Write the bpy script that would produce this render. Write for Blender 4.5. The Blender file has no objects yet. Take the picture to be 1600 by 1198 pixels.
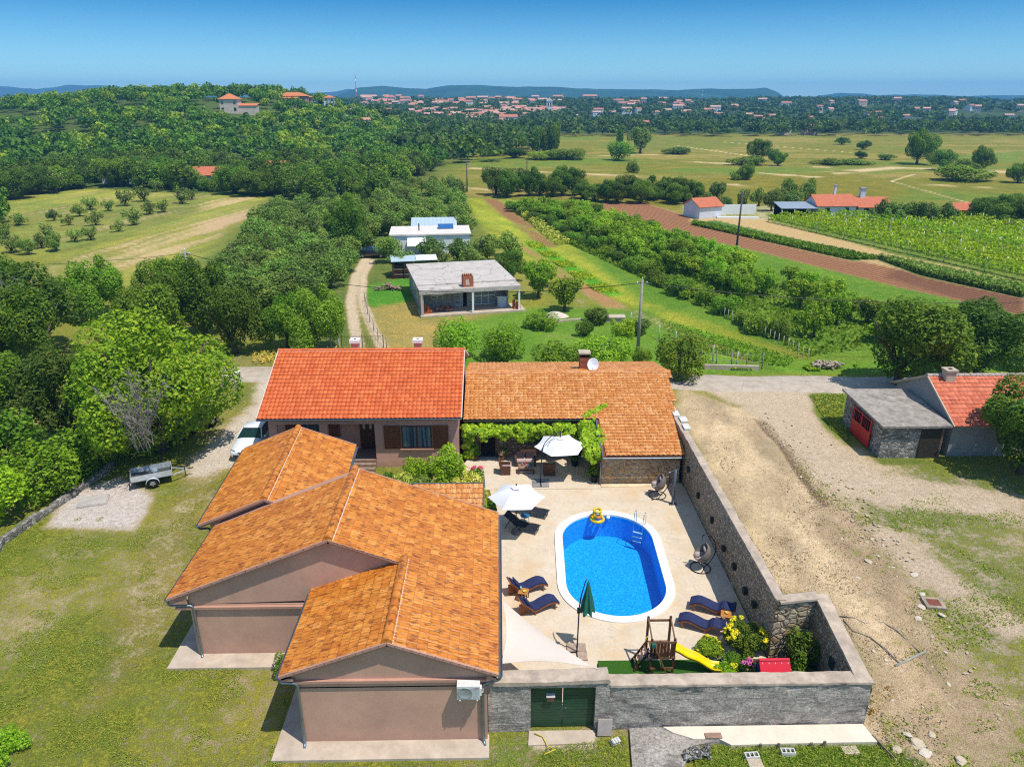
import bpy, math, random
import numpy as np
from mathutils import Vector, Matrix
from mathutils.geometry import tessellate_polygon
R = math.radians
# ------------------------------------------------------------------ camera, sky, sun, exposure
SC = bpy.context.scene
COL = SC.collection
FPX, HZ, CAMH = 1150.0, 152.0, 22.0
PITCH = math.atan((599 - HZ) / FPX)
YAW = math.atan((778 - 800) / FPX * math.cos(PITCH))
cam = bpy.data.cameras.new("camera"); cam.sensor_width = 36; cam.lens = FPX / 1600 * 36
cam.clip_start = 0.5; cam.clip_end = 30000
camo = bpy.data.objects.new("camera", cam); COL.objects.link(camo)
camo.location = (0, 0, CAMH); camo.rotation_euler = (math.pi / 2 - PITCH, 0, YAW)
SC.camera = camo
SUN_EL, SUN_AZ = R(66), R(126)          # azimuth from +Y towards +X
sun = bpy.data.lights.new("sun", 'SUN'); sun.energy = 3.6; sun.angle = R(0.5); sun.color = (1, .955, .88)
suno = bpy.data.objects.new("sun", sun); COL.objects.link(suno)
sdir = Vector((math.sin(SUN_AZ) * math.cos(SUN_EL), math.cos(SUN_AZ) * math.cos(SUN_EL), math.sin(SUN_EL)))
suno.rotation_euler = sdir.to_track_quat('Z', 'Y').to_euler()
W = bpy.data.worlds.new("World"); SC.world = W; W.use_nodes = True
wn = W.node_tree; wn.nodes.clear()
sky = wn.nodes.new('ShaderNodeTexSky'); sky.sky_type = 'NISHITA'; sky.sun_disc = False
sky.sun_elevation = SUN_EL; sky.sun_rotation = SUN_AZ
sky.air_density = 1.0; sky.dust_density = 0.1; sky.ozone_density = 5.0; sky.altitude = 20
bg = wn.nodes.new('ShaderNodeBackground'); bg.inputs[1].default_value = 0.15
wo = wn.nodes.new('ShaderNodeOutputWorld')
hs = wn.nodes.new('ShaderNodeHueSaturation'); hs.inputs['Saturation'].default_value = 1.0
tc = wn.nodes.new('ShaderNodeTexCoord'); sp_ = wn.nodes.new('ShaderNodeSeparateXYZ'); wn.links.new(tc.outputs['Generated'], sp_.inputs[0])
rp = wn.nodes.new('ShaderNodeValToRGB'); wn.links.new(sp_.outputs[2], rp.inputs[0]); rp.color_ramp.elements[0].position = 0; rp.color_ramp.elements[0].color = (.5, .73, .88, 1); rp.color_ramp.elements[1].position = .5; rp.color_ramp.elements[1].color = (1.08, 1.0, .88, 1)
e_ = rp.color_ramp.elements.new(.115); e_.color = (.06, .29, .48, 1); e_ = rp.color_ramp.elements.new(.24); e_.color = (.62, .82, .92, 1)   # deep polarised blue of the low sky
mx_ = wn.nodes.new('ShaderNodeMix'); mx_.data_type = 'RGBA'; mx_.blend_type = 'MULTIPLY'; mx_.inputs[0].default_value = 1
wn.links.new(sky.outputs[0], hs.inputs['Color']); wn.links.new(hs.outputs[0], mx_.inputs[6]); wn.links.new(rp.outputs[0], mx_.inputs[7]); wn.links.new(mx_.outputs[2], bg.inputs[0]); wn.links.new(bg.outputs[0], wo.inputs[0])
SC.view_settings.view_transform = 'Standard'; SC.view_settings.look = 'None'
SC.view_settings.exposure = 0.42; SC.view_settings.gamma = 1
SC.render.engine = 'CYCLES'
SC.cycles.max_bounces = 6; SC.cycles.diffuse_bounces = 3; SC.cycles.glossy_bounces = 2
SC.cycles.transmission_bounces = 3; SC.cycles.transparent_max_bounces = 6; SC.cycles.volume_bounces = 0
SC.cycles.use_denoising = False; SC.cycles.filter_width = 1.15

# ------------------------------------------------------------------ where a point of the photograph lies on the land
def ray(x, y):
    cx = (x - 800) / FPX; cy = -(y - 599) / FPX
    d = math.cos(PITCH) + cy * math.sin(PITCH); u = -math.sin(PITCH) + cy * math.cos(PITCH)
    a = -YAW
    return (cx * math.cos(a) + d * math.sin(a), -cx * math.sin(a) + d * math.cos(a), u)
def at(x, y, z=0.0):
    r = ray(x, y); t = (z - CAMH) / r[2]
    return Vector((r[0] * t, r[1] * t, z))
def smooth(a, b, x):
    t = np.clip((np.asarray(x, float) - a) / (b - a), 0, 1)
    return t * t * (3 - 2 * t)
def hashn(i, j, k=0):
    with np.errstate(over='ignore'):
        h = (i.astype(np.int64) * 374761393 + j.astype(np.int64) * 668265263 + np.int64(k) * 2147483647 % 998244353)
        h = (h ^ (h >> 13)) * 1274126177
        h = h ^ (h >> 16)
    return (h & 0xffffff) / float(0xffffff)
def vnoise(x, y, s=0):
    x = np.asarray(x, float); y = np.asarray(y, float)
    i = np.floor(x).astype(np.int64); j = np.floor(y).astype(np.int64); fx = x - i; fy = y - j
    fx = fx * fx * (3 - 2 * fx); fy = fy * fy * (3 - 2 * fy)
    a = hashn(i, j, s); b = hashn(i + 1, j, s); c = hashn(i, j + 1, s); d = hashn(i + 1, j + 1, s)
    return (a * (1 - fx) + b * fx) * (1 - fy) + (c * (1 - fx) + d * fx) * fy
def fbm(x, y, o=4, s=0):
    v = 0; a = .5; t = 0
    for k in range(o):
        v = v + a * vnoise(x * 2 ** k, y * 2 ** k, s + k * 7); t += a; a *= .5
    return v / t
def terrain(X, Y):
    X = np.asarray(X, float); Y = np.asarray(Y, float)
    fx = smooth(-22, -125, X) * (1 - .40 * smooth(-165, -300, X)) * (1 + .0 * X)
    g = smooth(185, 405, Y) * (1 - smooth(440, 640, Y))
    z = 21.5 * fx * g * (.93 + .14 * fbm(X / 70, Y / 70, 2, 3))
    t = smooth(500, 1150, Y) * (1 - smooth(1300, 2600, Y))
    z = z + 15.5 * t * (.8 + .35 * fbm(X / 260, Y / 260, 3, 9))
    z = z + 2 * np.exp(-((X - 560) / 170) ** 2 - ((Y - 1150) / 260) ** 2)
    lot = np.exp(-((X - 18) / 6) ** 2) * smooth(23, 27, Y) * (1 - smooth(48, 53, Y))
    z = z + .12 * lot * fbm(X * .6, Y * .6, 3, 21)
    return z
def at_t(x, y):
    r = ray(x, y); t = np.geomspace(60, 2600, 900); z = CAMH + r[2] * t; k = np.nonzero(z <= terrain(r[0] * t, r[1] * t))[0]
    return Vector((r[0] * t[k[0]], r[1] * t[k[0]], z[k[0]])) if len(k) else None

# ------------------------------------------------------------------ node helper and materials
class NT:
    def __init__(s, name):
        s.m = bpy.data.materials.new(name); s.m.use_nodes = True; s.t = s.m.node_tree; s.t.nodes.clear()
        s.out = s.t.nodes.new('ShaderNodeOutputMaterial')
    def n(s, ty, **k):
        o = s.t.nodes.new(ty)
        for a, b in k.items(): setattr(o, a, b)
        return o
    def put(s, sock, v):
        if v is None: return
        if isinstance(v, bpy.types.NodeSocket): s.t.links.new(v, sock)
        elif isinstance(v, (tuple, list)):
            sock.default_value = tuple(v) + (1,) if sock.type == 'RGBA' and len(v) == 3 else tuple(v)
        else: sock.default_value = v
    def coord(s, k='Object'): return s.n('ShaderNodeTexCoord').outputs[k]
    def pos(s): return s.n('ShaderNodeNewGeometry').outputs['Position']
    def mapv(s, v, sc=(1, 1, 1), rot=(0, 0, 0), loc=(0, 0, 0)):
        o = s.n('ShaderNodeMapping'); s.put(o.inputs[0], v); o.inputs[1].default_value = loc; o.inputs[2].default_value = rot; o.inputs[3].default_value = sc
        return o.outputs[0]
    def noise(s, v, scale, det=3, rough=.6, out=0, dist=0):
        o = s.n('ShaderNodeTexNoise'); s.put(o.inputs['Vector'], v); o.inputs['Scale'].default_value = scale
        o.inputs['Detail'].default_value = det; o.inputs['Roughness'].default_value = rough; o.inputs['Distortion'].default_value = dist
        return o.outputs[out]
    def vor(s, v, scale, feat='F1', out='Color', rnd=1.0):
        o = s.n('ShaderNodeTexVoronoi'); o.feature = feat; s.put(o.inputs['Vector'], v); o.inputs['Scale'].default_value = scale
        o.inputs['Randomness'].default_value = rnd
        return o.outputs[out]
    def ramp(s, f, st, interp='LINEAR'):
        o = s.n('ShaderNodeValToRGB'); s.put(o.inputs[0], f); r = o.color_ramp; r.interpolation = interp
        while len(r.elements) < len(st): r.elements.new(.5)
        for e, (p, c) in zip(r.elements, st):
            e.position = p; e.color = (c, c, c, 1) if not isinstance(c, (tuple, list)) else tuple(c) + (1,)
        return o.outputs[0]
    def mix(s, f, a, b, mode='MIX'):
        o = s.n('ShaderNodeMix', data_type='RGBA', blend_type=mode)
        s.put(o.inputs[0], f); s.put(o.inputs[6], a); s.put(o.inputs[7], b)
        return o.outputs[2]
    def math(s, op, a, b=None, c=None):
        o = s.n('ShaderNodeMath', operation=op); s.put(o.inputs[0], a); s.put(o.inputs[1], b); s.put(o.inputs[2], c)
        return o.outputs[0]
    def attr(s, name, out='Fac'): return s.n('ShaderNodeAttribute', attribute_name=name).outputs[out]
    def white(s, v): 
        o = s.n('ShaderNodeTexWhiteNoise'); o.noise_dimensions = '3D'; s.put(o.inputs[0], v); return o.outputs[0]
    def bump(s, h, strength=.5, dist=.02, nrm=None):
        o = s.n('ShaderNodeBump'); s.put(o.inputs['Height'], h); o.inputs['Strength'].default_value = strength; o.inputs['Distance'].default_value = dist
        if nrm is not None: s.put(o.inputs['Normal'], nrm)
        return o.outputs[0]
    def bsdf(s, col, rough=.8, nrm=None, metal=0, spec=.3, **k):
        o = s.n('ShaderNodeBsdfPrincipled'); s.put(o.inputs['Base Color'], col); s.put(o.inputs['Roughness'], rough)
        o.inputs['Metallic'].default_value = metal; o.inputs['Specular IOR Level'].default_value = spec
        for a, b in k.items(): s.put(o.inputs[a.replace('_', ' ')], b)
        if nrm is not None: s.put(o.inputs['Normal'], nrm)
        return o.outputs[0]
    def done(s, sh): s.t.links.new(sh, s.out.inputs[0]); return s.m
MATS = {}
def simple(name, col, rough=.6, metal=0, spec=.4, var=.25, scale=3.0, bump=0, bscale=30, dirt=None):
    """plain surface: base colour with soft blotches of wear and a fine grain"""
    if name in MATS: return MATS[name]
    t = NT(name); v = t.coord()
    dk = tuple(c * (1 - var) for c in col); lt = tuple(min(1, c * (1 + var * .7)) for c in col)
    c = t.ramp(t.noise(v, scale, 5, .65), [(.3, dk), (.7, lt)])
    if dirt: c = t.mix(t.ramp(t.noise(v, scale * .6, 6, .7), [(.5, 0.0), (.72, .75)]), c, dirt)
    nr = t.bump(t.noise(v, bscale, 4, .7), bump, .02) if bump else None
    MATS[name] = t.done(t.bsdf(c, rough, nr, metal, spec)); return MATS[name]

# ------------------------------------------------------------------ mesh builder and scene tree
class MB:
    def __init__(s): s.v = []; s.f = []; s.m = []; s.sm = []
    def add(s, vs, fs, m=0, smooth=False):
        b = len(s.v); s.v += [tuple(p) for p in vs]
        for f in fs: s.f.append(tuple(b + i for i in f)); s.m.append(m); s.sm.append(smooth)
        return s
    def box(s, x0, x1, y0, y1, z0, z1, m=0):
        x0, x1 = min(x0, x1), max(x0, x1); y0, y1 = min(y0, y1), max(y0, y1); z0, z1 = min(z0, z1), max(z0, z1)
        return s.add([(x0, y0, z0), (x1, y0, z0), (x1, y1, z0), (x0, y1, z0), (x0, y0, z1), (x1, y0, z1), (x1, y1, z1), (x0, y1, z1)],
                     [(0, 3, 2, 1), (4, 5, 6, 7), (0, 1, 5, 4), (1, 2, 6, 5), (2, 3, 7, 6), (3, 0, 4, 7)], m)
    def beam(s, p, q, w, h, m=0, up=(0, 0, 1)):
        p = Vector(p); q = Vector(q); d = (q - p).normalized(); u = Vector(up)
        if abs(d.dot(u)) > .99: u = Vector((0, 1, 0))
        a = d.cross(u).normalized() * w / 2; b = a.cross(d).normalized() * h / 2
        vs = [p - a - b, p + a - b, p + a + b, p - a + b, q - a - b, q + a - b, q + a + b, q - a + b]
        return s.add(vs, [(0, 3, 2, 1), (4, 5, 6, 7), (0, 1, 5, 4), (1, 2, 6, 5), (2, 3, 7, 6), (3, 0, 4, 7)][::1], m)
    def tube(s, pts, r, n=8, m=0, cap=True):
        pts = [Vector(p) for p in pts]; k = len(pts); rr = r if isinstance(r, (list, tuple)) else [r] * k
        vs = []; fs = []; prev = None
        for i, p in enumerate(pts):
            d = (pts[min(i + 1, k - 1)] - pts[max(i - 1, 0)]).normalized()
            if prev is None:
                u = Vector((0, 0, 1)) if abs(d.z) < .9 else Vector((1, 0, 0))
                a = d.cross(u).normalized()
            else: a = (prev - d * prev.dot(d)).normalized()
            prev = a; b = d.cross(a)
            for j in range(n):
                t = 2 * math.pi * j / n; vs.append(p + (a * math.cos(t) + b * math.sin(t)) * rr[i])
        for i in range(k - 1):
            for j in range(n):
                j2 = (j + 1) % n; fs.append((i * n + j, i * n + j2, (i + 1) * n + j2, (i + 1) * n + j))
        s.add(vs, fs, m, True)
        if cap:
            b = len(s.v) - len(vs)
            s.f.append(tuple(b + j for j in reversed(range(n)))); s.m.append(m); s.sm.append(False)
            s.f.append(tuple(b + (k - 1) * n + j for j in range(n))); s.m.append(m); s.sm.append(False)
        return s
    def lathe(s, prof, n=24, c=(0, 0, 0), m=0, sm=True):
        vs = []; fs = []
        for (r, z) in prof:
            for j in range(n):
                t = 2 * math.pi * j / n; vs.append((c[0] + r * math.cos(t), c[1] + r * math.sin(t), c[2] + z))
        for i in range(len(prof) - 1):
            for j in range(n):
                j2 = (j + 1) % n; fs.append((i * n + j, i * n + j2, (i + 1) * n + j2, (i + 1) * n + j))
        return s.add(vs, fs, m, sm)
    def prism(s, pts, z0, z1, m=0):
        n = len(pts); a = sum(pts[i][0] * pts[(i + 1) % n][1] - pts[(i + 1) % n][0] * pts[i][1] for i in range(n))
        if a < 0: pts = pts[::-1]
        vs = [(x, y, z0) for x, y in pts] + [(x, y, z1) for x, y in pts]
        return s.add(vs, [tuple(reversed(range(n))), tuple(range(n, 2 * n))] + [(i, (i + 1) % n, n + (i + 1) % n, n + i) for i in range(n)], m)
    def quad(s, a, b, c, d, m=0): return s.add([a, b, c, d], [(0, 1, 2, 3)], m)
    def slab(s, quad, th, m=0):
        """closed plate: quad given counter-clockwise from its outer side, th deep behind it"""
        q = [Vector(p) for p in quad]; nr = (q[1] - q[0]).cross(q[3] - q[0]).normalized() * th
        n = len(q)
        return s.add(q + [p - nr for p in q], [tuple(range(n)), tuple(reversed(range(n, 2 * n)))] + [((i + 1) % n, i, n + i, n + (i + 1) % n) for i in range(n)], m)
    def mesh(s, name, mats):
        me = bpy.data.meshes.new(name); me.from_pydata(s.v, [], s.f)
        for m in (mats if isinstance(mats, (list, tuple)) else [mats]): me.materials.append(m)
        me.polygons.foreach_set('material_index', s.m); me.polygons.foreach_set('use_smooth', s.sm); me.update()
        return me
    def build(s, name, mats, parent=None):
        return link(name, s.mesh(name, mats), parent)
def link(name, me, parent=None):
    o = bpy.data.objects.new(name, me); COL.objects.link(o)
    if parent is not None: o.parent = parent
    return o
def tag(o, label=None, cat=None, group=None, kind=None):
    if label: o['label'] = label
    if cat: o['category'] = cat
    if group: o['group'] = group
    if kind: o['kind'] = kind
    return o
def thing(name, label, cat, loc=(0, 0, 0), rz=0, group=None):
    o = bpy.data.objects.new(name, None); COL.objects.link(o); o.empty_display_size = .3
    o.location = loc; o.rotation_euler = (0, 0, rz)
    return tag(o, label, cat, group)
def dup(root, loc, rz, label=None, scale=None):
    def cp(o, par):
        c = o.copy(); COL.objects.link(c); c.parent = par
        for k in KIDS.get(o.name) or [h for h in o.children]: cp(k, c)
        return c
    r = cp(root, None); r.location = loc; r.rotation_euler = (0, 0, rz)
    if scale: r.scale = scale
    if label: r['label'] = label
    return r
KIDS = {}
def npmesh(name, V, F, mats, smooth=False, nside=4):
    me = bpy.data.meshes.new(name); V = np.asarray(V, np.float32); F = np.asarray(F, np.int32)
    me.vertices.add(len(V)); me.vertices.foreach_set('co', V.ravel())
    me.loops.add(F.size); me.loops.foreach_set('vertex_index', F.ravel())
    me.polygons.add(len(F)); me.polygons.foreach_set('loop_start', np.arange(0, F.size, F.shape[1], dtype=np.int32))
    me.polygons.foreach_set('loop_total', np.full(len(F), F.shape[1], np.int32))
    if smooth: me.polygons.foreach_set('use_smooth', np.ones(len(F), bool))
    for m in (mats if isinstance(mats, (list, tuple)) else [mats]): me.materials.append(m)
    me.update(calc_edges=True); return me
# ------------------------------------------------------------------ ground: one sheet to the horizon, zones of soil and grass
def pw(pts): return [tuple(at(x, y)[:2]) for x, y in pts]
def polymask(X, Y, poly, soft):
    P = np.asarray(poly, float); m = np.zeros(X.shape)
    sel = (X > P[:, 0].min() - soft) & (X < P[:, 0].max() + soft) & (Y > P[:, 1].min() - soft) & (Y < P[:, 1].max() + soft)
    if not sel.any(): return m
    x = X[sel]; y = Y[sel]; ins = np.zeros(x.shape, bool); d2 = np.full(x.shape, 1e18); n = len(P)
    for i in range(n):
        x0, y0 = P[i]; x1, y1 = P[(i + 1) % n]
        c = ((y0 > y) != (y1 > y))
        with np.errstate(divide='ignore', invalid='ignore'): c &= x < (x1 - x0) * (y - y0) / (y1 - y0 + 1e-12) + x0
        ins ^= c
        L = (x1 - x0) ** 2 + (y1 - y0) ** 2 + 1e-9
        t = np.clip(((x - x0) * (x1 - x0) + (y - y0) * (y1 - y0)) / L, 0, 1)
        d2 = np.minimum(d2, (x - x0 - t * (x1 - x0)) ** 2 + (y - y0 - t * (y1 - y0)) ** 2)
    sd = np.sqrt(d2) * np.where(ins, 1, -1)
    m[sel] = smooth(-soft, soft, sd); return m
def strip(pts, w):
    P = [Vector((*p, 0)) for p in pw(pts)]; a = []; b = []
    for i, p in enumerate(P):
        d = (P[min(i + 1, len(P) - 1)] - P[max(i - 1, 0)]).normalized(); nn = Vector((-d.y, d.x, 0)) * w / 2
        a.append(tuple((p + nn)[:2])); b.append(tuple((p - nn)[:2]))
    return a + b[::-1]
TRENCH = [(1183, 655), (1202, 678), (1222, 697), (1240, 727), (1262, 757), (1290, 790)]
# polygon, softness, soil colour, grass cover, grass colour, furrows
LOT = pw([(1070, 612), (1160, 640), (1196, 668), (1245, 742), (1300, 800), (1400, 872), (1440, 960), (1470, 1040), (1480, 1198), (1385, 1198), (1345, 1130), (1360, 1050), (1270, 930), (1205, 920), (1060, 640)])
ZONES = [
 (pw([(0, 300), (160, 296), (430, 308), (395, 345), (330, 402), (215, 452), (120, 455), (80, 400), (0, 395)]), 2.5, (.50, .37, .17), .72, (.2, .25, .04), 0),
 (pw([(0, 318), (160, 318), (330, 300), (300, 340), (120, 392), (0, 395)]), 2, (.42, .32, .15), .92, (.165, .22, .04), 0),
 (pw([(320, 350), (430, 312), (400, 340), (330, 365)]), 5, (.48, .33, .18), .55, (.2, .22, .06), 0),
 (pw([(430, 300), (570, 285), (720, 300), (770, 380), (600, 560), (520, 560), (230, 470), (390, 340)]), 3, (.30, .22, .11), .9, (.10, .16, .03), 0),
 (pw([(790, 312), (940, 316), (1200, 395), (1600, 490), (1600, 570), (1230, 562), (960, 470), (860, 360)]), 2, (.28, .2, .09), .98, (.10, .22, .02), 0),
 (pw([(725, 310), (790, 310), (880, 375), (1000, 470), (1265, 556), (1240, 578), (1120, 580), (960, 490), (810, 410), (745, 345)]), 1.2, (.36, .25, .10), .84, (.20, .27, .025), 0),
 (pw([(752, 310), (778, 310), (872, 385), (846, 388)]), .7, (.30, .155, .07), .22, (.15, .2, .03), .6),
 (pw([(818, 378), (838, 378), (975, 462), (940, 462)]), .8, (.3, .2, .08), 1.0, (.06, .27, .015), .3),
 (pw([(795, 378), (812, 378), (1010, 500), (1120, 545), (1080, 545), (960, 492)]), .6, (.40, .21, .09), .42, (.16, .22, .03), 0),
 (pw([(1020, 495), (1250, 560), (1235, 575), (1100, 560)]), .8, (.38, .26, .1), .72, (.13, .28, .02), .4),
 (pw([(918, 318), (1002, 315), (1200, 377), (1420, 420), (1600, 456), (1600, 492), (1400, 448), (1200, 397), (1010, 353)]), .5, (.34, .165, .08), .0, (.15, .2, .03), 1.0),
 (pw([(1400, 420), (1600, 456), (1600, 494), (1480, 462), (1380, 432)]), .8, (.23, .11, .06), .0, (.15, .2, .03), 1.0),
 (pw([(1075, 336), (1195, 343), (1400, 398), (1600, 440), (1600, 462), (1420, 424), (1200, 378), (1080, 346)]), .6, (.52, .36, .16), .18, (.17, .2, .04), .3),
 (pw([(1075, 346), (1118, 344), (1382, 405), (1330, 408), (1200, 378)]), .5, (.42, .3, .13), .75, (.05, .15, .02), 0),
 (pw([(1365, 404), (1600, 452), (1600, 466), (1440, 432)]), .5, (.4, .3, .13), .95, (.09, .17, .05), 0),
 (pw([(1185, 340), (1600, 330), (1600, 442), (1400, 398)]), .8, (.42, .32, .14), .75, (.11, .19, .03), 0),
 (pw([(1060, 318), (1240, 320), (1500, 325), (1500, 343), (1190, 343), (1070, 336)]), 1, (.50, .42, .27), .5, (.14, .2, .04), 0),
 (pw([(555, 478), (650, 452), (662, 498), (830, 492), (700, 520), (690, 548), (602, 548), (575, 520)]), 1, (.42, .32, .13), .66, (.26, .25, .06), 0),
 (pw([(556, 450), (640, 432), (648, 470), (570, 481)]), .6, (.3, .22, .1), 1.0, (.07, .24, .02), 0),
 (pw([(690, 510), (830, 480), (1010, 482), (1120, 560), (1100, 580), (700, 574)]), 1, (.46, .35, .16), .74, (.10, .24, .02), 0),
 (strip([(560, 545), (552, 500), (548, 470), (556, 430), (575, 398), (590, 392)], 1.3), .4, (.56, .44, .29), .12, (.16, .2, .04), 0),
 (strip([(598, 545), (577, 500), (566, 470), (568, 430), (582, 405)], 1.1), .4, (.56, .44, .29), .12, (.16, .2, .04), 0),
 (pw([(1085, 560), (1600, 566), (1600, 582), (1330, 584), (1085, 584)]), .7, (.36, .27, .13), .96, (.11, .25, .02), 0),
 (pw([(330, 552), (420, 552), (420, 572), (330, 572)]), .7, (.44, .34, .18), .6, (.16, .2, .04), 0),
 # near the house
 (pw([(330, 597), (398, 600), (396, 625), (345, 668), (300, 690)]), .8, (.46, .37, .22), .72, (.17, .21, .04), 0),
 (pw([(440, 590), (402, 596), (396, 632), (352, 668), (318, 700), (292, 722), (288, 748), (312, 764), (338, 742), (368, 728), (430, 715)]), .8, (.60, .51, .41), .16, (.2, .2, .05), 0),
 (pw([(332, 740), (292, 752), (226, 850), (180, 960), (150, 1100), (260, 1000), (300, 850), (350, 765)]), 1.2, (.50, .39, .22), .54, (.17, .19, .035), 0),
 (pw([(110, 772), (190, 742), (236, 775), (226, 802), (206, 826), (70, 824)]), .5, (.60, .52, .46), .06, (.2, .2, .05), 0),
 (pw([(1120, 615), (1330, 700), (1600, 800), (1600, 860), (1440, 930), (1290, 810), (1180, 660)]), 1.2, (.55, .42, .27), .33, (.15, .19, .035), 0),
 (LOT, .9, (.56, .42, .25), .10, (.19, .19, .04), 0),
 (pw([(1290, 780), (1400, 860), (1450, 980), (1600, 1100), (1600, 1198), (1430, 1198), (1390, 1050), (1380, 940), (1260, 820)]), 1.2, (.46, .33, .2), .33, (.13, .19, .03), 0),
 (pw([(1430, 735), (1600, 750), (1600, 1090), (1480, 1000), (1400, 860), (1330, 780)]), 1.5, (.47, .36, .25), .58, (.12, .18, .03), 0),
 (pw([(1095, 606), (1335, 612), (1268, 640), (1308, 690), (1372, 742), (1600, 778), (1600, 812), (1500, 800), (1380, 790), (1290, 760), (1225, 690), (1170, 640)]), .7, (.56, .435, .30), .12, (.15, .2, .04), 0),
 (strip([(1390, 830), (1450, 890), (1520, 940), (1600, 990)], 1.8), .8, (.55, .42, .29), .2, (.15, .2, .04), 0),
 (pw([(1262, 614), (1322, 612), (1326, 692), (1296, 668)]), .5, (.3, .23, .12), .97, (.09, .20, .025), 0),
 (pw([(1360, 712), (1450, 716), (1440, 724), (1380, 726)]), .4, (.4, .3, .2), .8, (.13, .19, .03), 0),
 (strip(TRENCH, .45), .22, (.22, .145, .085), .0, (.15, .2, .03), 0),
 (pw([(1085, 1168), (1390, 1164), (1440, 1198), (1100, 1198)]), .4, (.3, .23, .12), .95, (.07, .17, .02), 0),
 (pw([(770, 1150), (930, 1148), (935, 1180), (830, 1178), (820, 1198), (770, 1198)]), .4, (.44, .34, .2), .6, (.12, .2, .03), 0),
 (pw([(832, 1146), (930, 1146), (930, 1166), (835, 1168)]), .2, (.62, .53, .4), .03, (.12, .2, .03), 0),
]
def make_ground():
    ys = np.concatenate([np.geomspace(5, 70, 330)[:-1], np.geomspace(70, 5000, 320)])
    us = np.linspace(-1, 1, 680); Y = np.repeat(ys[:, None], len(us), 1); X = us[None, :] * (.88 * Y + 20)
    far = smooth(150, 260, Y)
    n1 = fbm(X / 6, Y / 6, 4, 1); n2 = fbm(X / 40, Y / 12, 4, 5); n3 = fbm(X / 90, Y / 22, 3, 15)
    soil = np.zeros(X.shape + (3,)); soil[:] = (.42, .33, .17); gc = np.zeros_like(soil); gc[:] = (.165, .215, .027)
    grass = .66 + .6 * (fbm(X / 3.2, Y / 3.2, 4, 33) - .5) + .25 * (n1 - .5)
    def lay(m, s, g, gcol):
        mm = m[..., None]; soil[:] = soil * (1 - mm) + np.asarray(s) * mm; gc[:] = gc * (1 - mm) + np.asarray(gcol) * mm
        return grass * (1 - m) + g * m
    fur = np.zeros(X.shape)
    # the wide plain: meadows in long strips
    pl = smooth(120, 165, Y) * smooth(-30, -5, X)
    grass = lay(pl, (.42, .32, .13), .97, (.14, .168, .02))
    grass = lay(pl * smooth(.49, .6, n2), (.44, .35, .15), .8, (.2, .2, .04))
    grass = lay(pl * smooth(.55, .62, n3), (.4, .3, .1), .97, (.115, .185, .022))
    for p, g, c in ((pw([(1340, 322), (1600, 318), (1600, 348), (1360, 345)]), .97, (.12, .22, .025)), (pw([(860, 288), (1330, 268), (1420, 300), (1380, 318), (1180, 330), (940, 312)]), .95, (.15, .165, .018)),
                    (pw([(1000, 214), (1200, 222), (1120, 232), (960, 240), (930, 225)]), .95, (.13, .17, .022)), (pw([(1480, 262), (1600, 250), (1600, 236), (1480, 244)]), .95, (.12, .19, .025))):
        grass = lay(polymask(X, Y, p, 4), (.42, .32, .13), g, c)
    for pts, w in (([(1140, 290), (1280, 272), (1400, 262), (1600, 270)], 9), ([(1060, 252), (1180, 258), (1300, 262)], 6), ([(715, 292), (760, 296), (800, 300)], 3), ([(860, 246), (1000, 242), (1060, 243)], 3.2), ([(1180, 270), (1400, 286), (1600, 296)], 4), ([(720, 262), (860, 270), (1000, 275)], 5)):
        grass = lay(polymask(X, Y, strip(pts, w), w * .5) * smooth(.38, .5, fbm(X / 14, Y / 8, 3, 77)), (.56, .44, .24), .28, (.24, .22, .07))
    for pts, w in (([(1390, 284), (1430, 272)], .9), ([(1395, 284), (1560, 330)], .8), ([(1060, 228), (1200, 248)], 1.6), ([(1130, 222), (1350, 240)], 1.5)):
        grass = lay(polymask(X, Y, strip(pts, w), .8), (.6, .47, .26), .1, (.24, .22, .07))
    hill = smooth(-8, -30, X) * smooth(150, 190, Y)
    grass = lay(hill, (.3, .24, .11), .9, (.055, .1, .02))
    town = smooth(478, 520, Y)
    grass = lay(town, (.3, .25, .12), .95, (.04, .075, .02))
    for p, soft, s, g, c, f in ZONES:
        m = polymask(X, Y, p, soft); grass = lay(m, s, g, c); fur = fur * (1 - m) + f * m
    ax, ay = .2, .98; ac = X * ay - Y * ax; al = X * ax + Y * ay; st = fbm(ac / 1.7, al / 34, 3, 91) - .5
    lf = polymask(X, Y, ZONES[0][0], 3); grass += lf * (1.3 * st + .5 * (fbm(X / 9, Y / 14, 3, 92) - .5)); gc *= (1 + .9 * lf * st)[..., None]
    dd = Vector((17.6 - 57.2, 167 - 77, 0)).normalized(); ac = X * dd.y - Y * dd.x; al = X * dd.x + Y * dd.y; st = fbm(ac / 1.3, al / 40, 3, 93) - .5
    lf = polymask(X, Y, ZONES[5][0], 1.5); grass += lf * 1.0 * st; gc *= (1 + 1.0 * lf * st)[..., None]
    grass += .2 * (n1 - .5) * (1 - town)
    Z = terrain(X, Y)
    near = 1 - smooth(60, 110, Y)
    lawn = near * (.05 * (fbm(X / 1.3, Y / 1.3, 3, 41) - .5) + .16 * (fbm(X / 7, Y / 7, 2, 43) - .5))
    flat = np.zeros(X.shape)
    for a in FLATS: flat = np.maximum(flat, polymask(X, Y, a, .6))
    Z = Z * (1 - flat) + lawn * (1 - flat) - .04 * flat
    Z -= .22 * polymask(X, Y, strip(TRENCH, .5), .25)
    dirt = polymask(X, Y, LOT, .5)
    Z += dirt * (1 - flat) * (.20 * fbm(X / .9, Y / .9, 4, 51) + .05 * fbm(X / .2, Y / .2, 2, 52) - .06)
    soil *= (1 + 1.1 * dirt * (fbm(X / 1.5, Y / 2.6, 5, 55) - .5))[..., None]
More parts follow.
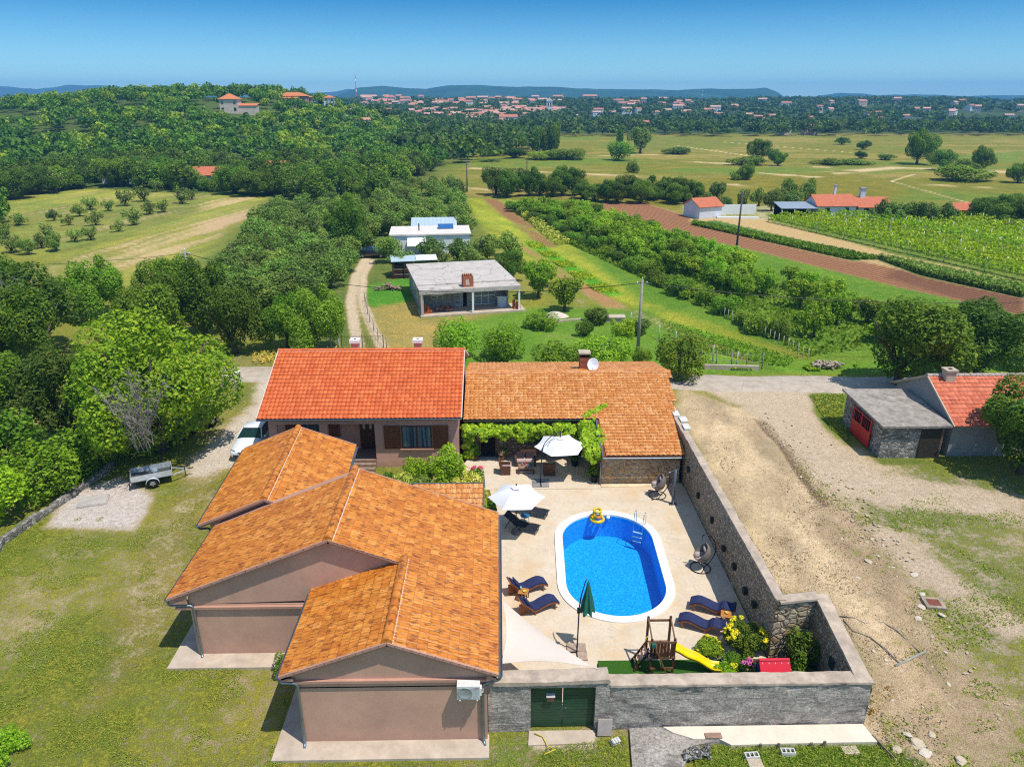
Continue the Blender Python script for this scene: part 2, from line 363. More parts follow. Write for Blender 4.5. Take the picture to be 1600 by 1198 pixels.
    # furrow coordinate: across the strips
    D = Vector((17.6 - 57.2, 167 - 77, 0)).normalized(); fx = X * D.y - Y * D.x
    soil *= 1.25
    V = np.stack([X, Y, Z], -1).reshape(-1, 3); nr, nc = X.shape
    idx = np.arange(nr * nc).reshape(nr, nc)
    F = np.stack([idx[:-1, :-1], idx[:-1, 1:], idx[1:, 1:], idx[1:, :-1]], -1).reshape(-1, 4)
    c = V[F].mean(1)
    F = F[~((c[:, 0] > .3) & (c[:, 0] < 10.5) & (c[:, 1] > 22.6) & (c[:, 1] < 38.6))]
    me = npmesh('ground', V, F, ground_mat(), True)
    for nm, a in (('soil', soil), ('gcol', gc)):
        at_ = me.attributes.new(nm, 'FLOAT_COLOR', 'POINT')
        at_.data.foreach_set('color', np.concatenate([a.reshape(-1, 3), np.ones((nr * nc, 1))], 1).astype(np.float32).ravel())
    for nm, a in (('grass', grass), ('fur', fur), ('fx', fx)):
        at_ = me.attributes.new(nm, 'FLOAT', 'POINT'); at_.data.foreach_set('value', a.astype(np.float32).ravel())
    tag(link('ground', me), 'grass, bare soil, meadows and ploughed strips of the valley floor', 'ground', kind='structure')
def ground_mat():
    t = NT('ground_mix'); p = t.pos()
    g = t.attr('grass'); soil = t.attr('soil', 'Color'); gc = t.attr('gcol', 'Color')
    na = t.noise(p, .9, 6, .7); nb = t.noise(p, 4.5, 5, .75); nf = t.noise(p, 22, 4, .7); nl = t.noise(p, .17, 4, .6)
    cov = t.math('ADD', g, t.math('MULTIPLY', t.math('SUBTRACT', nb, .5), 1.5))
    cov = t.math('ADD', cov, t.math('MULTIPLY', t.math('SUBTRACT', na, .5), 1.0))
    cov = t.ramp(cov, [(.36, 0.0), (.62, 1.0)])
    # soil: grains, pebbles, damp blotches
    s = t.mix(1, soil, t.ramp(nf, [(.3, (.42, .4, .37)), (.5, (1, 1, 1)), (.7, (1.35, 1.35, 1.32))]), 'MULTIPLY')
    s = t.mix(1, s, t.ramp(nb, [(.3, (.62, .58, .52)), (.5, (1, 1, 1)), (.72, (1.22, 1.2, 1.2))]), 'MULTIPLY')
    s = t.mix(t.ramp(na, [(.35, 0.0), (.75, .5)]), s, t.mix(1, soil, (.7, .66, .6), 'MULTIPLY'))
    peb = t.vor(p, 9, 'F1', 'Distance'); s = t.mix(t.ramp(peb, [(.10, .55), (.2, 0.0)]), s, (.62, .55, .44))
    fx = t.attr('fx'); w = t.math('SINE', t.math('MULTIPLY', t.math('ADD', fx, t.math('MULTIPLY', na, .5)), 2 * math.pi / .95))
    fur = t.attr('fur'); s = t.mix(t.math('MULTIPLY', fur, .95), s, t.mix(1, s, t.ramp(w, [(0, (.66, .62, .6)), (1, (1.12, 1.12, 1.12))]), 'MULTIPLY'))
    # grass: tufts from pale straw to deep green
    gr = t.mix(1, gc, t.ramp(nb, [(.28, (.34, .44, .4)), (.5, (1, 1, 1)), (.74, (2.0, 1.6, 1.7))]), 'MULTIPLY')
    gr = t.mix(.9, gr, t.ramp(nf, [(.3, (.3, .36, .3)), (.5, (1, 1, 1)), (.7, (1.75, 1.6, 1.7))]), 'MULTIPLY')
    gr = t.mix(t.ramp(t.math('ADD', t.math('MULTIPLY', na, .6), t.math('MULTIPLY', nl, .5)), [(.46, 0.0), (.68, .95)]), gr, t.mix(1, gr, (1.95, 1.38, 1.5), 'MULTIPLY'))
    col = t.mix(cov, s, gr)
    h = t.math('ADD', t.math('MULTIPLY', nf, .6), t.math('ADD', t.math('MULTIPLY', nb, .8), t.math('MULTIPLY', t.math('MULTIPLY', w, fur), .35)))
    return t.done(t.bsdf(col, .95, t.bump(h, 1.0, .16), 0, .08))

FLATS = [[(-14.3, 19.2), (14.2, 19.2), (14.2, 25), (12.2, 26), (12.2, 49), (-15.2, 54), (-16, 37), (-15.5, 29), (-14, 24)], [(24, 42), (42, 42), (42, 52), (24, 51)], [(-9, 75), (4, 78), (1, 93), (-13, 90)]]
make_ground()

# ------------------------------------------------------------------ road, distant hills, haze
def road():
    t = NT('worn_concrete_road'); p = t.pos(); n = t.noise(p, 1.2, 6, .7); f = t.noise(p, 25, 4, .7)
    c = t.ramp(n, [(.3, (.34, .28, .21)), (.5, (.45, .375, .29)), (.75, (.53, .455, .36))])
    c = t.mix(.5, c, t.ramp(f, [(.3, (.7, .7, .7)), (.7, (1.15, 1.15, 1.15))]), 'MULTIPLY')
    c = t.mix(t.ramp(t.vor(p, .35, 'DISTANCE_TO_EDGE', 'Distance'), [(.0, .6), (.012, 0.0)]), c, (.25, .21, .17))
    m = t.done(t.bsdf(c, .9, t.bump(f, .4, .02)))
    pts = [(-75, 64.5), (-50, 62.5), (-23, 59.3), (0, 57.6), (17, 56.35), (28, 55.9), (40, 55.6), (75, 54.5)]
    rnd = random.Random(4); V = []; F = []
    P = []
    for a, b in zip(pts, pts[1:]):
        k = max(2, int(abs(b[0] - a[0]) / 1.0))
        for i in range(k): P.append((a[0] + (b[0] - a[0]) * i / k, a[1] + (b[1] - a[1]) * i / k))
    P.append(pts[-1])
    for i, (x, y) in enumerate(P):
        w = 1.62 + .12 * math.sin(i * .7) + rnd.uniform(-.06, .06)
        for e, dz in ((-w - .25, -.05), (-w, .09), (0, .12), (w, .09), (w + .25, -.05)): V.append((x, y + e, dz))
    for i in range(len(P) - 1):
        for j in range(4): F.append((i * 5 + j, i * 5 + 5 + j, i * 5 + 6 + j, i * 5 + 1 + j))
    o = link('road', npmesh('road', V, F, m, True)); tag(o, 'pale worn single lane road behind the red roofed house', 'road', kind='structure')
road()
def ridge(name, Yd, prof, depth, col, label, seed):
    xs = np.linspace(prof[0][0], prof[-1][0], 260); hp = np.interp(xs, [p[0] for p in prof], [p[1] for p in prof])
    X0 = np.array([ray(x, 150)[0] / ray(x, 150)[1] * Yd for x in xs])
    H = (HZ - hp) / FPX * Yd + CAMH; H = H + (fbm(X0 / 300, X0 * 0, 4, seed) - .5) * .05 * Yd * .12
    V = []; nk = 26
    for k in range(nk):
        s = k / (nk - 1) * 2 - 1; a = np.clip(1 - abs(s), 0, 1); f = a * a * (3 - 2 * a)
        yy = Yd + s * depth; z = (np.maximum(H, 0) + 12) * f * (1 + (.25 * (fbm(X0 / 260, X0 * 0 + k * .45, 4, seed + 3) - .5) if abs(s) > .05 else 0)) - 12
        V.append(np.stack([X0 * (yy / Yd), np.full_like(X0, yy), z], -1))
    V = np.concatenate(V); n = len(xs); idx = np.arange(len(V)).reshape(nk, n)
    F = np.stack([idx[:-1, :-1], idx[:-1, 1:], idx[1:, 1:], idx[1:, :-1]], -1).reshape(-1, 4)
    t = NT(name + '_scrub'); p = t.pos(); c = t.ramp(t.noise(p, .012, 6, .7), [(.35, tuple(.7 * q for q in col)), (.65, tuple(1.4 * q for q in col))])
    tag(link(name, npmesh(name, V, F, t.done(t.bsdf(c, .95, None, 0, .05)), True)), label, 'hills', kind='structure')
ridge('distant_hills', 3000, [(430, 170), (520, 152), (560, 141), (600, 138.5), (640, 142), (665, 143), (700, 137.5), (750, 135), (800, 137), (850, 139), (880, 139.5), (930, 141), (1000, 141), (1060, 142), (1110, 139), (1150, 140), (1195, 140.5), (1215, 147), (1235, 158), (1260, 170)], 700, (.03, .07, .03), 'long low ridge of hills beyond the town, blue with distance', 5)
ridge('far_ridge', 3500, [(1200, 166), (1260, 153), (1310, 146.5), (1345, 148), (1370, 151), (1400, 149), (1480, 150), (1560, 151.5), (1700, 152), (1800, 158)], 600, (.03, .07, .03), 'lower pale ridge at the right behind the wooded town hill', 8)
ridge('pale_mountains', 4300, [(-300, 140), (0, 137), (60, 139), (110, 135), (180, 140), (260, 143), (330, 148), (520, 147), (545, 143), (580, 146), (640, 152)], 500, (.05, .07, .04), 'very faint mountains at the left horizon', 13)
HAZE = True; HAZE_D = 2.3e-4
if HAZE:
    hm = bpy.data.materials.new('haze_air'); hm.use_nodes = True; nt = hm.node_tree; nt.nodes.clear()
    pv = nt.nodes.new('ShaderNodeVolumePrincipled'); pv.inputs['Color'].default_value = (.17, .55, 1, 1); pv.inputs['Density'].default_value = HAZE_D
    pv.inputs['Anisotropy'].default_value = 0.0
    oo = nt.nodes.new('ShaderNodeOutputMaterial'); nt.links.new(pv.outputs[0], oo.inputs['Volume'])
    hz = MB().box(-4700, 4700, -60, 5200, -14, 114).build('haze', hm); tag(hz, 'thin blue haze over the valley', 'haze', kind='stuff')
# ------------------------------------------------------------------ building materials
def stucco(name, col, bump=.35):
    if name in MATS: return MATS[name]
    t = NT(name); p = t.pos()
    c = t.ramp(t.noise(p, .8, 5, .7), [(.3, tuple(q * .86 for q in col)), (.7, tuple(min(1, q * 1.1) for q in col))])
    st = t.noise(t.mapv(p, (2.2, 2.2, .25)), 1.0, 5, .7); sz = t.n('ShaderNodeSeparateXYZ'); t.put(sz.inputs[0], p); c = t.mix(t.ramp(t.math('ADD', sz.outputs[2], t.math('MULTIPLY', t.noise(p, 2.2, 5, .7), .7)), [(.3, .5), (.75, 0.0)]), c, tuple(q * .62 for q in col))
    c = t.mix(t.ramp(st, [(.56, 0.0), (.78, .35)]), c, tuple(q * .7 for q in col))
    MATS[name] = t.done(t.bsdf(c, .9, t.bump(t.noise(p, 45, 3, .7), bump, .015), 0, .15)); return MATS[name]
def tile_mat(name, stops, streak, gloss=.5, line=(.16, .07, .03)):
    t = NT(name); uv = t.n('ShaderNodeUVMap', uv_map='UVMap').outputs[0]; p = t.pos()
    fl = t.n('ShaderNodeVectorMath', operation='FLOOR'); t.put(fl.inputs[0], uv)
    rnd = t.white(fl.outputs[0]); fr = t.n('ShaderNodeVectorMath', operation='FRACTION'); t.put(fr.inputs[0], uv)
    sx = t.n('ShaderNodeSeparateXYZ'); t.put(sx.inputs[0], fr.outputs[0]); u = sx.outputs[0]; v = sx.outputs[1]
    c = t.ramp(rnd, stops)
    # kiln flames: dark stripes that run down part of each tile
    n = t.noise(t.mapv(uv, (1.1, 3.1, 1)), 1.0, 2, .5); n2 = t.noise(t.mapv(uv, (.8, .8, 1)), 1.0, 3, .6); n3 = t.noise(t.mapv(uv, (1.3, 4.3, 1), (0, 0, 0), (7, 3, 0)), 1.0, 2, .5)
    k = t.math('MULTIPLY', t.ramp(n, [(.49, 0.0), (.62, 1.0)]), t.ramp(n2, [(.4, .35), (.55, 1.0)]))
    c = t.mix(t.ramp(n3, [(.56, 0.0), (.66, .55)]), c, t.mix(1, c, (1.25, 1.45, 2.2), 'MULTIPLY'))  # pale bluish streaks: gloss highlights of the sky painted into the tile colour
    c = t.mix(t.math('MULTIPLY', k, streak[1]), c, streak[0])
    c = t.mix(t.ramp(t.noise(p, .5, 4, .7), [(.4, 0.0), (.7, .35)]), c, t.mix(1, c, (.72, .68, .66), 'MULTIPLY'))
    c = t.mix(.35, c, t.ramp(t.noise(p, 14, 4, .7), [(.3, (.7, .7, .7)), (.7, (1.2, 1.2, 1.2))]), 'MULTIPLY')
    edge = t.math('MAXIMUM', t.ramp(u, [(.93, 0.0), (.98, 1.0)]), t.ramp(v, [(.0, 1.0), (.05, 0.0)]))
    c = t.mix(t.math('MULTIPLY', edge, .55), c, line)
    return t.done(t.bsdf(c, gloss, t.bump(t.noise(p, 30, 3, .7), .25, .01), 0, .35))
T_AMBER = tile_mat('amber_flamed_tile', [(0, (.51, .155, .016)), (.4, (.585, .195, .022)), (.75, (.65, .235, .03)), (1, (.71, .285, .05))], ((.17, .04, .01), .8), .36)
T_ANNEX = tile_mat('weathered_amber_tile', [(0, (.54, .19, .035)), (.4, (.62, .24, .055)), (.75, (.68, .29, .08)), (1, (.72, .35, .12))], ((.26, .08, .022), .7), .6)
T_RED = tile_mat('red_clay_tile', [(0, (.54, .10, .02)), (.5, (.62, .13, .028)), (1, (.68, .17, .042))], ((.42, .07, .025), .35), .55, (.25, .04, .015))
T_OLDRED = tile_mat('old_red_tile', [(0, (.50, .11, .05)), (.5, (.62, .15, .065)), (1, (.68, .21, .10))], ((.28, .08, .05), .5), .7, (.2, .05, .03))
PINK = stucco('dusky_pink_render', (.55, .325, .23)); PINKT = stucco('pink_trim', (.47, .26, .185), .2)
ROSE = stucco('rose_render', (.56, .32, .25))
ZINC = simple('zinc_gutter', (.20, .24, .27), .38, .7, .5, .2, 4); MORTAR = simple('pale_mortar', (.62, .5, .42), .9, 0, .1, .3, 8)
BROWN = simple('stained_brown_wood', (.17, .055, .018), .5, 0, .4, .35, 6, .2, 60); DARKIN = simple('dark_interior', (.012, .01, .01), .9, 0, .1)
WHITEP = simple('white_paint', (.78, .78, .76), .5, 0, .4, .08, 4); CONC = simple('pale_concrete', (.50, .41, .315), .9, 0, .15, .22, 1.4, .3, 40, (.40, .31, .22))
def glass(name, col=(.03, .045, .055)):
    if name in MATS: return MATS[name]
    t = NT(name); MATS[name] = t.done(t.bsdf(col, .06, None, 0, .9)); return MATS[name]
GLASS = glass('window_glass')
def stone(name, cols, scale, mort=(.42, .36, .28), squash=(1, 1, 1.3), bump=1.0):
    if name in MATS: return MATS[name]
    t = NT(name); p = t.pos(); w = t.n('ShaderNodeVectorMath', operation='ADD'); t.put(w.inputs[0], p)
    o = t.n('ShaderNodeVectorMath', operation='SCALE'); t.put(o.inputs[0], t.noise(p, 2.2, 3, .6, 1)); o.inputs['Scale'].default_value = .28; t.put(w.inputs[1], o.outputs[0])
    v = t.mapv(w.outputs[0], squash); cell = t.vor(v, scale, 'F1', 'Color', .95); e = t.vor(v, scale, 'DISTANCE_TO_EDGE', 'Distance', .95)
    sp = t.n('ShaderNodeSeparateColor'); t.put(sp.inputs[0], cell)
    c = t.ramp(sp.outputs[0], cols); c = t.mix(.6, c, t.ramp(t.noise(p, 11, 5, .75), [(.25, (.55, .55, .55)), (.75, (1.35, 1.35, 1.35))]), 'MULTIPLY')
    m = t.ramp(e, [(.015, 1.0), (.06, 0.0)]); c = t.mix(m, c, mort)
    h = t.math('ADD', t.ramp(e, [(.0, 0.0), (.16, 1.0)]), t.math('MULTIPLY', t.noise(p, 16, 4, .7), .5))
    MATS[name] = t.done(t.bsdf(c, .92, t.bump(h, bump, .06), 0, .12)); return MATS[name]
ST_WALL = stone('rubble_limestone', [(0, (.28, .20, .115)), (.35, (.46, .36, .225)), (.6, (.56, .455, .31)), (.85, (.37, .30, .22)), (1, (.64, .55, .41))], 4.8, (.33, .265, .18))
ST_BIG = stone('large_limestone_rubble', [(0, (.33, .22, .11)), (.4, (.46, .36, .23)), (.7, (.55, .44, .29)), (1, (.38, .33, .26))], 2.6, (.14, .105, .07))
ST_CRAZY = stone('crazy_paved_stone', [(0, (.30, .17, .07)), (.35, (.44, .29, .14)), (.6, (.36, .27, .17)), (.85, (.5, .38, .22)), (1, (.25, .2, .15))], 2.6, (.52, .43, .32))
ST_COURSED = stone('coursed_brown_stone', [(0, (.22, .14, .085)), (.5, (.36, .25, .16)), (1, (.46, .35, .24))], 2.9, (.17, .12, .08), (1, 1, 2.3))
ST_GREY = stone('grey_field_stone', [(0, (.15, .14, .125)), (.5, (.30, .28, .25)), (1, (.44, .42, .38))], 3.4, (.2, .185, .165), (1, 1, 1.7))

# ------------------------------------------------------------------ roofs of real tiles
def tiles(name, O, U, V, nu, nv, mat, parent, keep=None, amp=.032, step=.028, waves=1, sub=6, stagger=0):
    """O: corner at the ridge; U: one course down the slope; V: one tile across"""
    O = np.array(O, float); U = np.array(U, float); V = np.array(V, float)
    N = np.cross(U, V); N /= np.linalg.norm(N)
    if N[2] < 0: N = -N
    vs = []; fs = []; uvs = []
    t = np.linspace(0, 1, sub + 1)
    prof = amp * (np.abs(np.sin(math.pi * (t * waves + .12))) ** 1.3 if waves > 1 else (.5 - .5 * np.cos(2 * math.pi * np.clip(t * 1.0, 0, 1))) ** .8)
    rs = random.Random(7)
    for i in range(nu):
        off = .5 * stagger * (i % 2)
        for j in range(nv):
            if keep and not keep(i + .5, j + .5): continue
            b = len(vs); jit = rs.uniform(-.006, .006)
            for (uu, hh) in ((0, .0), (1.04, step), (1.04, -.01)):
                for k in range(sub + 1):
                    P = O + U * (i + uu) + V * (j + off + t[k]) + N * (prof[k] + hh + jit)
                    vs.append(P); uvs.append((i + min(uu, .999), j + min(t[k], .999)))
            for r in range(2):
                for k in range(sub):
                    a = b + r * (sub + 1) + k; fs.append((a, a + sub + 1, a + sub + 2, a + 1))
    fs = np.array(fs); n0 = np.cross(vs[fs[0][1]] - vs[fs[0][0]], vs[fs[0][3]] - vs[fs[0][0]])
    if n0.dot(N) < 0: fs = fs[:, ::-1]
    me = npmesh(name, vs, fs, mat, True)
    uvl = me.uv_layers.new(name='UVMap'); uvs = np.array(uvs, np.float32); uvl.data.foreach_set('uv', uvs[fs.ravel()].ravel())
    me.set_sharp_from_angle(angle=R(50))
    return link(name, me, parent)
def ridge_tiles(p, q, r, mat, parent, L=.42, name='ridge_tiles'):
    p = Vector(p); q = Vector(q); n = max(1, int((q - p).length / L)); d = (q - p) / n; s = d.cross(Vector((0, 0, 1))).normalized()
    vs = []; fs = []; uvs = []
    for i in range(n):
        b = len(vs); rr = (r * 1.02, r * .92) if i % 2 == 0 else (r * 1.02, r * .92)
        for e, (tt, rad) in enumerate(((0, rr[0]), (1.06, rr[1]))):
            for k in range(9):
                a = math.pi * (k / 8) * 1.16 - math.pi * .08
                vs.append(p + d * (i + tt) + s * math.cos(a) * rad + Vector((0, 0, 1)) * (math.sin(a) * rad * .9 + .012 * (1 - tt))); uvs.append((i + min(.9, tt), .1 + .1 * k))
        fs += [(b + k, b + k + 1, b + 10 + k, b + 9 + k) for k in range(8)]
        fs += [(b + k, b + k + 1, b + 8 - k - 1, b + 8 - k) for k in range(4)]
    me = npmesh(name, [tuple(v) for v in vs], fs, mat, True); uvl = me.uv_layers.new(name='UVMap'); uvl.data.foreach_set('uv', np.array([uvs[i] for f in fs for i in f], np.float32).ravel())
    me.set_sharp_from_angle(angle=R(50))
    return link(name, me, parent)
def gutter(p, q, parent, r=.075, name='gutter'):
    p = Vector(p); q = Vector(q); d = (q - p).normalized(); s = d.cross(Vector((0, 0, 1))).normalized(); mb = MB(); n = 7; vs = []
    for e in (p, q):
        for rad in (r, r * .86):
            for k in range(n):
                a = math.pi + math.pi * k / (n - 1); vs.append(e + s * math.cos(a) * rad + Vector((0, 0, 1)) * math.sin(a) * rad)
    f = []
    for k in range(n - 1):
        f += [(k, k + 1, 2 * n + k + 1, 2 * n + k), (n + k, 3 * n + k, 3 * n + k + 1, n + k + 1), (k, n + k, n + k + 1, k + 1), (2 * n + k, 2 * n + k + 1, 3 * n + k + 1, 3 * n + k)]
    for k in (0, n - 1): f.append((k, 2 * n + k, 3 * n + k, n + k))
    return mb.add(vs, f, 0).build(name, ZINC, parent)
def downpipe(pts, parent, r=.055):
    P = [Vector(p) for p in pts]; out = [P[0]]
    for a, b, c in zip(P, P[1:], P[2:]):
        l = min(.12, (a - b).length / 2, (c - b).length / 2); out += [b + (a - b).normalized() * l, b + (a - b).normalized() * l * .3 + (c - b).normalized() * l * .3, b + (c - b).normalized() * l]
    out.append(P[-1])
    return MB().tube(out, r, 10).build('downpipe', ZINC, parent)
def gable_roof_deck(parent, xl, xr, xm, ze_l, ze_r, zm, y0, y1, mat, th=.11):
    mb = MB()
    mb.slab([(xm, y0, zm), (xm, y1, zm), (xl, y1, ze_l), (xl, y0, ze_l)], th); mb.slab([(xm, y1, zm), (xm, y0, zm), (xr, y0, ze_r), (xr, y1, ze_r)], th)
    return mb.build('roof_deck', mat, parent)

# ------------------------------------------------------------------ the terracotta bungalow at the front
def bungalow():
    H = thing('terracotta_bungalow', 'low pink rendered house of three amber tiled gables beside the pool yard', 'house', (-6.8, 26, 0))
    inv = lambda o: o
    def par(o): o.location = Vector(o.location) - Vector((-6.8, 26, 0)); return o
    xr, zr = -.13, 3.20; S = .375
    zm = zr + S * 6.69; xm = -6.82; xlm, zlm = -13.55, 2.98; xf = -3.91; zf = zr + S * 3.78; xlf, zlf = -7.72, 3.22
    yf, ym, yb = 20.27, 24.91, 30.9
    # right hand plane shared by the front and the main gable
    L = math.hypot(6.69, 2.51); nu = 19; U = np.array([6.69, 0, -(zm - zr)]) / nu; nv = 35; V = np.array([0, yb - yf, 0]) / nv
    kx = (xf - xm) / (6.69 / nu); ky = (ym - yf) / ((yb - yf) / nv)
    roof = tiles('roof', (xm, yf, zm + .06), U, V, nu, nv, T_AMBER, H, lambda i, j: i > kx - .2 or j > ky - .1, .034, .03, 2, 8); par(roof)
    Ul = np.array([xlm - xm, 0, zlm - zm]) / 19; r2 = tiles('roof', (xm, ym, zm + .06), Ul, np.array([0, (30.3 - ym) / 18, 0]), 19, 18, T_AMBER, H, None, .034, .03, 2, 8); par(r2)
    Ul = np.array([xlf - xf, 0, zlf - zf]) / 11; r3 = tiles('roof', (xf, yf, zf + .06), Ul, np.array([0, (25.3 - yf) / 17, 0]), 11, 17, T_AMBER, H, lambda i, j: True, .034, .03, 2, 8); par(r3)
    for a, b, rf in (((xm, ym - .03, zm + .07), (xm, yb, zm + .07), roof), ((xf, yf - .03, zf + .07), (xf, ym + .25, zf + .07), r3)):
        o = ridge_tiles(a, b, .19, T_AMBER, rf); o.location = (0, 0, 0)
        m = MB().beam((a[0] + .19, a[1], a[2] - .055), (b[0] + .19, b[1], b[2] - .055), .05, .05).build('mortar_line', MORTAR, rf)
    # decks, rakes, gables
    gable_roof_deck(H, xlm + .03, xr - .04, xm, zlm - .02, zr - .02, zm - .01, ym, yb, PINKT); mb = MB()
    d = H.children
    mb = MB(); mb.slab([(xf, yf, zf - .01), (xf, ym - .004, zf - .01), (xlf + .03, ym - .004, zlf - .02), (xlf + .03, yf, zlf - .02)], .11); mb.slab([(xf, ym - .004, zf - .01), (xf, yf, zf - .01), (xr - .04, yf, zr - .02), (xr - .04, ym - .004, zr - .02)], .11); mb.build('roof_deck', PINKT, H)
    for (x0, z0, x1, z1, y) in ((xm, zm, xlm, zlm, ym), (xm, zm, xf - .2, zr + S * 3.9, ym), (xf, zf, xlf, zlf, yf), (xf, zf, xr, zr, yf)):
        n = 14; mb = MB()
        for k in range(n):
            a = Vector((x0 + (x1 - x0) * k / n, y - .035, z0 + (z1 - z0) * k / n + .055)); b = Vector((x0 + (x1 - x0) * (k + 1.03) / n, y - .035, z0 + (z1 - z0) * (k + 1.03) / n + .04))
            mb.beam(a, b, .075, .1)
        mb.build('rake_tiles', PINKT, H)
    for (x0, z0, x1, z1, y) in ((xm, zm, xlm, zlm, 30.3), (xm, zm, xr, zr, yb)): MB().beam((x0, y + .03, z0 + .05), (x1, y + .03, z1 + .05), .07, .1).build('rake_tiles', PINKT, H)
    mb = MB()
    wl, wr = -7.27, -.53; yw = 20.47
    zw = lambda x: min(zf - abs(x - xf) * S, 99) - .13
    mb.prism([(0, 0)] * 0 or [(wl, yw), (wr, yw), (wr, 30.5), (-12.8, 30.5), (-12.8, 25.12), (wl, 25.12)], -.1, 2.60)
    mb.prism([(wl, yw), (wr, yw), (wr, 30.5), (wl, 30.5)], 2.55, 2.93)
    mb.add([(wl, yw, 2.93), (wr, yw, 2.93), (wr, yw, zw(wr)), (xf, yw, zf - .13), (wl, yw, zw(wl) + .1), (wl, ym + .6, 2.93), (wr, ym + .6, 2.93), (wr, ym + .6, zw(wr)), (xf, ym + .6, zf - .13), (wl, ym + .6, zw(wl) + .1)], [(0, 1, 2, 3, 4), (5, 9, 8, 7, 6)])
    y2 = 25.12; zl = lambda x: zm - (xm - x) * (zm - zlm) / (xm - xlm) - .13
    mb.add([(-12.8, y2, 2.6), (wr, y2, 2.93), (wr, y2, zr), (xm, y2, zm - .13), (-12.8, y2, zl(-12.8)), (-12.8, 29.9, 2.6), (wr, 29.9, 2.93), (wr, 29.9, zr), (xm, 29.9, zm - .13), (-12.8, 29.9, zl(-12.8))], [(0, 1, 2, 3, 4), (5, 9, 8, 7, 6)])
    mb.build('wall', PINK, H)
    MB().box(wl - .42, wr + .36, yw - .12, yw - .0, 2.84, 2.95).build('gable_band', PINKT, H)
    MB().box(-13.35, wl - .05, y2 - .12, y2 - .0, 2.42, 2.53).build('gable_band', PINKT, H)
    for a in ((xlf + .02, wl, yw - .2, yw - .125, 3.04, 3.2), (wr, xr - .06, yw - .2, yw - .125, 2.98, 3.16), (xlm + .05, -12.8, y2 - .2, y2 - .125, 2.76, 2.95)): MB().box(*a).build('eave_end', PINKT, H)
    for x0, x1, ya, za, zb in ((xlm + .05, -12.8, y2 - .2, 2.95, 3.14), (xlf + .02, wl, yw - .2, 3.19, 3.27)): MB().slab([(x0, ya, za - .02), (x1, ya, za - .02), (x1, ya, zb), (x0, ya, za + .01)], .06).build('eave_end', PINKT, H)
    gutter((xlm - .06, ym - .03, zlm + .02), (xlm - .06, 30.3, zlm + .02), H); gutter((xlf - .06, yf - .03, zlf + .02), (xlf - .06, 24.9, zlf + .02), H); gutter((xr + .08, yb, zr + .0), (xr + .08, yf - .03, zr + .0), H, .085)
    for pts in (((xlf - .06, yf + .05, zlf - .06), (xlf - .04, yf + .03, 2.98), (wl + .1, yw - .09, 2.86), (wl + .1, yw - .09, .12), (wl + .12, yw - .3, .05)),
                ((xlm - .06, ym + .08, zlm - .06), (xlm - .04, ym + .08, 2.66), (-12.62, y2 - .09, 2.60), (-12.62, y2 - .09, .1), (-12.58, y2 - .25, .05)),
                ((xr + .08, yf + .05, zr - .08), (xr + .06, yf + .05, 2.98), (wr - .14, yw - .09, 2.7), (wr - .14, yw - .09, .12), (wr - .08, yw - .3, .05))): downpipe(pts, H)
    # low left wing, turned a little
    a = R(2.95); ex = Vector((math.cos(a), math.sin(a), 0)); ey = Vector((-math.sin(a), math.cos(a), 0)); O = Vector((-11.22, 30.72, 0)); Ln = 8.2; zR = 4.2; zE = 2.92; wx = 3.2
    P = lambda x, y, z: tuple(O + ex * x + ey * y + Vector((0, 0, z)))
    for sx in (-1, 1):
        Uv = (np.array(P(sx * wx, 0, zE)) - np.array(P(0, 0, zR))) / 9; ro = tiles('roof', P(0, 0, zR + .06), Uv, np.array(ey * Ln) / 27, 9, 27, T_AMBER, H, None, .034, .03, 2, 8)
        if sx < 0: rw = ro
    ridge_tiles(P(0, -.03, zR + .07), P(0, Ln, zR + .07), .18, T_AMBER, rw); MB().beam(P(.18, 0, zR + .01), P(.18, Ln, zR + .01), .05, .05).build('mortar_line', MORTAR, rw)
    mb = MB(); mb.slab([P(0, .02, zR - .01), P(0, Ln, zR - .01), P(-wx, Ln, zE - .02), P(-wx, .02, zE - .02)], .11); mb.slab([P(0, Ln, zR - .01), P(0, .02, zR - .01), P(wx, .02, zE - .02), P(wx, Ln, zE - .02)], .11); mb.build('roof_deck', PINKT, H)
    mb = MB(); w2 = wx - .4; pts = [(-w2, .35), (w2, .35), (w2, Ln - .3), (-w2, Ln - .3)]
    mb.add([P(*q, -.1) for q in pts] + [P(*q, zE + .02) for q in pts], [(0, 1, 5, 4), (1, 2, 6, 5), (2, 3, 7, 6), (3, 0, 4, 7)])
    for y in (.35, Ln - .3): mb.add([P(-w2, y, zE), P(w2, y, zE), P(w2, y, zE + .05), P(0, y, zR - .13), P(-w2, y, zE + .05)], [(0, 1, 2, 3, 4)])
    mb.build('wall', PINK, H)
    for sx in (-1, 1):
        for y in (-.03, Ln + .03): MB().beam(P(0, y, zR + .05), P(sx * wx, y, zE + .05), .07, .11).build('rake_tiles', PINKT, H)
    gutter(P(-wx - .07, -.05, zE + .02), P(-wx - .07, Ln, zE + .02), H); gutter(P(wx + .07, Ln, zE + .02), P(wx + .07, -.05, zE + .02), H)
    downpipe((P(-wx - .07, .1, zE - .05), P(-wx - .05, .1, 2.7), P(-w2 - .1, .5, 2.5), P(-w2 - .1, .5, .1)), H)
    # little lean-to roof over the side door
    po = tiles('porch_roof', (-4.6, 34.3, 3.0), np.array([0, -2.9, -.62]) / 8, np.array([3.7, 0, 0]) / 13, 8, 13, T_ANNEX, H, None, .034, .028, 1, 6)
    mb = MB(); mb.slab([(-4.6, 34.3, 2.97), (-4.6, 31.4, 2.35), (-.9, 31.4, 2.35), (-.9, 34.3, 2.97)], .1); mb.build('soffit', BROWN, po)
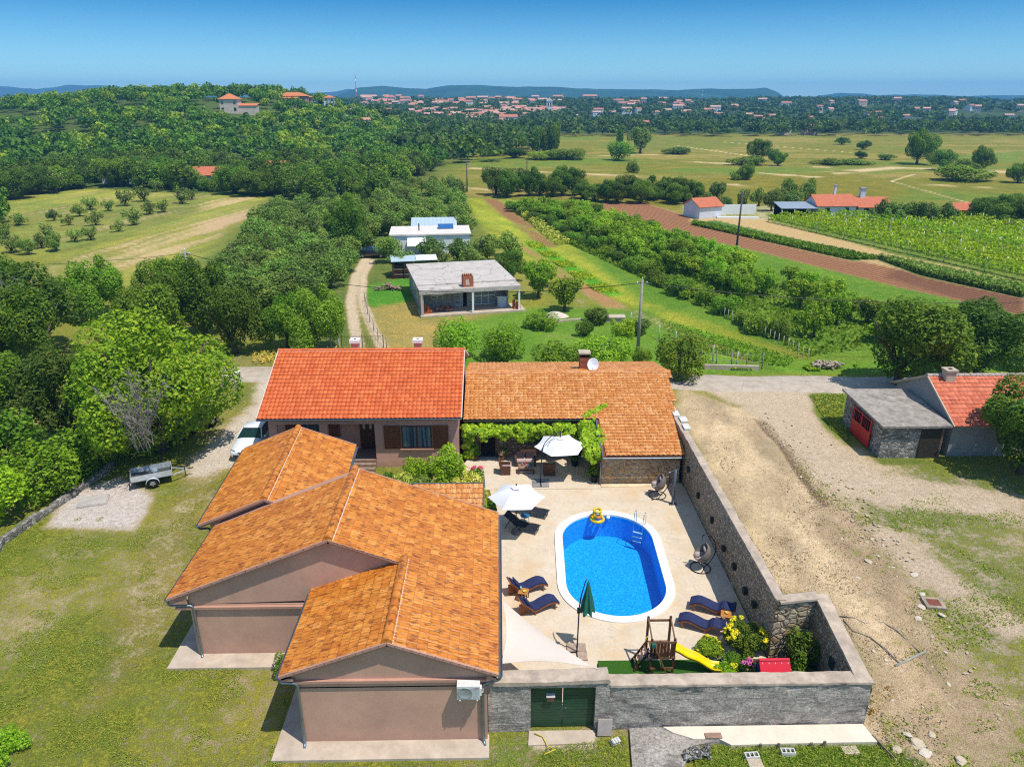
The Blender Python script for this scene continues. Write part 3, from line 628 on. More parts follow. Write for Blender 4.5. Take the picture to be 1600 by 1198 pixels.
    MB().box(-4.65, -.88, 34.3, 34.36, 2.9, 3.06).build('flashing', ZINC, po); mb = MB(); mb.beam((-.87, 34.34, 3.02), (-.87, 31.4, 2.4), .07, .12); mb.box(-1.5, -.85, 31.28, 31.4, 2.33, 2.4); mb.build('verge_strip', ZINC, po)
    for x in (-1.12, -4.3): MB().box(x, x + .14, 33.95, 34.09, 0, 2.85).build('post', BROWN, po)
    off = Vector((6.8, -26, 0))
    for c in COL.objects:
        if c.parent == H and c is not roof and c is not r2 and c is not r3: c.location = Vector(c.location) + off
    return H
bungalow()
def slab_obj(name, label, polys, z0, z1, mat):
    mb = MB()
    for p in polys: mb.prism(p, z0, z1)
    return tag(mb.build(name, mat), label, 'pavement', kind='structure')
slab_obj('pavement', 'pale concrete apron round the pink house', [[(-8.2, 19.65), (-.47, 19.65), (-.47, 20.67), (-7.27, 20.67), (-7.27, 25.3), (-8.2, 24.3)], [(-13.8, 24.28), (-8.205, 24.28), (-7.3, 25.31), (-12.8, 25.31), (-12.8, 30), (-13.8, 30)]], -.2, .07, CONC)
def aircon():
    A = thing('air_conditioner', 'white air conditioner unit hung on the front gable wall of the pink house', 'air conditioner', (-1.16, 20.47, 2.33))
    m = simple('cream_metal', (.66, .65, .61), .45, 0, .5, .1, 5); g = simple('grey_grille', (.36, .38, .38), .5, .3)
    MB().box(-.40, .40, -.45, -.12, .04, .62).build('casing', m, A)
    mb = MB(); mb.lathe([(.25, 0), (.26, .012), (.235, .02), (.22, .008), (.0, .004)], 28); o = mb.build('fan_grille', g, A); o.location = (-.12, -.452, .33); o.rotation_euler = (math.pi / 2, 0, 0)
    mb = MB()
    for k in range(9): mb.box(-.38, .15, -.462, -.452, .08 + k * .057, .09 + k * .057)
    mb.build('louvre', g, A)
    mb = MB(); mb.box(.17, .38, -.458, -.451, .08, .58); mb.build('side_panel', simple('grey_panel', (.45, .47, .48), .4), A)
    MB().box(.24, .34, -.463, -.459, .53, .55).build('badge', simple('badge_red', (.5, .03, .03), .4), A)
    for x in (-.3, .3):
        mb = MB(); mb.box(x - .02, x + .02, -.48, .0, 0, .035); mb.box(x - .02, x + .02, -.03, 0, -.25, 0.001); mb.build('bracket', m, A)
    MB().tube([(.42, -.3, .2), (.5, -.25, .18), (.5, -.06, .3), (.5, -.01, .5)], .02, 6).build('hose', g, A)
    MB().box(.40, .46, -.34, -.14, .1, .42).build('valve_cover', m, A)
aircon()
# ------------------------------------------------------------------ red roofed house behind
WOODD = simple('dark_stained_wood', (.085, .028, .012), .5, 0, .4, .3, 6, .2, 50)
def shutter(parent, x0, x1, z0, z1, y, name='shutter'):
    mb = MB(); mb.box(x0, x1, y - .05, y - .012, z0, z1)
    for k in range(int((z1 - z0) / .11)): mb.box(x0 + .07, x1 - .07, y - .062, y - .05, z0 + .07 + k * .11, z0 + .12 + k * .11)
    mb.box(x0, x1, y - .07, y - .05, z0, z0 + .06); mb.box(x0, x1, y - .07, y - .05, z1 - .06, z1); mb.box(x0, x0 + .06, y - .07, y - .05, z0 + .06, z1 - .06); mb.box(x1 - .06, x1, y - .07, y - .05, z0 + .06, z1 - .06)
    return mb.build(name, BROWN, parent)
def window(parent, x0, x1, z0, z1, y, frame, panes=2, sill=None, curtain=None, facing=-1):
    """opening in a wall that faces -Y at y: frame, glass, sill"""
    mb = MB(); f = .07
    mb.box(x0, x1, y - .03, y + .05, z0, z0 + f); mb.box(x0, x1, y - .03, y + .05, z1 - f, z1); mb.box(x0, x0 + f, y - .03, y + .05, z0 + f, z1 - f); mb.box(x1 - f, x1, y - .03, y + .05, z0 + f, z1 - f)
    for k in range(1, panes):
        xm = x0 + (x1 - x0) * k / panes; mb.box(xm - .05, xm + .05, y - .025, y + .05, z0 + f, z1 - f)
    w = mb.build('window', frame, parent)
    MB().box(x0 + f, x1 - f, y - .006, y + .0, z0 + f, z1 - f).build('pane', GLASS if not curtain else curtain, w)
    if sill: MB().box(x0 - .1, x1 + .1, y - .16, y - .03, z0 - .07, z0 - .003).build('sill', sill, w)
    return w
def red_house():
    H = thing('red_roofed_house', 'pink house under a wide red clay tile roof facing the yard', 'house', (-8.6, 48, 0)); off = Vector((8.6, -48, 0))
    zr, ze = 6.0, 3.56; yr, ye = 47.5, 41.55; xl, xr = -14.95, -2.37
    ro = tiles('roof', (xl, yr, zr + .04), np.array([0, ye - yr, ze - zr]) / 18, np.array([xr - xl, 0, 0]) / 48, 18, 48, T_RED, H, None, .05, .035, 1, 6)
    r2 = tiles('roof', (xr, yr, zr + .04), np.array([0, 5.9, ze - zr]) / 18, np.array([xl - xr, 0, 0]) / 48, 18, 48, T_RED, H, None, .05, .035, 1, 4)
    ridge_tiles((xl - .02, yr, zr + .04), (xr + .02, yr, zr + .04), .14, T_RED, ro, .4)
    MB().beam((xl, yr - .15, zr + .0), (xr, yr - .15, zr + .0), .05, .05).build('mortar_line', MORTAR, ro)
    mb = MB(); mb.slab([(xl + .02, yr, zr - .02), (xl + .02, ye + .03, ze - .02), (xr - .02, ye + .03, ze - .02), (xr - .02, yr, zr - .02)], .1); mb.slab([(xr - .02, yr, zr - .02), (xr - .02, 53.4, ze - .02), (xl + .02, 53.4, ze - .02), (xl + .02, yr, zr - .02)], .1); mb.build('roof_deck', PINKT, H)
    for x in (xl, xr):
        for y, z in ((ye, ze), (53.4, ze)): MB().beam((x, yr, zr + .03), (x, y, z + .03), .06, .13).build('rake_board', MORTAR, H)
    gutter((xl, ye - .06, ze + .01), (xr, ye - .06, ze + .01), H, .08)
    wl, wr = -14.45, -2.62; y1 = 42.1; y0 = 43.7; yb = 52.9; xs = -7.87
    mb = MB(); mb.prism([(wl, y0), (xs, y0), (xs, y1), (wr, y1), (wr, yb), (wl, yb)], -.1, 3.5)
    for x in (wl, wr): mb.add([(x, y1 if x == wr else y0, 3.5), (x, yb, 3.5), (x, yr, zr - .13)], [(0, 1, 2)])
    mb.build('wall', ROSE, H)
    mb = MB(); mb.box(wl, xs, y1 - .02, y1 + .26, 3.0, 3.42); mb.build('porch_beam', ROSE, H)
    for x in (-11.3, -14.45): MB().box(x, x + .5, y1 - .02, y1 + .28, .5, 2.997).build('porch_column', ROSE, H)
    MB().box(wl, xs, y1 - .1, y0 + .0, -.1, .5).build('porch_floor', simple('porch_tile', (.25, .17, .13), .6), H)
    for k in range(3): MB().box(-9.5, -7.9, y1 - .1 - .3 * (k + 1), y1 - .1 - .3 * k, -.1, .5 - .16 * (k + 1)).build('step', simple('brown_step_stone', (.28, .19, .14), .8, 0, .2, .3, 3), H)
    d = MB(); d.box(-9.12, -8.18, y0 - .06, y0 - .0, .52, 2.62); o = d.build('door', WOODD, H)
    mb = MB()
    for x in (-9.0, -8.58):
        mb.box(x, x + .36, y0 - .085, y0 - .062, .65, 1.35); mb.box(x, x + .36, y0 - .085, y0 - .062, 1.45, 1.75)
    mb.build('panel', WOODD, o)
    for x in (-8.96, -8.54): MB().box(x + .06, x + .22, y0 - .08, y0 - .062, 1.95, 2.45).build('pane', simple('frosted_pane', (.5, .55, .5), .3), o)
    MB().tube([(-8.28, y0 - .12, 1.55), (-8.42, y0 - .12, 1.55)], .018, 6).build('handle', simple('brass', (.6, .42, .12), .3, 1), o)
    CUR = NT('curtained_glass'); v = CUR.pos(); c = CUR.ramp(CUR.noise(CUR.mapv(v, (9, 1, .25)), 1, 2), [(.4, (.03, .05, .07)), (.6, (.14, .19, .23))]); CUR = CUR.done(CUR.bsdf(c, .08, None, 0, .9))
    window(H, -6.2, -4.3, 1.3, 2.85, y1, WOODD, 2, PINKT, CUR); shutter(H, -7.3, -6.25, 1.28, 2.87, y1); shutter(H, -4.25, -3.25, 1.28, 2.87, y1)
    window(H, -12.75, -11.45, 1.4, 2.75, y0, WOODD, 2, PINKT, CUR); shutter(H, -13.9, -12.8, 1.4, 2.75, y0); shutter(H, -11.4, -10.4, 1.4, 2.75, y0)
    for x, y in ((-10.14, 49.4), (-5.74, 49.4)):
        c = MB().box(x - .26, x + .26, y - .26, y + .26, 4.6, 5.98).build('chimney', ROSE, H); MB().box(x - .34, x + .34, y - .34, y + .34, 5.983, 6.2).build('chimney_cap', WHITEP, c); MB().box(x - .08, x + .08, y - .06, y + .06, 6.2, 6.23).build('flue', DARKIN, c)
    for c in H.children: c.location = Vector(c.location) + off
red_house()
def annex():
    H = thing('stone_annex', 'low stone outbuilding with a long weathered orange tile roof and vine', 'house', (4.5, 44, 0)); off = Vector((-4.5, -44, 0))
    S = .213; zp = lambda y: 2.08 + S * (y - 39.05); xl = -2.33
    xe = lambda y: 10.92 + (y - 39.1) * .105
    nv = 48; n1 = 18; dy = (48.3 - 42.8) / n1; n2 = n1 + int(round((42.8 - 39.05) / dy)); dv = (11.95 - xl) / nv
    ro = tiles('roof', (xl, 48.3, zp(48.3) + .04), np.array([0, -dy, -dy * S]), np.array([dv, 0, 0]), n2, nv, T_ANNEX, H, lambda i, j: (xl + j * dv < xe(48.3 - i * dy)) and (i < n1 or xl + j * dv > 6.15), .04, .03, 1, 6)
    r2 = tiles('roof', (11.9, 48.3, zp(48.3) + .04), np.array([0, .36, -.08]), np.array([-dv, 0, 0]), 14, nv, T_ANNEX, H, None, .04, .03, 1, 4)
    ridge_tiles((xl, 48.3, zp(48.3) + .03), (11.95, 48.3, zp(48.3) + .03), .12, T_ANNEX, ro, .4); MB().beam((xl, 48.15, zp(48.15) + .05), (11.9, 48.15, zp(48.15) + .05), .05, .05).build('mortar_line', MORTAR, ro)
    mb = MB(); mb.slab([(xl + .02, 48.3, zp(48.3) - .01), (xl + .02, 42.83, zp(42.83) - .01), (6.1, 42.83, zp(42.83) - .01), (6.1, 39.08, zp(39.08) - .01), (xe(39) - .05, 39.08, zp(39.08) - .01), (xe(48.3) - .05, 48.3, zp(48.3) - .01)], .09)
    mb.slab([(11.85, 48.3, zp(48.3) - .01), (11.85, 53.3, zp(48.3) - 1.12), (xl + .02, 53.3, zp(48.3) - 1.12), (xl + .02, 48.3, zp(48.3) - .01)], .09); mb.build('roof_deck', BROWN, H)
    for a, b in (((xl, 42.78, zp(42.78)), (6.1, 42.78, zp(42.78))), ((6.1, 38.98, zp(38.98)), (xe(39), 38.98, zp(38.98)))): gutter(a, b, H, .075)
    MB().beam((6.08, 42.9, zp(42.9) + .07), (6.08, 39.0, zp(39.0) + .07), .06, .12).build('verge_strip', ZINC, H)
    downpipe([(6.05, 42.75, zp(42.78) - .07), (6.05, 42.75, 2.5), (6.05, 42.2, 2.2), (6.05, 39.6, 1.6), (6.05, 39.4, 1.3), (6.05, 39.4, .1)], H)
    mb = MB(); mb.box(-2.3, 6.3, 43.3, 43.7, -.1, 2.72); mb.box(-2.3, -2.0, 43.7, 53, -.1, 2.0); mb.box(-2.0, 11.5, 52.6, 53, -.1, 2.4)
    mb.build('wall', ST_COURSED, H)
    mb = MB(); mb.box(6.1, 10.85, 39.48, 39.9, -.1, 2.02); mb.box(6.1, 6.45, 39.9, 43.3, -.1, 2.02); mb.build('wall', ST_CRAZY, H)
    mb = MB(); mb.box(6.1, 11.05, 39.1, 39.475, 0, .08); mb.build('plinth', simple('cream_ledge', (.7, .56, .36), .85, 0, .15, .2, 2), H)
    # doors and window in the shade of the vine
    for x0, x1, zb in ((-1.25, -.32, .1), (4.62, 5.72, .1)):
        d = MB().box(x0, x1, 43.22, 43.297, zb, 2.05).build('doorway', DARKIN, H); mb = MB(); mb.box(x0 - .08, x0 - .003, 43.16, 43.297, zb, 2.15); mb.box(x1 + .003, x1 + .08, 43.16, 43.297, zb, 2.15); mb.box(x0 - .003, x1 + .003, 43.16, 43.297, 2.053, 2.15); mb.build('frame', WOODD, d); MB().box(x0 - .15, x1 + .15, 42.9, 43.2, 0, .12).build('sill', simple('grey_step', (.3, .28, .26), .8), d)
    GREENS = simple('green_shutter_paint', (.035, .10, .06), .5)
    shutter(H, 1.35, 2.1, .95, 2.0, 43.3).data.materials[0] = GREENS; shutter(H, 3.4, 4.1, .95, 2.05, 43.3).data.materials[0] = GREENS; shutter(H, 4.15, 4.55, .3, 2.05, 43.3).data.materials[0] = GREENS
    window(H, 2.15, 3.35, .95, 2.0, 43.3, WOODD, 2)
    c = MB().box(5.72, 6.4, 49.4, 50.0, 3.2, 4.75).build('chimney', stone('soot_brick', [(0, (.30, .07, .03)), (.6, (.4, .11, .045)), (1, (.2, .05, .03))], 6, (.3, .2, .15), (1, 1, 2.2), .5), H)
    mb = MB(); mb.box(5.64, 6.48, 49.32, 50.08, 4.98, 5.1); mb.build('chimney_cap', CONC, c); mb = MB()
    for x in (5.72, 6.3):
        for y in (49.4, 49.9): mb.box(x, x + .1, y, y + .1, 4.75, 4.98)
    mb.box(5.8, 6.32, 49.5, 49.92, 4.75, 4.9); mb.build('chimney_hood', DARKIN, c)
    for c in H.children: c.location = Vector(c.location) + off
annex()
def dish():
    D = thing('satellite_dish', 'white oval satellite dish beside the annex chimney', 'satellite dish', (6.55, 49.1, 3.6), R(-20))
    m = simple('dish_white', (.75, .76, .78), .4)
    mb = MB(); mb.lathe([(0, .0), (.2, .012), (.36, .05), (.46, .1), (.47, .1), (.37, .04), (.2, .0), (0, -.012)], 24); o = mb.build('reflector', m, D); o.location = (.1, -.1, .75); o.rotation_euler = (R(62), 0, R(10)); o.scale = (.85, 1, 1)
    MB().tube([(0, .1, -.4), (0, .1, .6), (.08, -.05, .72)], .025, 8).build('mast', ZINC, D)
    MB().tube([(.1, -.12, .36), (.18, -.5, .62)], .014, 6).build('feed_arm', ZINC, D); MB().tube([(.18, -.5, .6), (.17, -.42, .66)], .035, 8).build('receiver', m, D)
dish()

# ------------------------------------------------------------------ yard walls
def rough_face(mb, p0, p1, z0, z1, nrm, mat=0, amp=.05, d=.16, top=None, seed=1):
    """displaced grid from p0 to p1 (xy), z0 to z1 (may vary: top(t))"""
    p0 = np.array(p0, float); p1 = np.array(p1, float); L = np.linalg.norm(p1 - p0); nx = max(2, int(L / d)); nz = max(2, int((z1 - z0) / d))
    b = len(mb.v)
    for i in range(nx + 1):
        t = i / nx; zt = top(t) if top else z1
        for k in range(nz + 1):
            s = k / nz; z = z0 + (zt - z0) * s; p = p0 + (p1 - p0) * t
            e = 0 if k in (nz,) and False else 1
            h = amp * (float(fbm(t * L * 2.2 + seed * 9, z * 2.2 + .3, 3, seed)) - .5) * 2 * e
            mb.v.append((p[0] + nrm[0] * h, p[1] + nrm[1] * h, z))
    for i in range(nx):
        for k in range(nz):
            a = b + i * (nz + 1) + k; f = (a, a + nz + 1, a + nz + 2, a + 1)
            mb.f.append(f); mb.m.append(mat); mb.sm.append(True)
def coping(name, P, w, zt, mat, parent, th=.12, seed=3, d=.22):
    """rough capping that follows centre line P (x, y, z)"""
    pts = []
    for a, b in zip(P, P[1:]):
        k = max(1, int((Vector(b) - Vector(a)).length / d)); pts += [Vector(a).lerp(Vector(b), i / k) for i in range(k)]
    pts.append(Vector(P[-1])); V = []; F = []; n = len(pts)
    for i, p in enumerate(pts):
        dd = (pts[min(i + 1, n - 1)] - pts[max(i - 1, 0)]); dd.z = 0; dd.normalize(); s = Vector((-dd.y, dd.x, 0))
        j = [(float(fbm(i * .6 + 5 * q, seed, 3, seed)) - .5) for q in range(4)]
        V += [p + s * (w / 2 + .05 * j[0]) + Vector((0, 0, -th)), p + s * (w / 2 + .05 * j[0] - .01) + Vector((0, 0, .04 * j[1])), p + Vector((0, 0, .02 + .03 * j[3])), p - s * (w / 2 + .05 * j[2] - .01) + Vector((0, 0, .04 * j[3])), p - s * (w / 2 + .05 * j[2]) + Vector((0, 0, -th))]
    for i in range(n - 1):
        for k in range(5):
            k2 = (k + 1) % 5; F.append((i * 5 + k, i * 5 + k2, i * 5 + 5 + k2, i * 5 + 5 + k))
    mb = MB(); mb.add(V, F); mb.add([V[k] for k in range(5)], [(0, 1, 2, 3, 4)]); mb.add([V[-5 + k] for k in range(5)], [(4, 3, 2, 1, 0)])
    return mb.build(name, mat, parent)
CAP = simple('weathered_cement_cap', (.47, .375, .285), .95, 0, .1, .3, 2.2, .5, 25, (.28, .22, .17))
def yard_walls():
    a = thing('rubble_wall', 'long rubble stone wall along the right side of the pool yard', 'wall', (11.3, 32, 0)); off = Vector((-11.3, -32, 0))
    xf = 11.1; mb = MB(); P0 = (xf, 44.5); P1 = (11.2, 24.45)
    rough_face(mb, P0, P1, -.05, 2.95, (-1, 0), 0, .05, .2, None, 4); rough_face(mb, (11.62, 24.9), (xf + .42, 44.5), -.1, 2.95, (1, 0), 0, .05, .3, None, 6)
    mb.quad((xf + .42, 44.5, -.1), (xf, 44.5, -.1), (xf, 44.5, 2.95), (xf + .42, 44.5, 2.95)); mb.build('wall_face', ST_WALL, a)
    coping('coping', [(xf + .2, 44.5, 2.98), (11.4, 24.5, 2.96)], .44, 0, CAP, a, .08, 5)
    mb = MB()
    for x, y, dx in ((11.0, 44.2, .34), (11.1, 43.2, .3), (11.35, 42.3, .36), (11.3, 41.2, .3)):
        mb.box(x, x + dx + .1, y - .42, y + .4, 3.0, 3.1)
    mb.build('loose_cap_stone', simple('white_cap_stone', (.62, .58, .52), .9, 0, .1, .2, 3), a)
    for k, (y, z) in enumerate(((38.4, 1.55), (36.0, 1.2), (33.2, 1.35), (31.0, 1.05), (29.3, 1.2), (27.6, 1.1), (26.4, 1.25))):
        MB().box(xf - .1, xf + .07, y - .13, y + .13, z - .1 - .03 * (k % 3), z + .14).build('drain_hole', simple('hole_dirt', (.035, .03, .018), .95), a)
    for c in a.children: c.location = Vector(c.location) + off
    b = thing('rubble_wall', 'short light rubble wall turning the corner behind the yellow flowering bush', 'wall', (12.2, 24.6, 0)); off = Vector((-12.2, -24.6, 0))
    mb = MB(); rough_face(mb, (11.2, 24.45), (13.0, 24.75), -.05, 2.9, (0, -1), 0, .07, .14, None, 9); rough_face(mb, (13.1, 25.2), (11.62, 24.92), -.05, 2.9, (0, 1), 0, .05, .3, None, 10); mb.build('wall_face', ST_BIG, b)
    coping('coping', [(11.3, 24.62, 2.93), (13.1, 24.93, 2.88)], .5, 0, CAP, b, .09, 8)
    for c in b.children: c.location = Vector(c.location) + off
    d = thing('rubble_wall', 'sloping rubble wall between the short corner wall and the grey front wall', 'wall', (13.2, 23, 0)); off = Vector((-13.2, -23, 0))
    mb = MB(); rough_face(mb, (12.95, 24.75), (13.05, 21.4), -.05, 2.9, (-1, 0), 0, .05, .16, lambda t: 2.86 - .78 * t, 12); rough_face(mb, (13.55, 21.0), (13.45, 25.0), -.15, 2.9, (1, 0), 0, .05, .25, lambda t: 2.06 + .78 * t, 13); mb.build('wall_face', ST_WALL, d)
    coping('coping', [(13.2, 24.95, 2.9), (13.3, 21.1, 2.12)], .58, 0, CAP, d, .09, 11)
    MB().box(12.93, 13.08, 22.6, 22.95, 1.05, 1.5).build('vent_window', GLASS, d)
    for c in d.children: c.location = Vector(c.location) + off
    # grey front wall with the green gate
    t = NT('rough_grey_cement'); p = t.pos(); n = t.noise(p, 1.1, 6, .75); f = t.noise(p, 9, 6, .8); g = t.noise(t.mapv(p, (.6, 1, 4.5)), 1.5, 5, .7)
    c = t.ramp(n, [(.3, (.30, .265, .23)), (.5, (.48, .43, .375)), (.7, (.64, .58, .51))]); c = t.mix(.75, c, t.ramp(f, [(.34, (.25, .25, .25)), (.5, (1, 1, 1)), (.66, (1.55, 1.53, 1.5))]), 'MULTIPLY')
    c = t.mix(t.ramp(g, [(.54, 0.0), (.62, .6)]), c, (.16, .135, .115)); c = t.mix(t.ramp(t.vor(p, .5, 'DISTANCE_TO_EDGE', 'Distance'), [(0, .25), (.006, 0.0)]), c, (.2, .17, .15))
    GREY = t.done(t.bsdf(c, .95, t.bump(t.math('ADD', t.math('MULTIPLY', f, 1.0), t.math('MULTIPLY', g, .9)), 1.0, .11), 0, .1)); MATS['grey'] = GREY
    e = thing('cement_wall', 'rough grey cement wall with a pinkish cap along the front of the yard', 'wall', (6, 21, 0)); off = Vector((-6, -21, 0)); yo, yi = 20.88, 21.42
    mb = MB(); zt1 = 2.3; zt2 = 2.08
    rough_face(mb, (-.5, yo), (1.06, yo), -.3, zt1, (0, -1), 0, .07, .11, None, 21); rough_face(mb, (1.06, yo), (3.43, yo), 2.03, zt1, (0, -1), 0, .03, .13, None, 22); rough_face(mb, (3.43, yo), (3.95, yo), -.3, zt1, (0, -1), 0, .04, .13, None, 23); rough_face(mb, (3.95, yo), (13.58, yo), -.3, zt2, (0, -1), 0, .09, .11, None, 24)
    rough_face(mb, (13.1, yi), (3.95, yi), -.1, zt2, (0, 1), 0, .03, .3, None, 25); rough_face(mb, (3.95, yi), (3.43, yi), -.1, zt1, (0, 1), 0, .03, .3, None, 26); rough_face(mb, (1.06, yi), (-.5, yi), -.1, zt1, (0, 1), 0, .03, .3, None, 27); rough_face(mb, (13.58, yo), (13.6, 21.2), -.3, zt2, (1, 0), 0, .03, .14, None, 28)
    for x in (1.06, 3.43): mb.quad((x, yo, -.1), (x, yi, -.1), (x, yi, zt1), (x, yo, zt1))
    mb.quad((1.06, yo, 2.03), (3.43, yo, 2.03), (3.43, yi, 2.03), (1.06, yi, 2.03)); mb.build('wall_face', GREY, e)
    coping('coping', [(-.5, 21.14, zt1 + .03), (1.5, 21.14, zt1 + .05), (3.9, 21.16, zt1 + .1)], .66, 0, CAP, e, .16, 15, .15); coping('coping', [(3.95, 21.14, zt2 + .04), (13.6, 21.14, zt2 + .03)], .6, 0, CAP, e, .09, 16, .15)
    for c in e.children: c.location = Vector(c.location) + off
    G = thing('green_gate', 'dark green double gate of horizontal boards in the grey front wall', 'gate', (2.245, 21.1, 0))
    GP = NT('dark_green_paint'); p = GP.pos(); c = GP.ramp(GP.noise(GP.mapv(p, (1, 1, 6)), 1.3, 5, .7), [(.3, (.012, .045, .022)), (.7, (.03, .085, .04))]); GP = GP.done(GP.bsdf(c, .42, None, 0, .4))
    for s in (-1, 1):
        mb = MB(); x0, x1 = sorted((s * .015, s * 1.15))
        for k in range(15): mb.box(x0, x1, -.03, .015, .03 + k * .132, .03 + k * .132 + .122)
        mb.box(x0, x1, .015, .04, .02, 2.01); l = mb.build('gate_leaf', GP, G)
        MB().box(x0, x0 + .05, -.05, -.031, .03, 2.0).build('stile', GP, l)
    for x in (-1.185, 1.152): MB().box(x, x + .033, -.06, .06, 0, 2.03).build('gate_post', GP, G)
    MB().tube([(.08, -.03, .95), (.08, -.09, .95), (.16, -.09, .95)], .013, 6).build('handle', ZINC, G)
    B = thing('letter_box', 'small brown letter box on the left leaf of the green gate', 'letter box', (-.45 + 2.245, 21.065, 1.33))
    MB().box(-.13, .13, -.12, 0, 0, .2).build('box', simple('letterbox_brown', (.16, .07, .05), .5), B); MB().slab([(-.16, -.15, .2), (.16, -.15, .2), (.16, .0, .27), (-.16, 0, .27)], .02).build('lid', simple('lid_grey', (.4, .38, .36), .5), B)
    # things in front of the wall
    S = MB()
    L = [(5.99, 20.82), (13.5, 20.82), (13.65, 20.0), (10.2, 19.98), (8.3, 19.95), (7.9, 20.25), (7.0, 20.25), (6.3, 20.55)]
    S.prism(L, -.25, .17); tag(S.build('terrace_slab', simple('fresh_cream_concrete', (.70, .60, .48), .85, 0, .15, .12, 1.5, .2, 40)), 'long cream concrete strip at the foot of the grey wall', 'pavement', kind='structure')
    mb = MB(); rough_face(mb, (4.55, 19.0), (6.3, 19.0), -.3, .1, (0, -1), 0, .05, .15); P = [(4.55, 19.0), (6.3, 19.0), (6.9, 20.0), (7.95, 20.2), (7.9, 20.27), (6.9, 20.27), (6.2, 20.85), (4.75, 20.85)]; mb.prism(P, -.3, .11); tag(mb.build('cement_ledge', GREY), 'grey cement footing projecting from the front wall towards the grass', 'pavement', kind='structure')
    slab_obj('threshold', 'cream concrete threshold below the green gate', [[(.95, 20.2), (3.35, 20.25), (3.5, 20.85), (1.0, 20.85)]], -.2, .03, CONC)
    for k, (x, y, lab) in enumerate(((8.9, 19.5, 'whitish hollow building block lying left before the cream strip'), (10.25, 19.65, 'whitish hollow building block with three holes lying in the middle before the cream strip'))):
        b = MB(); w, h, dp = .5, .2, .24
        for x0, x1, y0, y1 in ((-w / 2, w / 2, -dp / 2, -dp / 2 + .035), (-w / 2, w / 2, dp / 2 - .035, dp / 2)): b.box(x0, x1, y0, y1, 0, h)
        for q in range(4): xx = -w / 2 + q * (w - .035) / 3; b.box(xx, xx + .035, -dp / 2 + .035, dp / 2 - .035, 0, h)
        o = b.build('concrete_block', simple('block_cement', (.62, .6, .56), .9)); o.location = (x, y, 0); o.rotation_euler = (0, 0, R(4 - 6 * k)); tag(o, lab, 'block', 'hollow blocks before the cream strip')
        if k == 0:
            o2 = MB().box(-.25, .25, -.2, .2, 0, .12).build('paving_slab', CONC); o2.location = (x + .03, y - .32, 0.01); tag(o2, 'pale square slab lying next to the left hollow block', 'slab')
    o = MB().box(-.28, .28, -.17, .17, 0, .09).build('paving_slab', CONC); o.location = (12.55, 19.72, 0.02); o.rotation_euler = (0, 0, .06); tag(o, 'pale square slab lying on the grass at the right end of the cream strip', 'slab')
    o = MB().box(-.27, .27, -.05, .05, 0, .62).build('leaning_slab', simple('grey_board', (.36, .31, .27), .9)); o.location = (3.78, 20.62, .0); o.rotation_euler = (R(-16), R(5), R(4)); tag(o, 'grey slab leaning on the wall at the right of the green gate', 'slab')
    o = MB()
    for q in range(3): o.box(-.16 + q * .11, -.1 + q * .11, -.1, .1, 0, .18)
    o.box(-.16, .18, -.1, .1, .0, .05); o.box(-.16, .18, -.1, .1, .13, .18); o = o.build('concrete_block', simple('block_cement', (.62, .6, .56), .9)); o.location = (4.1, 20.25, 0); o.rotation_euler = (.2, .1, .5); tag(o, 'broken grey hollow block below the leaning slab', 'block')
    for k, (x, h) in enumerate(((9.35, .24), (10.0, .26), (11.2, .26), (11.65, .34))):
        o = MB().box(-.045, .045, -.025, .025, -.1, h).build('formwork_stake', simple('old_board', (.2, .15, .11), .9)); o.location = (x, 19.93, 0); o.rotation_euler = (.08, .15 * math.sin(k * 3), 0); tag(o, 'short wooden stake against the edge of the cream strip', 'stake', 'stakes along the cream strip')
    o = MB().beam((13.6, 20.3, .1), (13.95, 19.35, .02), .04, .22).build('plank', simple('old_board', (.2, .15, .11), .9)); tag(o, 'old board slanting off the right end of the cream strip', 'plank')
    o = MB().box(-.3, .3, -.12, .12, 0, .04).build('wooden_lid', simple('old_board2', (.3, .19, .13), .9)); o.location = (7.75, 20.35, .18); tag(o, 'small brown wooden lid on the left part of the cream strip', 'lid')
yard_walls()

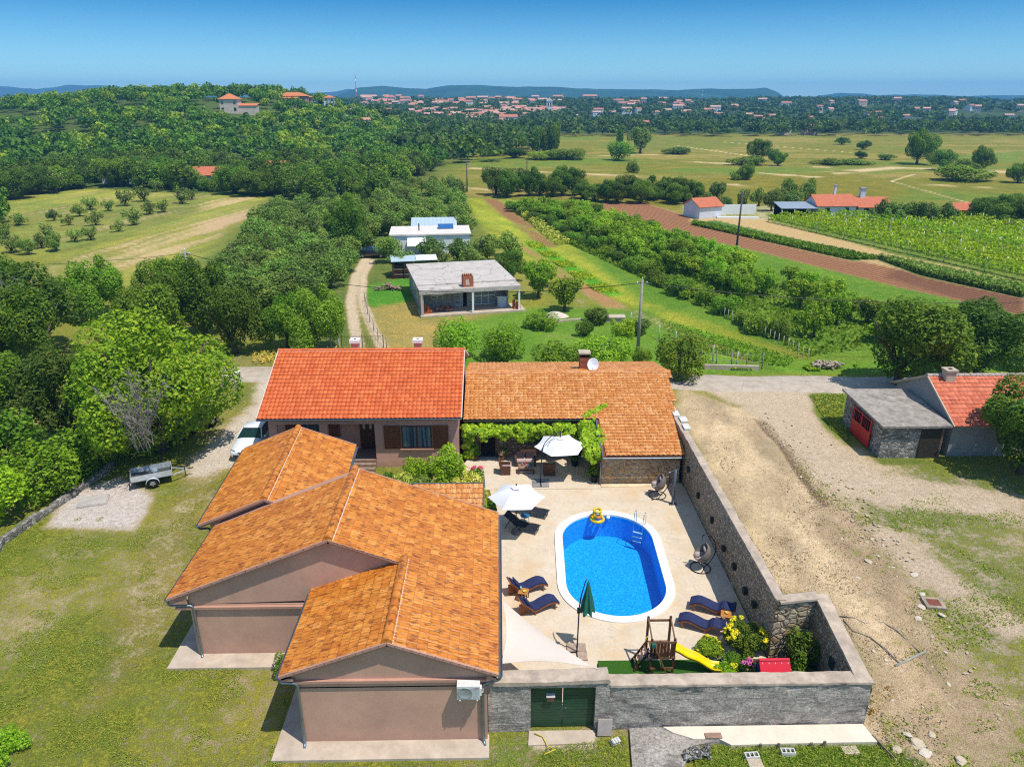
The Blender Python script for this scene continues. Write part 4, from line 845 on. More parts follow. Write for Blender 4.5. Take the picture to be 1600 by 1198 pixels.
# ------------------------------------------------------------------ patio and pool
PA = R(-2.2); PC = Vector((5.62, 31.55, 0)); PHL, PR = 4.37 - 2.4, 2.4
def stadium(r, hl, n=28, c=PC, a=PA):
    ca, sa = math.cos(a), math.sin(a); out = []
    for s in (1, -1):
        for k in range(n + 1):
            t = (math.pi * k / n) if s == 1 else (math.pi + math.pi * k / n)
            x = r * math.cos(t); y = s * hl + r * math.sin(t) * 1.0
            out.append((c.x + x * ca - y * sa, c.y + x * sa + y * ca))
    return out
def patio():
    t = NT('cream_travertine'); p = t.pos(); n = t.noise(p, 1.0, 6, .72); f = t.noise(p, 7, 5, .7); l = t.noise(p, .45, 3, .6)
    c = t.ramp(n, [(.3, (.56, .46, .335)), (.52, (.63, .525, .39)), (.72, (.67, .575, .45))])
    c = t.mix(t.ramp(t.math('ADD', t.math('MULTIPLY', f, .5), t.math('MULTIPLY', l, .6)), [(.55, 0.0), (.72, .7)]), c, (.60, .37, .14))
    c = t.mix(.8, c, t.ramp(f, [(.3, (.84, .82, .8)), (.7, (1.07, 1.07, 1.07))]), 'MULTIPLY')
    e = t.vor(p, 2.0, 'DISTANCE_TO_EDGE', 'Distance', .8); c = t.mix(t.ramp(e, [(0, .5), (.02, 0.0)]), c, (.40, .30, .2))
    m = t.done(t.bsdf(c, .75, t.bump(f, .3, .02), 0, .2))
    outer = [(-.54, 21.4), (3.95, 21.4), (3.95, 24.2), (4.05, 24.45), (11.15, 24.45), (11.12, 39.1), (6.12, 39.1), (6.12, 43.3), (-2.0, 43.3), (-2.4, 42.1), (-2.4, 41.2), (-.9, 40.6), (-.55, 38.2), (-.55, 34.4), (-.55, 31)]
    hole = stadium(PR + .12, PHL, 28)
    tri = tessellate_polygon([[Vector((x, y, 0)) for x, y in outer], [Vector((x, y, 0)) for x, y in hole]]); pts = outer + hole
    mb = MB(); mb.add([(x, y, .03) for x, y in pts], [tuple(f) for f in tri])
    n = len(outer)
    for i in range(n): a, b = outer[i], outer[(i + 1) % n]; mb.quad((*a, .03), (*b, .03), (*b, -.2), (*a, -.2))
    o = mb.build('patio', m); 
    me = o.data
    for f in me.polygons:
        pass
    import bmesh
    bm = bmesh.new(); bm.from_mesh(me); bmesh.ops.recalc_face_normals(bm, faces=bm.faces)
    for f in bm.faces:
        if abs(f.normal.z) > .9 and f.normal.z < 0: f.normal_flip()
    bm.to_mesh(me); bm.free()
    tag(o, 'cream stone paving round the oval pool', 'patio', kind='structure')
    MB().box(-.5, 6.1, 38.86, 38.93, .031, .042).build('x', m) if False else None
    # raised terrace under the vine
    mb = MB(); mb.prism([(-.9, 38.9), (6.05, 38.9), (6.05, 43.28), (-2.0, 43.28), (-2.35, 42.1), (-1.0, 40.7)], .0, .07); tag(mb.build('terrace', m), 'slightly raised cream paving in front of the stone annex', 'patio', kind='structure')
patio()
def pool():
    P = thing('swimming_pool', 'oval pool with bright blue lining and broad white rim', 'swimming pool', tuple(PC)); off = -PC
    WH = simple('white_pool_coping', (.80, .79, .76), .6, 0, .3, .06, 2)
    t = NT('blue_mosaic_caustic_liner'); p = t.pos(); e = t.vor(p, 3.2, 'SMOOTH_F1', 'Distance'); q = t.n('ShaderNodeVectorMath', operation='ADD'); t.put(q.inputs[0], p); s = t.n('ShaderNodeVectorMath', operation='SCALE'); t.put(s.inputs[0], t.noise(p, 3, 3, .6, 1)); s.inputs['Scale'].default_value = .35; t.put(q.inputs[1], s.outputs[0])
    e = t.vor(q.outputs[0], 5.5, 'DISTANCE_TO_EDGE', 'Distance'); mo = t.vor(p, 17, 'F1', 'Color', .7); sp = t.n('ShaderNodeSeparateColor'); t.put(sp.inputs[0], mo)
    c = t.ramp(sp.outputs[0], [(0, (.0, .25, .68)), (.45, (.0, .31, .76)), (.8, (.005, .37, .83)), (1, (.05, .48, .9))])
    c = t.mix(t.ramp(e, [(0, .55), (.12, 0.0)]), c, (.03, .47, .9))  # paler net of lines: water caustics painted into the liner colour
    LIN = t.done(t.bsdf(c, .5, None, 0, .3))
    ins = stadium(PR, PHL); out = stadium(PR + .42, PHL); n = len(ins)
    mb = MB()
    for i in range(n):
        j = (i + 1) % n; a, b, c2, d = ins[i], ins[j], out[j], out[i]
        mb.quad((*a, .10), (*d, .10), (*c2, .10), (*b, .10)); mb.quad((*d, .10), (*d, .02), (*c2, .02), (*c2, .10)); mb.quad((*a, .10), (*b, .10), (*b, .0), (*a, .0))
    mb.build('rim', WH, P)
    mb = MB(); wl2 = stadium(PR + .002, PHL)
    for i in range(n):
        j = (i + 1) % n; mb.quad((*wl2[i], .0), (*wl2[j], .0), (*wl2[j], -1.35), (*wl2[i], -1.35))
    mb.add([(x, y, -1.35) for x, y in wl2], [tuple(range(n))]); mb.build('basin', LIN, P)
    t = NT('pool_water'); p = t.pos(); nr = t.bump(t.math('ADD', t.noise(p, 3.5, 3, .6), t.math('MULTIPLY', t.noise(p, 9, 3, .6), .5)), .35, .06)
    tr = t.n('ShaderNodeBsdfTransparent'); tr.inputs[0].default_value = (.74, .93, 1, 1); gl = t.n('ShaderNodeBsdfGlossy'); gl.inputs['Roughness'].default_value = .03; t.put(gl.inputs['Normal'], nr)
    fr = t.n('ShaderNodeFresnel'); fr.inputs[0].default_value = 1.33; t.put(fr.inputs['Normal'], nr); mx = t.n('ShaderNodeMixShader'); t.put(mx.inputs[0], fr.outputs[0]); t.put(mx.inputs[1], tr.outputs[0]); t.put(mx.inputs[2], gl.outputs[0])
    w = stadium(PR - .003, PHL); mb = MB(); mb.add([(x, y, -.10) for x, y in w], [tuple(range(n))]); mb.build('water', t.done(mx.outputs[0]), P)
    for c in P.children: c.location = Vector(c.location) + off
    st = simple('polished_steel', (.55, .55, .56), .18, .95, .5, .05); base = at(998, 822, .1); L = thing('pool_ladder', 'chrome ladder hooked over the far right edge of the pool', 'ladder', base, R(40))
    ang = R(-35)
    rot = lambda x, y: (x, y)
    for s in (-.26, .26):
        pts = [(s, .35, 0), (s, .35, .55), (s, .28, .78), (s, .12, .84), (s, -.02, .76), (s, -.08, .5), (s, -.1, 0), (s, -.12, -1.1)]
        MB().tube(pts, .02, 8).build('rail', st, L)
    for k in range(3): MB().box(-.26, .26, -.18, -.08, -.35 - k * .28, -.32 - k * .28).build('tread', simple('white_plastic', (.75, .75, .75), .4), L)
    L.rotation_euler = (0, 0, R(-28))
    F = thing('inflatable_hoop', 'yellow inflatable basketball hoop ring floating at the far end of the pool', 'pool toy', at(933, 812, -.1)); Y = simple('yellow_vinyl', (.75, .50, .02), .3, 0, .5, .1)
    def torus(R0, r, z, n=28, m=12, yc=0):
        mb = MB(); vs = []; fs = []
        for i in range(n):
            a = 2 * math.pi * i / n
            for j in range(m):
                b = 2 * math.pi * j / m; vs.append(((R0 + r * math.cos(b)) * math.cos(a), (R0 + r * math.cos(b)) * math.sin(a) + yc, z + r * math.sin(b)))
        for i in range(n):
            for j in range(m): fs.append((i * m + j, ((i + 1) % n) * m + j, ((i + 1) % n) * m + (j + 1) % m, i * m + (j + 1) % m))
        return mb.add(vs, fs, 0, True)
    torus(.33, .10, .06).build('float_ring', Y, F); torus(.21, .07, .62).build('hoop', Y, F)
    for k in range(4):
        a = R(45 + 90 * k); MB().tube([(.33 * math.cos(a), .33 * math.sin(a), .1), (.25 * math.cos(a), .25 * math.sin(a), .38), (.21 * math.cos(a), .21 * math.sin(a), .6)], [.06, .075, .05], 10).build('upright', Y, F)
    MB().tube([(-.2, -.24, .33), (0, -.3, .33), (.2, -.24, .33)], [.07, .09, .07], 10).build('front_panel', simple('orange_print', (.55, .22, .03), .4), F)
    B = MB(); B.lathe([(.0001, -.11)] + [(.11 * math.cos(a), .11 * math.sin(a)) for a in np.linspace(-1.4, 1.4, 9)] + [(.0001, .11)], 16); o = B.build('ball', simple('white_ball', (.78, .78, .76), .4)); p = at(950, 808, -.05); o.location = p; tag(o, 'white ball floating beside the yellow hoop', 'ball')
pool()
# ------------------------------------------------------------------ foliage
LEAF_GAIN = (2.65, 2.08, .9)
def leaf_mat(name, lo, mid, hi, trans=.35, objvar=.38):
    if name in MATS: return MATS[name]
    t = NT(name); lo, mid, hi = [tuple(min(.9, q * w) for q, w in zip(c, LEAF_GAIN)) for c in (lo, mid, hi)]
    g = t.n('ShaderNodeNewGeometry'); oi = t.n('ShaderNodeObjectInfo')
    c = t.ramp(g.outputs['Random Per Island'], [(0, lo), (.5, mid), (1, hi)])
    v = t.math('ADD', t.math('MULTIPLY', oi.outputs['Random'], objvar * 2), 1 - objvar)
    hsn = t.n('ShaderNodeHueSaturation'); t.put(hsn.inputs['Color'], c); t.put(hsn.inputs['Value'], v); t.put(hsn.inputs['Hue'], t.math('ADD', .478, t.math('MULTIPLY', t.math('FRACT', t.math('MULTIPLY', oi.outputs['Random'], 7.3)), .034)))
    d = t.bsdf(hsn.outputs[0], .6, None, 0, .25); tr = t.n('ShaderNodeBsdfTranslucent'); t.put(tr.inputs[0], t.mix(1, hsn.outputs[0], (1.2, 1.25, .6), 'MULTIPLY'))
    m = t.n('ShaderNodeMixShader'); m.inputs[0].default_value = trans; t.put(m.inputs[1], d); t.put(m.inputs[2], tr.outputs[0])
    MATS[name] = t.done(m.outputs[0]); return MATS[name]
L_BRIGHT = leaf_mat('bright_walnut_leaf', (.042, .105, .01), (.072, .15, .012), (.125, .205, .02))
L_GREEN = leaf_mat('green_leaf', (.03, .085, .01), (.052, .125, .014), (.09, .17, .018))
L_DARK = leaf_mat('dark_green_leaf', (.022, .062, .012), (.04, .1, .016), (.07, .135, .02))
L_OLIVE = leaf_mat('olive_leaf', (.036, .088, .026), (.06, .128, .038), (.1, .175, .06), .25)
L_FRUIT = leaf_mat('fruit_tree_leaf', (.045, .12, .01), (.08, .18, .014), (.13, .24, .02))
L_WOOD = leaf_mat('wood_leaf', (.02, .065, .01), (.042, .105, .013), (.085, .155, .02), .3, .42)
L_VINE = leaf_mat('vine_leaf', (.07, .15, .01), (.13, .24, .015), (.22, .33, .03), .4, .1)
L_FAR = leaf_mat('far_wood_leaf', (.014, .05, .014), (.03, .08, .02), (.055, .115, .026), .2)
L_YEL = leaf_mat('yellow_flower', (.42, .32, .01), (.6, .45, .02), (.7, .55, .05), .2, .05)
L_RED = leaf_mat('red_flower', (.4, .02, .04), (.55, .04, .12), (.6, .1, .3), .2, .05)
L_PURP = leaf_mat('purple_flower', (.25, .04, .38), (.4, .08, .5), (.55, .2, .6), .2, .05)
L_DRY = leaf_mat('dry_grass_blade', (.3, .24, .08), (.42, .34, .13), (.5, .42, .2), .3)
L_SILVER = leaf_mat('silver_shrub_leaf', (.10, .15, .04), (.17, .23, .07), (.27, .32, .13), .25)
BARK = simple('grey_brown_bark', (.13, .095, .07), .95, 0, .05, .4, 5, .6, 30)
DEADW = simple('dead_grey_twigs', (.30, .26, .23), .95, 0, .05, .3, 6)
def leaves(P, Nn, size, rng, aspect=.55):
    """one small folded leaf spray (a diamond) at every point"""
    n = len(P); Nn = Nn / (np.linalg.norm(Nn, axis=1, keepdims=True) + 1e-9)
    r = rng.normal(size=(n, 3)); t = np.cross(Nn, r); t /= np.linalg.norm(t, axis=1, keepdims=True) + 1e-9; b = np.cross(Nn, t)
    s = (size if np.ndim(size) else np.full(n, size))[:, None] * rng.uniform(.6, 1.35, (n, 1)); a = aspect * s
    V = np.stack([P - t * s, P + b * a + Nn * s * .12, P + t * s, P - b * a + Nn * s * .12], 1).reshape(-1, 3)
    F = np.arange(4 * n).reshape(n, 4); return V, F
def unit(rng, n):
    d = rng.normal(size=(n, 3)); return d / np.linalg.norm(d, axis=1, keepdims=True)
def crown_pts(rng, N, lobes=11, spread=.62, lr=(.26, .46), zs=.8, up=.15, hollow=.55, upright=.35):
    C = unit(rng, lobes * 3); C = C[np.argsort(-C[:, 2] + rng.uniform(0, .9, len(C)))][:lobes]; C = C * spread * rng.uniform(.6, 1.2, (lobes, 1)); C[:, 2] *= zs; C[:, 2] += up * .3
    C = np.vstack([C, [[0, 0, .1]]]); Rr = np.append(rng.uniform(*lr, lobes), .42)
    k = rng.choice(len(C), N * 2, p=Rr ** 2 / (Rr ** 2).sum()); d = unit(rng, N * 2)
    bump = .82 + .35 * vnoise(d[:, 0] * 3 + k * 3.1, d[:, 1] * 3 + d[:, 2] * 2.3, 4)
    rad = Rr[k] * (hollow + (1 - hollow) * rng.uniform(0, 1, N * 2) ** .4) * bump; P = C[k] + d * rad[:, None] * np.array([1, 1, .85])
    inside = np.zeros(len(P), bool)
    for c, r in zip(C, Rr): inside |= (((P - c) ** 2).sum(1) < (r * .62) ** 2)
    keep = ~inside | (rng.uniform(size=len(P)) < .12); P = P[keep][:N]; d = d[keep][:N]
    n = d * .75 + unit(rng, len(P)) * .75 + np.array([0, 0, upright]); return P, n
def crown_mesh(name, seed, N, q, mat, **k):
    rng = np.random.default_rng(seed); P, n = crown_pts(rng, N, **k)
    P = P.copy(); w = np.abs(P[:, :2]).max(); P[:, :2] *= .5 / w; lo, hi = np.percentile(P[:, 2], .3), P[:, 2].max(); cb = k.get('base', .2) if False else BASE.get(name, .22)
    P[:, 2] = cb + (P[:, 2] - lo) / (hi - lo) * (1 - cb); V, F = leaves(P, n, q, rng); return npmesh(name, V, F, mat)
BASE = {}
def trunk_mesh(name, seed, r=.03, fork=.3, limbs=6, spread=.3, lean=.04):
    rnd = random.Random(seed); mb = MB(); x = rnd.uniform(-lean, lean)
    mb.tube([(0, 0, -.03), (x * .3, 0, fork * .4), (x, 0, fork)], [r * 1.5, r * 1.05, r * .9], 7)
    for k in range(limbs):
        a = 2 * math.pi * k / limbs + rnd.uniform(-.4, .4); s = spread * rnd.uniform(.6, 1.1); h = rnd.uniform(.62, .88)
        e = (x + math.cos(a) * s, math.sin(a) * s, h); mpt = (x + math.cos(a) * s * .45, math.sin(a) * s * .45, fork + (h - fork) * .45)
        mb.tube([(x, 0, fork * .9), mpt, e], [r * .7, r * .45, r * .12], 5)
        for q in range(2):
            b = a + rnd.uniform(-.9, .9); mb.tube([mpt, (mpt[0] + math.cos(b) * s * .5, mpt[1] + math.sin(b) * s * .5, mpt[2] + .14)], [r * .3, r * .08], 4)
    return mb.mesh(name, BARK)
CR = {}; TK = {}
def kind(k, n, N, q, mat, base, tk=None, **kw):
    out = []
    for i in range(n):
        nm = k + '_crown'; BASE[nm] = base; out.append(crown_mesh(nm, hash_s(k) + i * 17, N, q, mat, **kw))
    CR[k] = out; TK[k] = [trunk_mesh(k + '_trunk', hash_s(k) + 5 + i, **(tk or {})) for i in range(n)]
def hash_s(s): return sum(ord(c) * (i + 3) for i, c in enumerate(s)) % 9973
kind('walnut', 2, 27000, .012, L_BRIGHT, .05, dict(r=.028, fork=.2, limbs=8, spread=.36), lobes=38, lr=(.14, .27), spread=.66)
kind('broad', 3, 15000, .0155, L_GREEN, .12, dict(r=.03, fork=.2, limbs=7), lobes=20, lr=(.13, .34), spread=.7, hollow=.4)
kind('dark', 2, 14000, .016, L_DARK, .1, dict(r=.03, fork=.2, limbs=7), lobes=20, lr=(.13, .34), spread=.7, hollow=.4)
kind('olive', 3, 2400, .033, L_OLIVE, .18, dict(r=.045, fork=.22, limbs=6, spread=.3), lobes=13, lr=(.16, .36), hollow=.2, spread=.62)
kind('sparse', 3, 620, .05, L_OLIVE, .05, dict(r=.04, fork=.16, limbs=8, spread=.34), lobes=9, lr=(.12, .34), hollow=.0, spread=.66)
kind('fruit', 3, 2000, .036, L_FRUIT, .2, dict(r=.03, fork=.24, limbs=6, spread=.36), lobes=13, lr=(.13, .32), hollow=.2, spread=.72, zs=.6)
kind('wood', 4, 1500, .042, L_WOOD, .06, dict(r=.03, fork=.2, limbs=5), lobes=14, lr=(.15, .36), spread=.7)
kind('bush', 3, 2600, .032, L_GREEN, .0, dict(r=.02, fork=.15, limbs=7), lobes=12, lr=(.22, .42), zs=.7)
kind('brightbush', 2, 4200, .026, L_FRUIT, .0, dict(r=.02, fork=.15, limbs=7), lobes=14, lr=(.2, .36), zs=.7)
kind('poplar', 1, 1500, .06, L_DARK, .04, dict(r=.05, fork=.3, limbs=5, spread=.15), lobes=12, lr=(.3, .42), zs=1, spread=.45)
def tree(k, x, y, h, w, label=None, cat='tree', group=None, rz=None, v=None, name=None, parts=True, rnd=random.Random(99)):
    v = rnd.randrange(len(CR[k])) if v is None else v; rz = rnd.uniform(0, 6.28) if rz is None else rz
    nm = name or {'olive': 'olive_tree', 'sparse': 'olive_tree', 'fruit': 'fruit_tree', 'bush': 'bush', 'brightbush': 'bush', 'poplar': 'poplar_tree', 'walnut': 'walnut_tree'}.get(k, 'leafy_tree')
    z = float(terrain(x, y)) - .03
    r = thing(nm, label, cat, (x, y, z), rz, group); r.scale = (w, w, h)
    link('crown', CR[k][v], r)
    if parts: link('trunk', TK[k][v], r)
    return r
rnd = random.Random(11)
# --- trees one can tell apart round the houses
NEARW = [
 ('walnut', -22.6, 44.6, 10.0, 11.6, 'big bright green walnut tree with a patch of dead grey branches left of the drive'),
 ('dark', -28.8, 45.5, 7.2, 7.6, 'dull dark green tree between the big bright walnut and the left edge of the photo'),
 ('broad', -34.5, 46.5, 6.4, 7.5, 'bushy green tree at the left edge in front of the large dark tree'),
 ('dark', -44.0, 65.0, 9.6, 13.0, 'large dark crowned tree with bare twigs at the left edge before the mown field'),
 ('dark', -51.5, 72.0, 8.6, 9.5, 'dark tree at the left edge behind the large dark one'),
 ('broad', -38.2, 57.5, 8.0, 8.2, 'leafy mid green tree right of the large dark tree, left behind the walnut'),
 ('broad', -43.5, 77.0, 6.6, 8.4, 'light green tree at the near edge of the left field, left one'),
 ('broad', -36.0, 79.5, 6.2, 8.0, 'light green tree at the near edge of the left field, right one'),
 ('broad', -31.5, 62.0, 7.4, 8.4, 'light green tree behind the crown of the big bright walnut'),
 ('broad', -28.9, 70.0, 8.4, 8.6, 'round deep green tree behind the lamp pole, right of the mown field corner'),
 ('broad', -24.3, 64.8, 6.6, 6.6, 'deep green tree just left behind the red roof, by the road'),
 ('broad', -20.0, 66.5, 5.6, 5.2, 'lower green tree between the roadside trees and the farm track'),
 ('broad', -17.2, 64.3, 6.6, 7.4, 'walnut like green tree standing at the mouth of the farm track'),
 ('dark', -26.5, 58.4, 3.0, 4.4, 'low dark bush on the road verge under the left trees'),
 ('brightbush', -26.6, 38.8, 3.6, 4.6, 'bright green bush over the low stone kerb below the dull dark tree'),
 ('brightbush', -28.3, 35.4, 3.7, 5.2, 'yellowish green bush over the low stone kerb at the left edge'),
 ('bush', -26.2, 41.4, 3.4, 4.0, 'mid green bush by the upper end of the low stone kerb'),
 ('bush', -30.5, 40.8, 4.6, 5.4, 'deep green bush in the left thicket under the dull dark tree'),
 ('bush', -32.0, 37.0, 4.2, 5.0, 'round green bush on the left edge behind the yellowish one'),
 ('brightbush', -28.6, 31.8, 3.0, 4.4, 'lowest bright bush at the left edge above the lawn'),
 ('bush', -35.2, 42.2, 4.6, 5.6, 'far left bush below the bushy green tree'),
 ('brightbush', -24.9, 43.6, 3.4, 3.6, 'small bright bush between the kerb and the walnut crown'),
 ('broad', 32.6, 55.6, 7.8, 10.5, 'broad walnut standing behind the grey shed beside the road'),
 ('dark', 40.5, 58.2, 6.6, 8.6, 'dark green tree behind the red roof of the grey house, right of the shed walnut'),
 ('broad', 47.5, 59.5, 6.6, 8, 'green tree at the right edge behind the grey house'),
 ('broad', 32.6, 40.4, 6.0, 8.2, 'tree at the right edge that overhangs the red roof of the grey house'),
 ('broad', 36.5, 38.0, 5.6, 6.5, 'leafy tree cut by the right edge in front of the grey house'),
 ('brightbush', -3.8, 63.2, 3.7, 4.6, 'orange dotted pomegranate bush, left one of two beyond the red ridge'),
 ('brightbush', .2, 62.6, 3.4, 4.4, 'orange dotted pomegranate bush, right one of two beyond the red ridge'),
 ('brightbush', 5.2, 58.9, 2.8, 5.2, 'fig bush left of the annex chimney'),
 ('brightbush', 9.0, 59.4, 3.2, 5.6, 'fig bush right behind the satellite dish'),
 ('broad', 12.0, 59.0, 2.3, 2.8, 'small fig bush at the foot of the electricity pole'),
 ('brightbush', 14.8, 57.0, 4.3, 4.6, 'light green tree leaning over the road at the right end of the annex roof'),
 ('brightbush', 11.7, 50.5, 2.0, 1.9, 'shrub pushing out under the right end of the annex roof'),
 ('fruit', 7.2, 78.5, 4.0, 4.8, 'fruit tree with a bare leaning trunk right of the concrete house'),
 ('fruit', 4.6, 84.5, 4.3, 4.8, 'fruit tree at the right rear corner of the concrete house'),
 ('dark', 1.2, 92.5, 4.2, 4.6, 'dark fruit tree behind the right side of the concrete house'),
 ('fruit', 5.6, 90.5, 3.6, 3.8, 'small fruit tree beside the green strip behind the concrete house'),
 ('bush', 10.0, 73.5, 1.9, 3.4, 'low bush by the fence right of the fruit trees'),
 ('bush', 8.4, 69.5, 1.5, 2.2, 'small round bush in the garden beyond the road'),
 ('bush', 13.9, 69.6, 1.6, 2.8, 'low bush on the garden fence behind the electricity pole'),
 ('brightbush', 4.4, 72.5, 1.6, 4.2, 'wide low green clump in the middle of the garden beyond the road'),
 ('fruit', 11.8, 67.0, 2.6, 3.0, 'young fruit tree in the garden just left of the electricity pole'),
 ('dark', -21.8, 111.0, 8.0, 7.0, 'tall dark tree at the top of the farm track over the parked car'),
 ('dark', -24.5, 118.0, 8.2, 8.0, 'tall dark tree left of the top of the farm track'),
 ('olive', -13.2, 97.0, 3.6, 4.4, 'olive tree by the woodpile at the bend of the farm track'),
 ('olive', -15.4, 104.5, 3.9, 4.6, 'olive tree left before the flat white house'),
 ('olive', -9.9, 104.0, 4.0, 4.8, 'olive tree before the white awning of the flat white house'),
 ('olive', -5.8, 103.5, 3.8, 4.4, 'olive tree before the middle of the flat white house'),
 ('olive', -1.8, 105.5, 3.9, 4.6, 'olive tree at the right corner of the flat white house'),
 ('olive', 1.6, 109.0, 3.8, 4.6, 'olive tree right of the flat white house by the green strip'),
 ('olive', -3.6, 98.8, 3.4, 4.2, 'olive tree just behind the concrete house roof'),
 ('olive', -8.2, 99.0, 3.3, 4.2, 'olive tree behind the left part of the concrete house roof'),
 ('bush', -9.0, 24.0, .95, 1.05, 'small round green bush at the corner of the front gable'),
 ('bush', 12.25, 23.9, 1.9, 1.7, 'deep green bush in the corner between the rubble walls'),
]
for (k, x, y, h, w, lab) in NEARW:
    tree(k, x, y, h, w, lab, 'bush' if 'bush' in k or 'bush' in lab else 'tree', name=('bush' if 'bush' in lab or 'shrub' in lab else None))
# dead branches in the big walnut
def dead_branches(key, cx, cy, cz, n, seed):
    mb = MB(); r = random.Random(seed)
    for k in range(n):
        s = Vector((cx + r.uniform(-.5, .5), cy + r.uniform(-.3, .3), cz + r.uniform(0, 1.6))); p = [s]; d = Vector((r.uniform(-.28, .28), -.3, r.uniform(.8, 1.2))).normalized()
        for q in range(5): d = (d + Vector((r.uniform(-.22, .22), r.uniform(-.12, .2), r.uniform(-.2, .2)))).normalized(); p.append(p[-1] + d * .72)
        mb.tube(p, [.04, .032, .025, .018, .012, .007], 4, cap=False)
        for q in range(1, 6):
            for z in range(6): e = p[q] + Vector((r.uniform(-.45, .45), r.uniform(-.35, .2), r.uniform(-.3, .55))); mb.tube([p[q], (p[q] + e) / 2 + Vector((0, 0, .06)), e], [.014, .011, .006], 3, cap=False)
    w = [o for o in COL.objects if key in o.get('label', '')][0]; o = mb.build('dead_branch', DEADW, w); o.matrix_parent_inverse = Matrix.LocRotScale(w.location, w.rotation_euler, w.scale).inverted(); tag(o, 'bare grey dead branches')
dead_branches('big bright green walnut', -21.3, 40.0, 2.2, 24, 6); dead_branches('large dark crowned tree', -43.6, 59.6, 3.2, 9, 8); dead_branches('large dark crowned tree', -40.6, 60.6, 4.0, 7, 9)
# --- groves, orchard, hedges: many of one kind
def fill(px_or_world, n, kindf, h, w, label, group, cat='tree', jitter=.3, rows=None, seed=1, world=False):
    pass
def quadgrid(A, B, C, D, ns, nt, jit, r):
    """A-B one end, D-C other end (world xy)"""
    out = []
    for i in range(ns):
        for j in range(nt):
            s = (i + .5 + r.uniform(-jit, jit)) / ns; t = (j + .5 + r.uniform(-jit, jit)) / nt
            p = (Vector(A) * (1 - s) + Vector(B) * s) * (1 - t) + (Vector(D) * (1 - s) + Vector(C) * s) * t; out.append((p.x, p.y))
    return out
r_ = random.Random(21)
ORCH = quadgrid((4.5, 158), (17.0, 148), (46, 66), (30.5, 62.5), 5, 27, .25, r_)
for k_, (x, y) in enumerate(ORCH):
    if r_.random() < (.42 if k_ % 27 > 13 else .12): continue
    tree('fruit', x, y, r_.uniform(2.5, 3.7), r_.uniform(3.2, 4.9), 'fruit tree with dense yellow green crown in the orchard beside the ploughed field', group='orchard trees beside the ploughed field')
HB = quadgrid((1.5, 160), (3.0, 160), (28.6, 66), (27.2, 65), 1, 30, .4, r_)
for x, y in HB:
    tree('bush', x, y, r_.uniform(1.3, 2.3), r_.uniform(2.6, 4.4), 'low green bush in the ragged hedge between the green strip and the orchard', 'bush', 'hedge bushes along the orchard', name='bush')
OL = quadgrid((-47, 150), (-18.5, 165), (-20.5, 76), (-32, 76), 6, 17, .28, r_)
for x, y in OL:
    tree('olive', x, y, r_.uniform(3.2, 4.6), r_.uniform(4.2, 5.8), 'olive tree in the dense grove left of the farm track', group='olive grove left of the farm track')
OL2 = quadgrid((-28, 190), (-9, 186), (-3.5, 122), (-20, 124), 4, 11, .28, r_)
for x, y in OL2:
    tree('olive', x, y, r_.uniform(3.4, 4.8), r_.uniform(4.4, 5.8), 'olive tree in the grove behind the flat white house', group='olive grove behind the flat white house')
for px, py, h, w in ((30, 352, 2.2, 3.2), (8, 372, 2.4, 3.2), (85, 345, 2.2, 2.6), (108, 352, 1.9, 2.2), (125, 338, 2.4, 3), (142, 328, 2.6, 3.4), (170, 330, 2.2, 2.6), (150, 352, 2.6, 3.2), (75, 372, 2.4, 2.6), (118, 378, 2.0, 2.6), (142, 375, 2.2, 2.8), (88, 392, 2.8, 3.2), (186, 362, 2.0, 2.4), (210, 352, 3.2, 3.6), (196, 322, 3.4, 3.8), (235, 335, 2.8, 3.2), (255, 332, 2.6, 3.2), (225, 315, 3.4, 4), (285, 318, 3.6, 4.2), (300, 312, 2.6, 3), (245, 300, 3.2, 3.6), (66, 388, 2.4, 2.6), (20, 395, 2.6, 3.2), (45, 398, 2.4, 3)):
    g = at(px, py); tree('sparse' if hash_s(str(px)) % 4 else 'olive', g.x, g.y, h * 1.05, w * 1.1, 'small olive tree scattered on the mown field at the left', group='young olives on the left field')
hr = random.Random(5)
for px, py, h, w, k, lab in ((366, 303, 7, 11, 'broad', 'dark round tree right of the orange cottage roof beyond the left field'), (398, 306, 6.5, 11, 'dark', 'dark tree in the middle of the clump at the far end of the left field'), (432, 304, 6.5, 10, 'broad', 'right tree of the clump at the far end of the left field'), (345, 299, 3.5, 7, 'brightbush', 'yellow green bush before the orange cottage roof beyond the left field'), (300, 297, 3.5, 7, 'bush', 'bush hiding the wall of the orange roofed cottage beyond the left field'), (320, 298, 3.2, 6, 'bush', 'second bush hiding the wall of the orange roofed cottage beyond the left field'), (182, 292, 7, 12, 'broad', 'lone tree with a clear trunk at the upper edge of the left field'), (252, 293, 6, 11, 'broad', 'dark tree right of the lone tree at the upper edge of the left field'), (60, 303, 6.5, 11, 'dark', 'big dark tree at the upper left corner of the left field'), (20, 312, 7, 12, 'dark', 'dark tree at the left edge above the left field'), (105, 296, 6, 10, 'broad', 'green tree between the dark corner trees and the lone tree of the left field')):
    g = at(px, py); tree(k, g.x, g.y, h, w, lab, 'bush' if 'bush' in k else 'tree')
for px in np.linspace(775, 1085, 19):
    g = at(px, 303 + (px - 775) * .045 + hr.uniform(-5, 5)); tree('dark', g.x, g.y, hr.uniform(4.5, 7.2) * (1 if px < 900 else .75), hr.uniform(6.5, 9), 'dark leafy tree in the row closing the orchard towards the plain', group='dark tree row beyond the orchard', parts=True)
